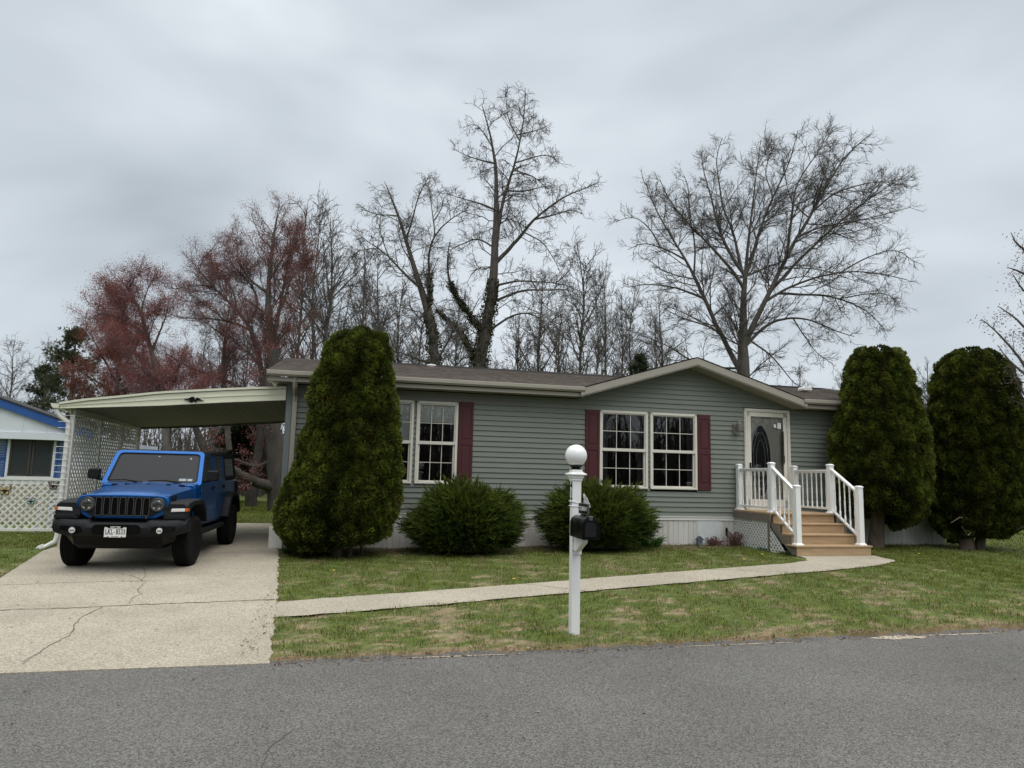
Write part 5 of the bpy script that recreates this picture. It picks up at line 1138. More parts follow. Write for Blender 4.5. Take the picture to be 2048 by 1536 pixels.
for i, (w, z, x) in enumerate([(.006,.14,.015),(.014,.12,.022),(.020,.09,.035),(.026,.06,.046),(.030,.03,.058),(.022,.0,.07)]):
    secs.append([(x+w*math.cos(t)*(.6+.8*r.random()), w*.8*math.sin(t)*(.6+.8*r.random())-.02, z+r.uniform(-.012,.012)) for t in np.linspace(0, 2*PI, 9, endpoint=False)])
m_.loft(secs); m_.build('bag', bagm, bg_)
m_ = MB()
for z, dz in ((.055,-.030), (.005,-.004)):
    h2 = hw+.006; m_.tube([(-h2-.055,h2+.05,z),(-h2-.055,-h2+.05,z),(h2-.055,-h2+.05,z+dz),(h2-.055,h2+.05,z+dz),(-h2-.055,h2+.05,z)], .006, 5)
m_.build('tie', M['white'], bg_)
# small things by the skirting
bh = thing('birdhouse', 'small blue grey house shaped ornament standing against the skirting', 'ornament', tuple(W(4.40, -.16, .245)), YAW)
m_ = MB(); m_.prism([(-.055,0),(.055,0),(.055,.13),(0,.185),(-.055,.13)], -.05, .05, 'y'); m_.build('body', pm('blue grey slate', (.13,.15,.19), .8, .2, 12), bh, bevel=.005)
m_ = MB()
for s in (-1, 1): m_.prism([(0,.205),(s*.075,.135),(s*.075,.12),(0,.188)], -.06, .06, 'y')
m_.build('roof', pm('dark slate', (.07,.08,.10), .8, .2, 12), bh)
m_ = MB(); m_.lathe([(.016,0),(.016,.004)], 10, Matrix.Translation((0,-.051,.095)) @ Matrix.Rotation(PI/2, 4, 'X')); m_.build('entrance_hole', M['black'], bh)
sk2 = thing('garden_stake_light', 'thin stake with a black cylindrical head against the skirting left of the steps', 'garden light', tuple(W(5.05, -.22, .24)), YAW)
m_ = MB(); m_.tube([(0,0,-.1),(.008,0,.24)], .009, 6); m_.build('stake', M['wood_grey'], sk2)
m_ = MB(); m_.lathe([(.014,.22),(.026,.24),(.028,.36),(.022,.40),(.0,.41)], 10); m_.build('head', M['black'], sk2, smooth=True)
# ------------------------------------------------------------------ evergreens and shrubs
def unit(v): return v/(np.linalg.norm(v, axis=-1, keepdims=True)+1e-9)
def lump(th, h, seed):
    r = np.random.default_rng(seed); o = np.zeros_like(th)
    for k in range(1, 8):
        a = r.normal(0, 1, 4)/k**.7; o += a[0]*np.sin(k*th+a[1]*3+2.3*k*h*(1+.3*a[2]))+.6*a[3]*np.sin((k+2)*th-3.1*k*h+a[1])
    return o/6
def sprays(pos, nrm, n_leaf, ln, wd, spread, up, cols, tipc, seed, curl=.2):
    """fans of narrow leaflets at pos, pointing along nrm and upwards"""
    r = np.random.default_rng(seed); n = len(pos)
    base = unit(nrm+np.array([0,0,1])*up+r.normal(0, .22, (n, 3)))
    side = unit(np.cross(base, r.normal(0, 1, (n, 3)))); 
    V, F, C = [], [], []
    for k in range(n_leaf):
        a = (k/(max(1, n_leaf-1))-.5)*2*spread+r.normal(0, .12, n)
        d = unit(base*np.cos(a)[:, None]+side*np.sin(a)[:, None]); L_n = (ln*r.uniform(.65, 1.25, n))[:, None]
        w = unit(np.cross(d, np.cross(base, side)+r.normal(0, .5, (n, 3))))*(wd*r.uniform(.7, 1.3, n))[:, None]
        p0 = pos; p1 = pos+d*L_n*.5+w*.5; p2 = pos+d*L_n+np.array([0,0,-curl])*L_n*.3; p3 = pos+d*L_n*.5-w*.5
        V.append(np.stack([p0, p1, p2, p3], 1))
        c0 = cols*.62; c1 = cols; c2 = cols*.35+tipc*.65
        C.append(np.stack([c0, c1, c2, c1], 1))
    V = np.stack(V, 1).reshape(-1, 3); C = np.stack(C, 1).reshape(-1, 3)
    F = np.arange(len(V)).reshape(-1, 4)
    return V, F, C
def arborvitae(name, label, c, ry, prof, rad_u, rad_v, H, n, seed, lobes=None, trunk=None, zlow=None, tone=1.0, leaf=.062):
    """prof: (height fraction, radius fraction, centre shift u) outline; lobes split the top"""
    t = thing(name, label, 'evergreen', tuple(c), YAW)
    r = np.random.default_rng(seed)
    hf = np.array([p[0] for p in prof]); rf_ = np.array([p[1] for p in prof]); sf_ = np.array([p[2] for p in prof])
    h = r.random(n*2); rad = np.interp(h, hf, rf_); keep = r.random(n*2) < (rad+.12)/(rf_.max()+.12); h = h[keep][:n]; m = len(h)
    th = r.uniform(0, 2*PI, m); rad = np.interp(h, hf, rf_); sh_ = np.interp(h, hf, sf_)
    lm = lump(th, h*3.0, seed)*.13
    # clumps: domed tufts round scattered centres, each with its own tone and reach
    ncl = int(52*H*(rad_u+rad_v)/2*2.1); hc = r.random(ncl*2); rc_ = np.interp(hc, hf, rf_); hc = hc[r.random(ncl*2) < rc_/rf_.max()][:ncl]; tc_ = r.uniform(0, 2*PI, len(hc)); rc_ = np.interp(hc, hf, rf_)
    cc_ = np.stack([rc_*np.cos(tc_)*rad_u, rc_*np.sin(tc_)*rad_v, hc*H*.85], 1); pp_ = np.stack([rad*np.cos(th)*rad_u, rad*np.sin(th)*rad_v, h*H*.85], 1)
    ic = np.empty(m, int); dm = np.empty(m)
    for q0 in range(0, m, 4000):
        d2 = ((pp_[q0:q0+4000, None]-cc_[None])**2).sum(-1); ic[q0:q0+4000] = d2.argmin(1); dm[q0:q0+4000] = np.sqrt(d2.min(1))
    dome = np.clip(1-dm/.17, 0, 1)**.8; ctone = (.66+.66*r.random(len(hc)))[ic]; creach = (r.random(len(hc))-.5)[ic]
    depth = r.random(m)**2.2*.26
    R = (rad+.02)*(1+lm-.06*np.sin(5*th+4*h)**2)-depth*.5+(.12*dome-.065+.055*creach)/((rad_u+rad_v)/2)
    R = np.maximum(R, .015)
    x = R*np.cos(th)*rad_u+sh_; y = R*np.sin(th)*rad_v; z = h*H
    if zlow is not None: z = np.maximum(z, zlow(th)*1.0+r.random(m)*.1)
    if lobes is not None:
        for (lx, dep, w) in lobes: z = z-dep*np.exp(-((x-lx)/w)**2)*sstep(.62, 1.0, h)
    pos = np.stack([x, y, z], 1)
    dr_dh = np.gradient(np.interp(np.linspace(0, 1, 60), hf, rf_), 1/59.); sl_ = np.interp(h, np.linspace(0, 1, 60), dr_dh)
    nr = unit(np.stack([np.cos(th)/rad_u, np.sin(th)/rad_v, -sl_/H*1.0], 1))
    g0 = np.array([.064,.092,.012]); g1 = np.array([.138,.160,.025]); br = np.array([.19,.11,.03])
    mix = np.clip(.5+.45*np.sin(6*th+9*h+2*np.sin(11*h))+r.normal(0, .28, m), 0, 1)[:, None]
    cols = (g0*(1-mix)+g1*mix)*(r.uniform(.7, 1.25, m)*ctone*(.50+.75*dome))[:, None]*tone  # gaps between clumps painted darker, shadow contrast put into the leaf colour
    bz = r.random(m) < .012; cols[bz] = br*r.uniform(.6, 1.2, bz.sum())[:, None]
    tipc = cols*1.25
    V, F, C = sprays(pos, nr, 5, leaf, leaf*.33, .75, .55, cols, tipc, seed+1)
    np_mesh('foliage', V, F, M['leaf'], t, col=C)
    # added opaque dark core that keeps light from passing straight through
    mb = MB(); secs = []
    for hh in np.linspace(.02, .97, 16):
        ra = np.interp(hh, hf, rf_); s0 = np.interp(hh, hf, sf_); zz = hh*H
        ring = []
        for a in np.linspace(0, 2*PI, 18, endpoint=False):
            q = (ra*.80*(1+float(lump(np.array([a]), np.array([hh*3.0]), seed)[0])*.16)-.05); q = max(q, .02); xx = q*math.cos(a)*rad_u+s0; z2 = zz
            if zlow is not None: z2 = max(z2, float(zlow(a))+.22)
            if lobes is not None:
                for (lx, dep, w) in lobes: z2 -= dep*math.exp(-((xx-lx)/w)**2)*float(sstep(.62, 1.0, hh))
            ring.append((xx, q*math.sin(a)*rad_v, z2-.06))
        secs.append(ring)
    mb.loft(secs); mb.build('dark_core', pm('dark core fill', (.018,.020,.008), .95, .4, 20), t)
    if trunk:
        mb = MB()
        for pts, rs in trunk: mb.tube(pts, rs, 10)
        mb.build('trunk', M['bark_brown'], t, smooth=True)
    return t
z0 = float(gz(-3.58, -1.1))
arborvitae('arborvitae', 'tall cone shaped evergreen standing at the left corner of the house between carport and windows', W(-3.58, -1.15, z0), 0,
    [(0,.50,.02),(.03,.74,.0),(.10,.91,-.01),(.20,1.0,0),(.30,.95,.05),(.38,.88,.11),(.47,.82,.17),(.58,.76,.19),(.68,.70,.20),(.78,.64,.22),(.86,.60,.24),(.92,.55,.26),(.96,.47,.27),(.985,.36,.28),(1,.22,.28)], 1.10, .95, 4.28, 46000, 3, lobes=[(.30,-.03,.10),(.08,.06,.06),(.48,.05,.07)],
    trunk=[([(0,0,-.1),(.02,.02,.5)], [.14,.10]), ([(.25,-.1,-.1),(.3,-.05,.5)], [.05,.04]), ([(-.35,.0,-.1),(-.3,.0,.4)], [.04,.03]), ([(.5,.1,-.1),(.45,.1,.4)], [.03,.03])], zlow=lambda th: .13+.06*np.sin(3*th)+.26*np.cos(th)*(np.cos(th) > 0), leaf=.062)
arborvitae('arborvitae', 'broad dark evergreen with a bare brown trunk right of the entry steps', W(8.72, -.80, .25), 0,
    [(0,.02,.25),(.10,.35,.12),(.16,.74,.15),(.24,.92,.10),(.38,1.0,.02),(.53,.95,.05),(.66,.85,.08),(.77,.75,.10),(.87,.66,.10),(.95,.54,.10),(.985,.40,.10),(1,.2,.10)], 1.13, .95, 4.72, 44000, 17, lobes=[(-.12,.18,.07),(.22,.20,.08),(.50,.05,.1)],
    trunk=[([(-.16,.05,-.1),(-.12,.05,.3),(-.05,.05,.8),(.05,0,1.6)], [.20,.165,.15,.10]), ([(-.10,-.05,-.1),(-.20,-.02,.5),(-.16,0,1.2)], [.10,.09,.07]), ([(.0,0,.75),(.35,-.1,.95),(.7,-.15,1.2)], [.05,.04,.02])], zlow=lambda th: .66-.24*np.cos(th)-.05*np.sin(4*th), tone=.95, leaf=.066)
arborvitae('arborvitae', 'wide double topped evergreen at the far right edge beside the house corner', W(11.30, -1.0, .25), 0,
    [(0,.30,-.3),(.05,.60,-.2),(.10,.82,-.1),(.18,.95,0),(.30,1.0,0),(.50,.99,0),(.64,.96,.02),(.76,.90,.03),(.86,.80,.05),(.93,.70,.06),(.97,.58,.08),(1,.38,.08)], 1.12, .95, 4.78, 46000, 29, lobes=[(.10,.30,.08),(-.40,.04,.12),(.62,.10,.1)],
    trunk=[([(-.62,-.2,-.1),(-.58,-.15,.5),(-.4,0,1.3)], [.17,.14,.1]), ([(-.30,-.2,-.1),(-.2,-.2,.4),(.1,-.1,.9)], [.12,.10,.08]), ([(.0,-.5,.35),(.6,-.7,.62),(1.1,-.8,.75)], [.035,.03,.012]), ([(-.6,-.4,.5),(-1.0,-.6,.35),(-1.2,-.65,.55)], [.02,.014,.006]), ([(-.6,-.3,.7),(-1.1,-.5,.75),(-1.35,-.5,.62)], [.02,.014,.006])], zlow=lambda th: .30+.08*np.sin(2*th)+.12*np.cos(th), tone=.92, leaf=.070)
def juniper(name, label, c, ru, rv, H, n, seed, sq=1.0):
    """spreading shrub of feathery outward pointing shoots"""
    t = thing(name, label, 'shrub', tuple(c), YAW)
    r = np.random.default_rng(seed)
    th = r.uniform(0, 2*PI, n); ph = np.arcsin(r.random(n)**.8)           # elevation
    rr_n = 1-.42*r.random(n)**1.6
    lm = 1+.22*lump(th, ph*2, seed)+.05*np.sin(9*th+5*ph)
    pl = r.random(60)*2*PI, np.arcsin(r.random(60)); dd_ = np.min([np.abs(np.angle(np.exp(1j*(th-a_))))*np.cos(ph)+np.abs(ph-b_) for a_, b_ in zip(*pl)], axis=0); lm = lm+.16*np.clip(1-dd_/.30, 0, 1)
    x = np.cos(th)*np.cos(ph)**.75*ru*rr_n*lm; y = np.sin(th)*np.cos(ph)**.75*rv*rr_n*lm; z = .10+np.sin(ph)*H*rr_n*lm
    low = np.clip(1-z/(H*.45), 0, 1); x *= 1-.34*low; y *= 1-.30*low
    pos = np.stack([x, y, z], 1); nr = unit(np.stack([np.cos(th)*np.cos(ph)*1.15, np.sin(th)*np.cos(ph), .28+.55*np.sin(ph)], 1)+r.normal(0, .26, (n, 3)))
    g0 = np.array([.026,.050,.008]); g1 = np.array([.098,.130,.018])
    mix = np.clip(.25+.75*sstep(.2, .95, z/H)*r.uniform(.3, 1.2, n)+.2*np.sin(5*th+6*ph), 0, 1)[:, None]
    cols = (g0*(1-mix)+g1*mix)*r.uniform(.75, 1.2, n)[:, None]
    Ls = r.uniform(.14, .30, n); side = unit(np.cross(nr, r.normal(0, 1, (n, 3))))
    V, F, C = [], [], []; nf = 0
    droop = np.array([0,0,-.05])
    for k in range(7):                                                       # needles stacked along each shoot
        f = k/6.; base = pos+nr*(Ls*f*.75)[:, None]+droop*f*f
        for s in ((-1, 1) if k < 6 else (0,)):
            d = unit(nr+side*s*(.55-.2*f)+r.normal(0, .10, (n, 3))); ln = (Ls*(.34-.12*f))[:, None] if k < 6 else (Ls*.4)[:, None]
            w = unit(np.cross(d, r.normal(0, 1, (n, 3))))*.0085
            V.append(np.stack([base-w, base+w, base+d*ln], 1)); c0 = cols*(.65+.35*f); C.append(np.stack([c0, c0, cols*(.9+.5*f)], 1))
    V = np.concatenate(V).reshape(-1, 3); C = np.concatenate(C).reshape(-1, 3); F = np.arange(len(V)).reshape(-1, 3)
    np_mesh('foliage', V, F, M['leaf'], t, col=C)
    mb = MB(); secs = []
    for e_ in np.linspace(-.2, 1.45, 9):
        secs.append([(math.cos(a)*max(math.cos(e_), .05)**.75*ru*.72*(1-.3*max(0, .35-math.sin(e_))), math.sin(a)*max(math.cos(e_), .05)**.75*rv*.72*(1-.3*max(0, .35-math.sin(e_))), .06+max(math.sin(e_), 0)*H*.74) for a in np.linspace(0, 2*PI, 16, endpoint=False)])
    mb.loft(secs); mb.build('dark_core', pm('dark core fill', (.014,.017,.006), .95, .4, 20), t)  # added dark core, blocks light through the shrub
    return t
juniper('juniper', 'feathery spreading juniper shrub under the left pair of windows', W(-1.10, -.98, float(gz(-1.1,-1))), 1.03, .78, 1.10, 7000, 41)
juniper('juniper', 'feathery spreading juniper shrub under the right pair of windows behind the lamp post', W(1.68, -.92, float(gz(1.7,-.9))), 1.12, .76, 1.12, 7000, 53)
def tuft(name, label, cat, c, rad, H, n, seed, cols, w=.010, spread=.6, rz=0):
    t = thing(name, label, cat, tuple(c), YAW); r = np.random.default_rng(seed)
    a = r.uniform(0, 2*PI, n); q = rad*r.random(n)**.5*.5; b = np.stack([q*np.cos(a), q*np.sin(a), -.02+0*a], 1)
    d = unit(np.stack([np.cos(a)*spread*r.random(n), np.sin(a)*spread*r.random(n), np.ones(n)], 1)+r.normal(0, .15, (n, 3))); L_n = (H*r.uniform(.5, 1.1, n))[:, None]
    s = unit(np.cross(d, r.normal(0, 1, (n, 3))))*w/2; md = b+d*L_n*.6; tp = b+d*L_n+np.stack([np.cos(a), np.sin(a), -.5+0*a], 1)*rad*.25
    V = np.stack([b-s, b+s, md+s, md-s, tp], 1).reshape(-1, 3); i0 = np.arange(n)*5
    F = np.concatenate([np.stack([i0,i0+1,i0+2], 1), np.stack([i0,i0+2,i0+3], 1), np.stack([i0+3,i0+2,i0+4], 1)])
    c_ = np.array(cols)[r.integers(0, len(cols), n)]*r.uniform(.7, 1.25, n)[:, None]
    np_mesh('leaves', V, F, M['grass'], t, col=np.repeat(c_, 5, 0)); return t
tuft('daylily_clump', 'fresh green clump of strap leaves beside the right juniper', 'plant', W(3.03, -.55, .245), .34, .34, 260, 5, [(.07,.16,.03),(.10,.20,.04)], .018, .8)
tuft('daylily_clump', 'low green clump of leaves at the house corner beside the driveway', 'plant', W(-4.35, -.75, float(gz(-4.35,-.75))), .32, .17, 220, 6, [(.05,.11,.025),(.08,.14,.035)], .02, 1.2)
tuft('hosta_sprout', 'bluish green sprouting plant in front of the porch lattice', 'plant', W(5.30, -1.25, .24), .14, .14, 60, 8, [(.10,.19,.14),(.12,.2,.12)], .02, 1.0)
tuft('weed_tuft', 'dark green weed tuft at the foot of the left porch post', 'plant', W(5.25, -2.05, .24), .16, .15, 90, 9, [(.045,.085,.025)], .014, 1.0)
# dry red brown shrub
def dry_shrub(label, c, rad, H, n, seed):
    t = thing('dry_shrub', label, 'shrub', tuple(c), YAW); r = np.random.default_rng(seed); mb = MB(); ends = []
    for i in range(n):
        a = r.uniform(0, 2*PI); p = np.array([.05*math.cos(a), .05*math.sin(a), -.02]); d = np.array([math.cos(a)*.6*r.random(), math.sin(a)*.4*r.random(), 1.0]); pts = [p]
        for k in range(4): d = d+r.normal(0, .25, 3); d = d/np.linalg.norm(d); p = p+d*H/4*r.uniform(.6, 1.1)*np.array([rad/H*1.6, rad/H*1.2, 1]); pts.append(p); ends.append(p)
        mb.tube(pts, [.006,.005,.004,.003,.002], 4)
    mb.build('stems', pm('dry stem', (.16,.09,.07), .9, .2, 20), t)
    e_ = np.array(ends)+r.normal(0, .02, (len(ends), 3)); e_ = np.repeat(e_, 5, 0)+r.normal(0, .025, (len(ends)*5, 3)); m = len(e_)
    cols = np.array([[.16,.075,.065]])*r.uniform(.5, 1.5, m)[:, None]
    V, F, C = sprays(e_, r.normal(0, 1, (m, 3)), 2, .035, .018, .7, .2, cols, cols*1.3, seed)
    np_mesh('leaves', V, F, M['leaf'], t, col=C)
dry_shrub('dried reddish brown shrub at the left side of the porch lattice', W(5.18, -.35, .24), .22, .36, 26, 3)
dry_shrub('low dried brownish clump between the grey ornament and the stake light', W(4.72, -.22, .245), .20, .19, 22, 4)
# ------------------------------------------------------------------ bare trees
def res_line(P, R, n):
    P = np.asarray(P, float); d = np.r_[0, np.cumsum(np.linalg.norm(np.diff(P, axis=0), axis=1))]; t = np.linspace(0, d[-1], n)
    # soft corner smoothing
    Q = np.stack([np.interp(t, d, P[:, k]) for k in range(3)], 1)
    for _ in range(2): Q[1:-1] = .25*Q[:-2]+.5*Q[1:-1]+.25*Q[2:]
    return Q, np.interp(t, d, R)
def tubes(P, R, ns):
    """P (N,n,3) R (N,n) -> verts, quad faces"""
    N_b, n, _ = P.shape
    T = np.gradient(P, axis=1); T = unit(T); ref = np.where(np.abs(T[:, :1, 2:3]) > .9, np.array([1.0,0,0]), np.array([0,0,1.0]))
    A = unit(np.cross(T, np.broadcast_to(ref, T.shape))); B = np.cross(T, A)
    ang = np.linspace(0, 2*PI, ns, endpoint=False)
    V = P[:, :, None, :]+(A[:, :, None, :]*np.cos(ang)[None, None, :, None]+B[:, :, None, :]*np.sin(ang)[None, None, :, None])*R[:, :, None, None]
    idx = np.arange(N_b*n*ns).reshape(N_b, n, ns); nx = np.roll(idx, -1, axis=2)
    F = np.stack([idx[:, :-1], nx[:, :-1], nx[:, 1:], idx[:, 1:]], -1).reshape(-1, 4)
    return V.reshape(-1, 3), F
def spawn(P, R, per_m, t0, lr, ang, up, npt, wig, r, lmin=.15, rad=.55, lcap=99, flat=1.0, rmin=.004, taper=.35, kmax=40):
    """children along each parent polyline"""
    N_b, n, _ = P.shape
    Lp = np.linalg.norm(np.diff(P, axis=1), axis=2).sum(1)
    k = np.clip((per_m*Lp).astype(int)+(r.random(N_b) < (per_m*Lp) % 1), 1, kmax)
    pi = np.repeat(np.arange(N_b), k); m = len(pi)
    t = t0+(1-t0)*r.random(m)**.85
    f = t*(n-1); i0 = np.clip(f.astype(int), 0, n-2); w = (f-i0)[:, None]
    base = P[pi, i0]*(1-w)+P[pi, i0+1]*w; tan = unit(P[pi, i0+1]-P[pi, i0]); r0 = R[pi, i0]*(1-w[:, 0])+R[pi, i0+1]*w[:, 0]
    rnd = r.normal(0, 1, (m, 3)); rnd[:, 1] *= flat; side = unit(np.cross(tan, np.cross(rnd, tan)))
    a = np.clip(r.normal(ang, .2, m), .25, 1.5)[:, None]
    d = unit(tan*np.cos(a)+side*np.sin(a)+np.array([0,0,up]))
    ln = np.clip(Lp[pi]*lr*(1.14-.98*t)*r.uniform(.6, 1.25, m), lmin, lcap)
    pts = [base]; cur = base
    st = (ln/(npt-1))[:, None]
    for q in range(npt-1):
        d = unit(d+r.normal(0, wig, (m, 3))+np.array([0,0,up*.35])); cur = cur+d*st; pts.append(cur)
    C = np.stack(pts, 1); rc = np.clip(np.minimum(r0*rad, .004+.0115*ln), rmin, None)
    RR = rc[:, None]*np.linspace(1, taper, npt)[None, :]; RR = np.maximum(RR, rmin*.7)
    return C, RR
def build_tree(name, label, limbs, seed, levels, base, bark='bark', buds=None, ivy=None, group=None, ns0=9, npt=9, cat='tree', scale=1.0, twigmat='twig'):
    """limbs: list of (points (n,3) world, radii); levels: spawn settings per generation"""
    r = np.random.default_rng(seed)
    t = thing(name, label, cat, tuple(base), 0, group); b0 = np.array(base)
    PL, RL = [], []
    for P, R in limbs:
        Q, q = res_line(np.array(P)-b0, R, npt*2 if len(P) > 5 else npt+4)
        Q, q = res_line(Q, q, 26)
        if PL:                                                    # root every limb on the wood it grows from
            A_ = np.concatenate(PL); d_ = np.linalg.norm(A_-Q[0], axis=1); j_ = d_.argmin()
            if d_[j_] < 1.6: Q = Q+(A_[j_]-Q[0])*((1-np.linspace(0, 1, 26))**3)[:, None]
        PL.append(Q); RL.append(q)
    P0 = np.stack(PL); R0 = np.stack(RL); jj = r.normal(0, .03, P0.shape)*np.clip(R0[..., None]*4, .1, 1); jj[:, 0] = 0; P0 = P0+jj*.8
    V, F = tubes(P0, R0, ns0); np_mesh('trunk', V, F, M[bark], t, smooth=True)
    P, R = P0, R0; Vs, Fs, off = [], [], 0; last = None
    allP = []
    for li, lv in enumerate(levels):
        P, R = spawn(P, R, r=r, **lv); allP.append(P)
        V, F = tubes(P, R, 5 if li == 0 else 3); Vs.append(V); Fs.append(F+off); off += len(V)
    np_mesh('branches', np.concatenate(Vs), np.concatenate(Fs), M[twigmat], t)
    if buds:
        nb_, col, size, src = buds
        Pt = np.concatenate([allP[s].reshape(-1, 3) for s in src]); sel = r.integers(0, len(Pt), nb_); pos = Pt[sel]+r.normal(0, .12, (nb_, 3))
        cols = np.array([col])*r.uniform(.45, 1.5, nb_)[:, None]*np.array([1, 1, 1])+np.array([.03,.0,.0])*r.random(nb_)[:, None]
        V, F, C = sprays(pos, r.normal(0, 1, (nb_, 3)), 2, size, size*.55, .6, .4, cols, cols*1.2, seed+9)
        np_mesh('buds', V, F, M['bud'], t, col=C)
    if ivy:
        iv = []; 
        for li_, tmax, dens, thick in ivy:
            Q, q = P0[li_], R0[li_]; n_i = dens; tt = r.random(n_i)**1.0*tmax*25; i0 = np.clip(tt.astype(int), 0, 24); w = (tt-i0)[:, None]
            c = Q[i0]*(1-w)+Q[i0+1]*w; rr_i = q[i0]*(1-w[:, 0])+q[i0+1]*w[:, 0]; a = r.uniform(0, 2*PI, n_i)
            cl = 1+.8*np.sin(tt*1.3+li_)*np.sin(2*a+tt*.6)
            o = np.stack([np.cos(a), np.sin(a), r.normal(0, .25, n_i)], 1); iv.append((c+o*(rr_i+thick*cl*r.random(n_i)**1.3)[:, None], o))
        pos = np.concatenate([x for x, _ in iv]); nr = np.concatenate([o for _, o in iv]); m = len(pos)
        cols = np.array([[.062,.070,.026]])*r.uniform(.5, 1.5, m)[:, None]; cols[r.random(m) < .12] = np.array([.075,.06,.03])
        V, F, C = sprays(pos, nr+np.array([0,0,-.4]), 2, .095, .06, .6, .1, cols, cols*1.25, seed+4)
        np_mesh('ivy', V, F, M['leaf'], t, col=C)
    return t
def traced(lines, fx, fy, s, depth, r0s, zspread, seed, e0=1.12):
    """photo-traced limbs: lines in crop pixels -> world at the tree's distance, bent towards and away from the viewer"""
    r = np.random.default_rng(seed); out = []
    for li, (ln, ra, rb) in enumerate(lines):
        n = len(ln); dv = 0 if li == 0 else r.uniform(-1, 1)*zspread
        pts = []
        for i, (x, y) in enumerate(ln):
            f = i/(n-1); pts.append(at(fx+x/s, fy+y/s, depth+dv*f*f))
        f_ = np.linspace(0, 1, n); k_ = .92 if li == 0 else .62; out.append((np.array(pts), (rb+(ra*k_-rb)*(1-f_)**(e0 if li == 0 else 1.25))))
    return out
LV_OAK = [dict(per_m=3.8, t0=.18, lr=.36, ang=.75, up=.05, npt=7, wig=.15, lmin=.45, lcap=2.6, rmin=.010), dict(per_m=6.4, t0=.12, lr=.5, ang=.7, up=.04, npt=5, wig=.18, lmin=.35, lcap=1.4, rmin=.0085), dict(per_m=10.5, t0=.06, lr=.62, ang=.62, up=.02, npt=4, wig=.2, lmin=.25, lcap=.75, rmin=.0058)]
# big spreading tree behind the right half of the house
OK_ = [([(800,2050),(806,1700),(812,1395),(818,1300),(808,1150),(812,1000),(822,900),(830,760),(850,600),(870,430),(890,250),(905,160)], .46, .016),
 ([(842,1300),(880,1170),(930,1060),(980,960),(1035,790),(1110,660),(1190,540),(1230,440),(1330,260),(1420,170),(1490,125)], .22, .02),
 ([(965,1000),(1060,870),(1180,740),(1270,650),(1360,560),(1480,470),(1600,390),(1650,360)], .12, .015),
 ([(930,1045),(1000,985),(1100,930),(1230,880),(1400,850),(1560,870),(1680,900)], .11, .015),
 ([(1010,980),(1110,985),(1250,980),(1380,1020),(1480,1070),(1560,1160)], .10, .015),
 ([(855,1260),(950,1130),(1060,1095),(1180,1110),(1290,1170),(1400,1200)], .12, .015),
 ([(870,1250),(960,1300),(1020,1370),(1080,1450),(1130,1480)], .07, .012),
 ([(775,1420),(720,1290),(640,1110),(590,980),(540,850),(470,740),(400,620),(340,520),(300,400)], .20, .02),
 ([(590,980),(480,940),(380,925),(290,920),(200,940)], .09, .012),
 ([(470,745),(380,720),(280,700),(200,740)], .07, .012),
 ([(822,960),(770,860),(700,790),(600,680),(480,560),(420,480),(370,370)], .13, .015),
 ([(820,905),(720,740),(670,600),(640,450),(600,330),(590,230)], .13, .015),
 ([(825,850),(790,740),(770,640),(700,520),(690,400),(660,260),(700,150)], .12, .015),
 ([(838,890),(870,790),(900,650),(960,480),(1010,380),(1060,280),(1100,110)], .13, .015),
 ([(1035,790),(1050,660),(1080,500),(1070,430),(1150,300),(1230,200),(1270,70)], .11, .014),
 ([(1110,660),(1200,615),(1300,600),(1450,580),(1570,550),(1700,515)], .08, .012),
 ([(845,910),(940,840),(1020,810),(1110,750),(1200,700)], .08, .012),
 ([(740,1190),(640,1140),(540,1120),(440,1080),(380,1040)], .08, .012),
 ([(765,1400),(640,1380),(510,1325),(420,1250),(330,1215),(230,1180)], .09, .012),
 ([(1190,540),(1300,430),(1420,400),(1540,370),(1640,400)], .07, .012),
 ([(1330,865),(1430,800),(1520,760),(1620,730),(1700,790)], .06, .012),
 ([(640,1110),(700,1050),(760,1000),(740,900)], .06, .012), ([(540,850),(560,700),(520,560),(530,420),(500,350)], .07, .012), ([(400,620),(300,580),(230,560),(140,590)], .05, .010), ([(960,480),(920,330),(980,180)], .05, .01),
 ([(1380,1020),(1480,980),(1580,970),(1640,1040)], .05, .01), ([(1060,1095),(1120,1180),(1200,1290),(1280,1340)], .05, .01)]
build_tree('bare_tree', 'large bare spreading tree with many upright limbs rising behind the front gable', traced(OK_, 1180, 220, 2.6486, 30, None, 3.2, 1, 2.1), 5, LV_OAK, at(1483, 1033, 30))
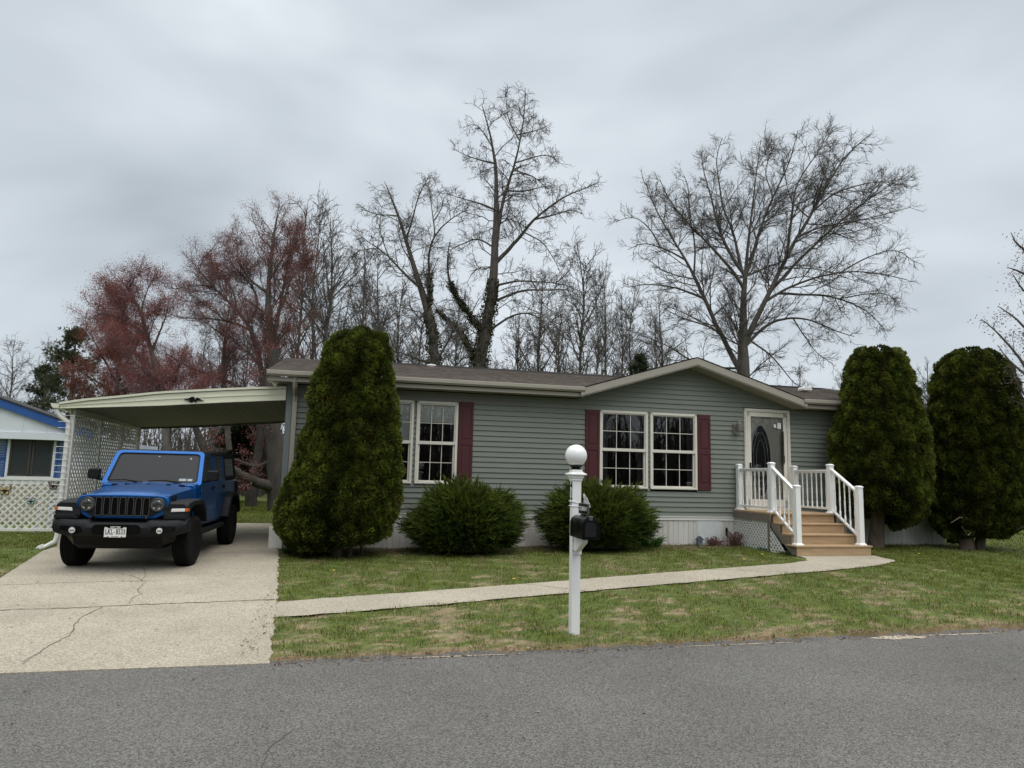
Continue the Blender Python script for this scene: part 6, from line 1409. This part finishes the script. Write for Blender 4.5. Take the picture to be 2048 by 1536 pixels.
# tall ivy-clad tree and its neighbour
IV1 = [([(790,2150),(800,1470),(840,1300),(880,1150),(905,1000),(885,850),(905,700),(910,560),(905,400),(880,270),(830,130)], .42, .02),
 ([(928,960),(925,800),(940,600),(1000,450),(1020,330),(1050,180),(1050,40)], .20, .015),
 ([(810,1330),(740,1190),(690,1110),(655,1020),(650,900),(665,830)], .22, .02),
 ([(760,1500),(740,1400),(720,1300),(650,1230),(600,1180),(570,1120)], .22, .02),
 ([(900,950),(970,870),(1040,790),(1090,710),(1180,650),(1250,590),(1350,560),(1425,525)], .19, .015),
 ([(1090,710),(1200,690),(1290,660),(1350,690)], .09, .012), ([(915,1040),(1010,1012),(1110,1030),(1240,1040),(1350,1090)], .11, .012), ([(920,1150),(1050,1070),(1160,1080),(1270,1065),(1330,1110)], .12, .012),
 ([(890,1290),(1000,1190),(1080,1180),(1160,1240),(1220,1330)], .11, .012), ([(905,690),(830,640),(770,620),(700,600),(645,580)], .10, .012), ([(905,390),(840,400),(760,390),(685,355)], .09, .012), ([(905,360),(860,300),(800,220),(740,240)], .06, .01),
 ([(1000,450),(1100,400),(1170,380),(1225,425)], .07, .012), ([(930,560),(1050,570),(1120,550),(1200,540)], .08, .012), ([(880,850),(790,790),(720,850),(660,850),(655,980)], .08, .012), ([(1000,460),(1090,490),(1170,560)], .06, .012), ([(1010,320),(960,200),(950,70)], .07, .012), ([(1030,310),(1120,260),(1160,235)], .06, .012),
 ([(905,560),(840,500),(810,440)], .06, .01), ([(1240,1040),(1290,960),(1270,900)], .05, .01), ([(1080,1180),(1150,1180),(1230,1280),(1250,1400)], .05, .01), ([(1040,790),(1140,830),(1200,920),(1240,1000)], .06, .01)]
LV_IV = [dict(per_m=5.4, t0=.15, lr=.30, ang=.95, up=-.01, npt=7, wig=.26, lmin=.5, lcap=2.3, rmin=.013), dict(per_m=5.0, t0=.12, lr=.5, ang=.85, up=-.02, npt=5, wig=.28, lmin=.35, lcap=1.2, rmin=.010), dict(per_m=9.0, t0=.06, lr=.6, ang=.7, up=-.03, npt=4, wig=.28, lmin=.28, lcap=.7, rmin=.0068)]
build_tree('ivy_clad_tree', 'tallest bare tree, dark ivy wrapped round its forked trunk behind the middle of the house', traced(IV1, 640, 160, 2.559, 36, None, 3.0, 2), 9, LV_IV, at(948, 1010, 36), ivy=[(0,.54,4200,.13), (2,.62,1200,.11), (3,.8,1300,.15)])
IV2 = [([(590,2150),(592,1450),(580,1300),(560,1150),(500,1050),(470,950),(450,830),(400,680),(360,580),(330,520)], .30, .015), ([(562,1160),(572,1050),(550,880),(590,780),(680,700),(755,665)], .14, .015), ([(450,830),(480,700),(500,600),(560,490)], .09, .012), ([(500,1080),(400,970),(330,880),(260,840),(170,770)], .12, .012), ([(590,780),(570,640),(555,520)], .06, .012), ([(250,840),(200,860),(160,910)], .04, .01), ([(590,1460),(480,1420),(400,1390),(340,1380)], .12, .02), ([(400,680),(300,690),(210,660)], .06, .012), ([(590,1440),(660,1330),(700,1250)], .10, .02), ([(470,950),(420,860),(390,740)], .06, .012), ([(620,740),(640,640),(600,560)], .05, .01), ([(340,890),(300,760),(320,640)], .05, .01)]
build_tree('ivy_clad_tree', 'shorter bare tree with an ivy covered lower trunk left of the tallest tree', traced(IV2, 640, 160, 2.559, 34, None, 2.6, 3), 13, LV_IV, at(870, 1018, 34), ivy=[(0,.56,3000,.11), (1,.3,400,.07)])
# red budding maples
MP = [([(1480,2190),(1470,1800),(1460,1300),(1478,1100),(1430,900),(1430,760),(1440,640),(1460,400),(1500,200),(1520,70)], .30, .012),
 ([(1476,1190),(1500,1000),(1525,850),(1560,650),(1600,450),(1640,260),(1690,190)], .18, .012), ([(1440,1800),(1400,1430),(1345,1100),(1310,960),(1210,850),(1110,760),(1010,680),(930,560),(850,470)], .24, .012), ([(1310,960),(1400,850),(1370,750),(1300,640),(1180,540),(1140,440),(1100,350)], .12, .012),
 ([(1345,1000),(1260,960),(1120,930),(1000,915),(800,920),(690,880)], .11, .012), ([(1150,1900),(1105,1430),(1100,1200),(1110,1050),(1170,920)], .20, .03), ([(1300,1650),(1180,1420),(1000,1340),(850,1290),(760,1230),(680,1180)], .18, .02), ([(1430,760),(1340,700),(1240,560),(1200,420),(1210,250)], .11, .012),
 ([(1010,680),(880,660),(760,700)], .06, .01), ([(1440,640),(1520,520),(1580,400),(1590,240)], .08, .01), ([(1110,1050),(1040,1000),(960,940)], .07, .01), ([(1560,650),(1660,560),(1730,440)], .06, .01), ([(1460,420),(1380,320),(1330,190)], .06, .01), ([(930,560),(960,460),(1040,380)], .05, .01), ([(1210,850),(1180,700),(1060,560),(1000,480)], .07, .01), ([(1120,930),(1010,840),(900,800),(800,790)], .06, .01), ([(1540,760),(1620,700),(1700,640)], .05, .01)]
LV_MP = [dict(per_m=5.0, t0=.2, lr=.38, ang=.65, up=.10, npt=7, wig=.16, lmin=.5, lcap=2.6, rmin=.011), dict(per_m=4.0, t0=.12, lr=.48, ang=.6, up=.10, npt=5, wig=.18, lmin=.35, lcap=1.3, rmin=.0085), dict(per_m=7.5, t0=.08, lr=.6, ang=.55, up=.08, npt=4, wig=.2, lmin=.25, lcap=.7, rmin=.0058)]
RED = (.22,.085,.078)
build_tree('red_maple', 'large red budding maple rising between the carport roof and the house', traced(MP, 150, 390, 3.7236, 30, None, 2.6, 4), 21, LV_MP, at(548, 990, 30), buds=(130000, RED, .032, (2,)))
MP2 = [([(700,2150),(655,1450),(600,1290),(560,1150),(520,950),(470,800),(420,700),(320,610)], .16, .010), ([(520,950),(500,850),(540,700),(600,590)], .09, .012), ([(540,1080),(400,960),(280,900),(150,800)], .10, .012), ([(565,1160),(620,1040),(680,900),(700,780)], .09, .012), ([(470,800),(380,780),(250,720)], .06, .01), ([(600,1290),(480,1200),(360,1120),(240,1060)], .08, .01), ([(420,700),(440,620),(480,590)], .05, .01), ([(655,1440),(740,1330),(800,1250)], .08, .01), ([(400,960),(330,830),(240,700)], .06, .01), ([(290,900),(200,870),(110,930)], .04, .01)]
build_tree('red_maple', 'smaller red budding maple left of the large one above the carport roof', traced(MP2, 150, 390, 3.7236, 27, None, 2.0, 5), 23, LV_MP, at(335, 1010, 27), buds=(70000, (.23,.088,.082), .033, (2,)))
MP3 = [([(260,2150),(300,1500),(330,1300),(340,1150),(330,1000)], .16, .02), ([(310,1420),(230,1250),(160,1120),(120,1040)], .10, .015), ([(330,1300),(420,1200),(480,1100),(470,1010)], .10, .015), ([(300,1500),(180,1400),(60,1330),(20,1300)], .10, .015), ([(300,1480),(430,1400),(560,1330),(640,1300)], .10, .015), ([(335,1200),(260,1060),(280,940)], .07, .01), ([(280,1600),(120,1500),(0,1440)], .09, .015), ([(290,1600),(480,1490),(650,1440)], .09, .015), ([(330,1250),(400,1080),(380,960)], .06, .01)]
build_tree('red_maple', 'low dense dark red budding tree above the left end of the carport roof', traced(MP3, 150, 390, 3.7236, 33, None, 2.6, 6), 25, LV_MP, at(222, 985, 33), buds=(90000, (.20,.075,.055), .038, (2,)))
# untraced trees: a few grown once, then copied and turned
def grown(H, seed, style):
    """limbs of a free standing bare tree of height H, trunk foot at the origin"""
    r = np.random.default_rng(seed); n = 12; z = np.linspace(0, 1, n); w = np.cumsum(r.normal(0, .012, (n, 2)), 0)*H
    tr = np.stack([w[:, 0], w[:, 1], z*H], 1); R0 = H*.009 if style == 'pole' else H*.013
    L_l = [(tr, R0*(1-.93*z)+.008)]
    k = {'pole': 15, 'vase': 14, 'open': 16}[style]
    for i in range(k):
        t = (.32+.62*(i+r.random())/k) if style != 'vase' else (.18+.55*(i+r.random())/k)
        f = t*(n-1); j = int(f); b = tr[j]*(1-f+j)+tr[min(j+1, n-1)]*(f-j); a = i*2.4+r.normal(0, .4)
        el = {'pole': .95, 'vase': 1.0, 'open': .6}[style]+r.normal(0, .12); ln = H*{'pole': .24, 'vase': .42, 'open': .34}[style]*(1.15-.75*t)*r.uniform(.7, 1.2)
        d = np.array([math.cos(a)*math.cos(el), math.sin(a)*math.cos(el), math.sin(el)]); pts = [b]
        for q in range(6): d = d+r.normal(0, .13, 3)+np.array([0,0,.05]); d = d/np.linalg.norm(d); pts.append(pts[-1]+d*ln/6)
        L_l.append((np.array(pts), np.linspace(R0*(1-.9*t)*.55+.006, .008, 7)))
    return L_l
LV_BG = [dict(per_m=3.2, t0=.15, lr=.40, ang=.7, up=.08, npt=6, wig=.2, lmin=.5, lcap=2.4, rmin=.013), dict(per_m=4.2, t0=.12, lr=.5, ang=.65, up=.06, npt=5, wig=.22, lmin=.35, lcap=1.2, rmin=.0105), dict(per_m=5.0, t0=.1, lr=.6, ang=.6, up=.05, npt=3, wig=.2, lmin=.25, lcap=.65, rmin=.009)]
BG = {'pole': build_tree('bare_tree', 'x', grown(12, 71, 'pole'), 71, LV_BG, (0,0,0)), 'pole2': build_tree('bare_tree', 'x', grown(12, 72, 'pole'), 72, LV_BG, (0,0,0)), 'vase': build_tree('bare_tree', 'x', grown(12, 73, 'vase'), 73, LV_BG, (0,0,0), bark='bark_pale'), 'open': build_tree('bare_tree', 'x', grown(12, 74, 'open'), 74, LV_BG, (0,0,0), twigmat='twig')}
used = set()
def place_bg(kind, px, topy, y, label, rz, sx=1.0):
    src = BG[kind]; o = src if kind not in used else copy_tree(src); used.add(kind)
    p = at(px, 960, y); top = at(px, topy, y)[2]; p[2] = 0.15; h = top-.15
    o.location = tuple(p); s = h/12.0; o.scale = (s*sx, s*sx, s); o.rotation_euler = (0, 0, rz); o['label'] = label; o['category'] = 'tree'; o['group'] = 'bare trees in the background'
for a in [('pole',1152,482,42,'slender bare tree with an upright crown right of the tallest tree',.4,.9), ('pole2',1182,560,45,'thin straight bare tree just right of the slender tree behind the roof',1.9,.7), ('pole2',1206,545,47,'thin bare tree midway between the ivy clad tree and the big spreading tree',3.0,.8), ('pole',1243,590,48,'thin dark bare tree left of the big spreading tree above the roof valley',2.2,.8), ('pole',1268,575,52,'faint twiggy bare tree close to the left limb of the big spreading tree',4.1,.9), ('open',1330,600,50,'low twiggy bare tree under the left limbs of the big spreading tree',.9,1.0),
    ('vase',655,440,40,'bare tree with pale stems directly above the tall left evergreen',.5,.85), ('pole2',622,415,44,'tall thin bare tree directly right of the large red maple',5.0,.8), ('vase',700,500,45,'bare vase shaped tree right of the tall left evergreen top',2.0,.8), ('open',745,520,47,'bare tree behind the left branches of the shorter ivy clad tree',1.2,.9), ('pole',790,560,48,'thin bare tree behind the shorter ivy clad trunk',3.3,1.0), ('open',1070,560,48,'bare twiggy tree low behind the right side of the tallest tree',4.0,.9), ('vase',1040,620,44,'short bare tree beside the tallest tree just above the roof ridge',5.1,.9), ('pole2',905,600,48,'thin bare tree between the two ivy clad trunks',.2,1.0),
    ('open',8,690,42,'bare tree with crooked limbs at the far left edge',2.6,.9), ('open',62,690,46,'bare tree between the far left edge and the dark conifer',.3,.8), ('pole',580,420,38,'bare tree just left of the roof end behind the red maple',2.7,.9), ('vase',420,560,46,'bare tree behind the large red maple above the carport',3.9,.8), ('pole',470,640,50,'bare thin tree seen under the carport roof',1.0,.9), ('vase',530,620,44,'bare tree with several trunks seen under the carport roof beside the pillar',.0,.8), ('pole2',385,660,48,'bare thin tree above the car roof under the carport',.8,1.0),
    ('open',725,590,52,'low bare tree just right of the tall left evergreen at roof level',2.9,1.1), ('pole',840,600,52,'thin bare tree directly left of the shorter ivy clad trunk',4.4,1.2), ('vase',1105,600,54,'bare tree right of the tallest tree above the roof ridge',3.6,1.0), ('pole2',1300,640,56,'thin bare tree beside the small dark conifer above the gable',1.1,1.1),
    ('open',330,770,40,'low bare tree left of the car roof under the carport',4.6,1.2), ('open',445,790,38,'low tangled bare tree over the car roof under the carport',1.7,1.3), ('vase',505,770,41,'low bare tree beside the heavy trunk under the carport',2.4,1.1),
    ('vase',1690,748,78,'small distant bare tree just above the right roof end',1.0,1.0), ('vase',1853,728,70,'distant bare tree in the gap between the two right evergreens',2.0,1.0), ('open',1600,740,70,'distant bare tree low behind the right slope of the gable',5.5,1.0)]: place_bg(*a)
# heavy trunk with a low sweeping limb, seen under the carport
UT = [([at(556,1046,27), at(556,960,27), at(552,900,27), at(546,850,27), at(540,780,27), at(552,700,27)], np.array([.42,.36,.32,.30,.26,.18])), ([at(540,982,27), at(524,975,26.7), at(505,965,26.3), at(487,955,26), at(470,940,25.8), at(430,915,25.5)], np.array([.22,.20,.18,.15,.12,.06])), ([at(552,925,27), at(520,935,27.3), at(495,930,27.6), at(470,918,28)], np.array([.12,.09,.07,.03])), ([at(497,1036,30), at(512,930,30), at(524,870,30), at(530,800,30)], np.array([.25,.23,.2,.18])), ([at(452,1040,28), at(440,960,28), at(415,915,28), at(400,880,28), at(385,840,28)], np.array([.18,.16,.15,.14,.12]))]
build_tree('leaning_tree', 'heavy grey trunk with a low sweeping limb seen under the carport beside the car', UT, 31, [dict(per_m=1.6, t0=.3, lr=.5, ang=.8, up=.05, npt=6, wig=.25, lcap=1.8, rmin=.012), dict(per_m=3.0, t0=.1, lr=.5, ang=.7, up=.03, npt=4, wig=.25, lcap=.9, rmin=.008)], at(556, 1044, 27), bark='bark_dark', buds=(2500, RED, .07, (0, 1)))
# conifers
def conifer(label, px, topy, y, H_w, seed, n, col, dens=1.0):
    p = at(px, 960, y); p[2] = .15; H = at(px, topy, y)[2]-.15; r = np.random.default_rng(seed)
    t = thing('cedar_tree', label, 'evergreen', tuple(p), 0)
    mb = MB(); mb.tube([(0,0,-.1),(.1,0,H*.5),(0,0,H*.97)], [.22,.14,.02], 8); mb.build('trunk', M['bark_brown'], t, smooth=True)
    k = int(70*dens); f = r.random(k)**.8; z = (.12+.86*f)*H; a = r.uniform(0, 2*PI, k); ln = H_w*(1-f)**.65*r.uniform(.6, 1.15, k)+.15
    pts = []
    d = np.stack([np.cos(a), np.sin(a), r.uniform(-.1, .45, k)], 1); b = np.stack([0*a, 0*a, z], 1)
    for q in range(6): s = q/5.; pts.append(b+d*(ln*s)[:, None]+np.array([0,0,-.12])*(ln*s*s)[:, None]+r.normal(0, .05, (k, 3)))
    P = np.stack(pts, 1); V, F = tubes(P, np.linspace(.03, .008, 6)[None, :]*np.ones((k, 1)), 3); np_mesh('branches', V, F, M['twig'], t)
    sel = r.integers(0, k, n); s = r.random(n)**.7*5; i0 = np.clip(s.astype(int), 0, 4); w = (s-i0)[:, None]; pos = P[sel, i0]*(1-w)+P[sel, i0+1]*w+r.normal(0, .13, (n, 3))
    cols = np.array([col])*r.uniform(.5, 1.5, n)[:, None]
    V, F, C = sprays(pos, d[sel], 4, .20, .05, .8, .3, cols, cols*1.2, seed)
    np_mesh('foliage', V, F, M['leaf'], t, col=C)
conifer('sparse dark green conifer beyond the neighbouring house at the left', 122, 655, 40, 2.9, 81, 4200, (.075,.088,.045), 1.6)
conifer('second sparse dark conifer leaning out left of the first one', 70, 730, 44, 2.4, 82, 3500, (.050,.065,.032), .7)
conifer('small dark conifer above the left slope of the gable', 1278, 700, 46, 1.1, 83, 4000, (.035,.050,.022))
conifer('dark evergreen mass seen under the carport behind the car', 470, 838, 34, 2.2, 84, 7000, (.030,.036,.018))
# flowering tree at the right edge, only its left boughs in view
b2 = at(2150, 1100, 15.5); b2[2] = .3
MG = [([b2, at(2150,950,15.5), at(2140,850,15.5), at(2125,720,15.4), at(2110,600,15.3), at(2100,480,15.3)], np.array([.14,.12,.10,.08,.05,.02]))]
for q in ([(2140,850),(2090,790),(2050,730),(2010,680),(1985,655),(1965,640)], [(2130,760),(2080,690),(2050,655),(2020,625),(1995,612)], [(2120,690),(2080,620),(2045,580),(2025,548)], [(2110,600),(2070,560),(2035,540),(2015,535)], [(2105,540),(2060,510),(2030,485),(2022,465)], [(2140,830),(2080,770),(2045,745),(2015,720),(1995,690)], [(2140,880),(2090,840),(2055,800),(2030,760),(2025,735)], [(2140,860),(2090,720),(2060,660),(2045,620)], [(2120,640),(2085,590),(2060,530),(2055,480)]):
    MG.append((np.array([at(x, y, 15.4+.15*i) for i, (x, y) in enumerate(q)]), np.linspace(.045, .008, len(q))))
for q in ((.9,.5,2.2,1.5), (1.3,-.2,2.6,1.2), (.8,.9,3.0,1.3), (1.1,.3,3.4,1.0), (.5,-.8,2.9,1.4), (.9,-.5,3.8,.9), (.3,.7,4.1,.8)):
    s0 = np.array([b2[0]-.05, b2[1], q[2]]); MG.append((np.array([s0+np.array([q[0]*f*1.5, q[1]*f*1.5, q[3]*f**1.3]) for f in np.linspace(0, 1, 6)]), np.linspace(.045, .008, 6)))
LV_MG = [dict(per_m=3.4, t0=.25, lr=.30, ang=.7, up=.03, npt=6, wig=.22, lcap=.9, rmin=.006), dict(per_m=5.0, t0=.1, lr=.45, ang=.7, up=.03, npt=4, wig=.25, lcap=.35, rmin=.0045)]
mg = build_tree('magnolia_tree', 'tree with knobbly budding twigs reaching in from the right edge of the photo', MG, 61, LV_MG, b2, buds=(3800, (.12,.095,.085), .036, (0, 1)))
# distant wood: one twiggy mass far behind everything
r = np.random.default_rng(99); k = 2600
xs = r.uniform(-75, 95, k); ys = r.uniform(72, 105, k); hs = r.uniform(2.0, 5.5, k)*(1-.25*np.sin(xs*.13))
xs[:700] = r.uniform(-27, -9, 700); ys[:700] = r.uniform(40, 62, 700); hs[:700] = r.uniform(2.0, 5.0, 700)
P = np.stack([np.stack([xs+r.normal(0, .3, k)*q, ys, .1+hs*q], 1) for q in (0, .35, .7, 1.0)], 1); V1, F1 = tubes(P, np.linspace(.09, .02, 4)[None]*np.ones((k, 1)), 3)
C1, R1 = spawn(P, np.linspace(.09, .02, 4)[None]*np.ones((k, 1)), r=r, per_m=2.2, t0=.15, lr=.45, ang=.7, up=.1, npt=4, wig=.2, rmin=.022, lcap=2.2)
V2, F2 = tubes(C1, R1, 3)
xs2 = r.uniform(-80, 80, 1700); ys2 = r.uniform(-40, -20, 1700); hs2 = r.uniform(3, 9.5, 1700)*(1-.2*np.sin(xs2*.21))
wo = np_mesh('woods', np.concatenate([V1, V2]), np.concatenate([F1, F2+len(V1)]), M['twig']); wo['kind'] = 'stuff'; wo['label'] = 'far off brown leafless wood behind the back gardens'; wo['category'] = 'woods'
# pale blue house far behind the carport with a timber rail
p = at(520, 975, 50); p[2] = .15
fh = thing('distant_house', 'pale blue sided house far off under the carport roof', 'house', tuple(p), YAW*.5)
m_ = MB(); m_.box(-3.4,1.6,0,6,-.3,1.75)
for i in range(9): m_.add([(-3.4,-.03,.1+i*.18),(1.6,-.03,.1+i*.18),(1.6,-.005,.28+i*.18),(-3.4,-.005,.28+i*.18)], [(0,1,2,3)])
m_.build('wall', pm('pale blue siding', (.33,.50,.55), .6, .06, 2), fh)
m_ = MB(); m_.prism([(-3.7,1.72),(1.9,1.72),(-.9,3.0)], -.3, 6.3, 'y'); m_.build('roof', pm('grey roof', (.16,.15,.15), .9, .15, 3), fh)
m_ = MB(); m_.box(-.15,.05,-.06,-.02,.2,1.7); m_.build('downspout', M['white'], fh)
m_ = MB(); m_.box(-2.2,-1.2,-.05,-.02,.75,1.5); m_.build('window', M['car_glass'], fh)
wr = thing('timber_railing', 'new yellowish timber deck railing in front of the pale blue distant house', 'railing', tuple(p+np.array([.3,-2.2,0])), YAW*.5)
m_ = MB(); m_.box(-2.6,2.6,-.04,.04,.72,.80); m_.box(-2.6,2.6,-.03,.03,.12,.18)
for i in range(34): m_.box(-2.6+i*.155,-2.55+i*.155,-.02,.02,.12,.72)
for x in (-2.6,-.9,.8,2.5): m_.box(x-.05,x+.05,-.05,.05,-.2,.9)
m_.build('rail', pm('yellow new timber', (.48,.38,.20), .7, .12, 3), wr)

# the wood across the road, behind the viewer: it is what the panes and the car mirror
Q = np.stack([np.stack([xs2+r.normal(0, .4, 1700)*q, ys2, .0+hs2*q], 1) for q in (0, .35, .7, 1.0)], 1); V1, F1 = tubes(Q, np.linspace(.20, .05, 4)[None]*np.ones((1700, 1)), 3)
C1, R1 = spawn(Q, np.linspace(.20, .05, 4)[None]*np.ones((1700, 1)), r=r, per_m=2.4, t0=.12, lr=.40, ang=.7, up=.1, npt=4, wig=.2, rmin=.05, lcap=3)
V2, F2 = tubes(C1, R1, 3)
w2 = np_mesh('woods', np.concatenate([V1, V2]), np.concatenate([F1, F2+len(V1)]), M['twig']); w2['kind'] = 'stuff'; w2['label'] = 'leafless wood across the road, mirrored in the window panes'; w2['category'] = 'woods'
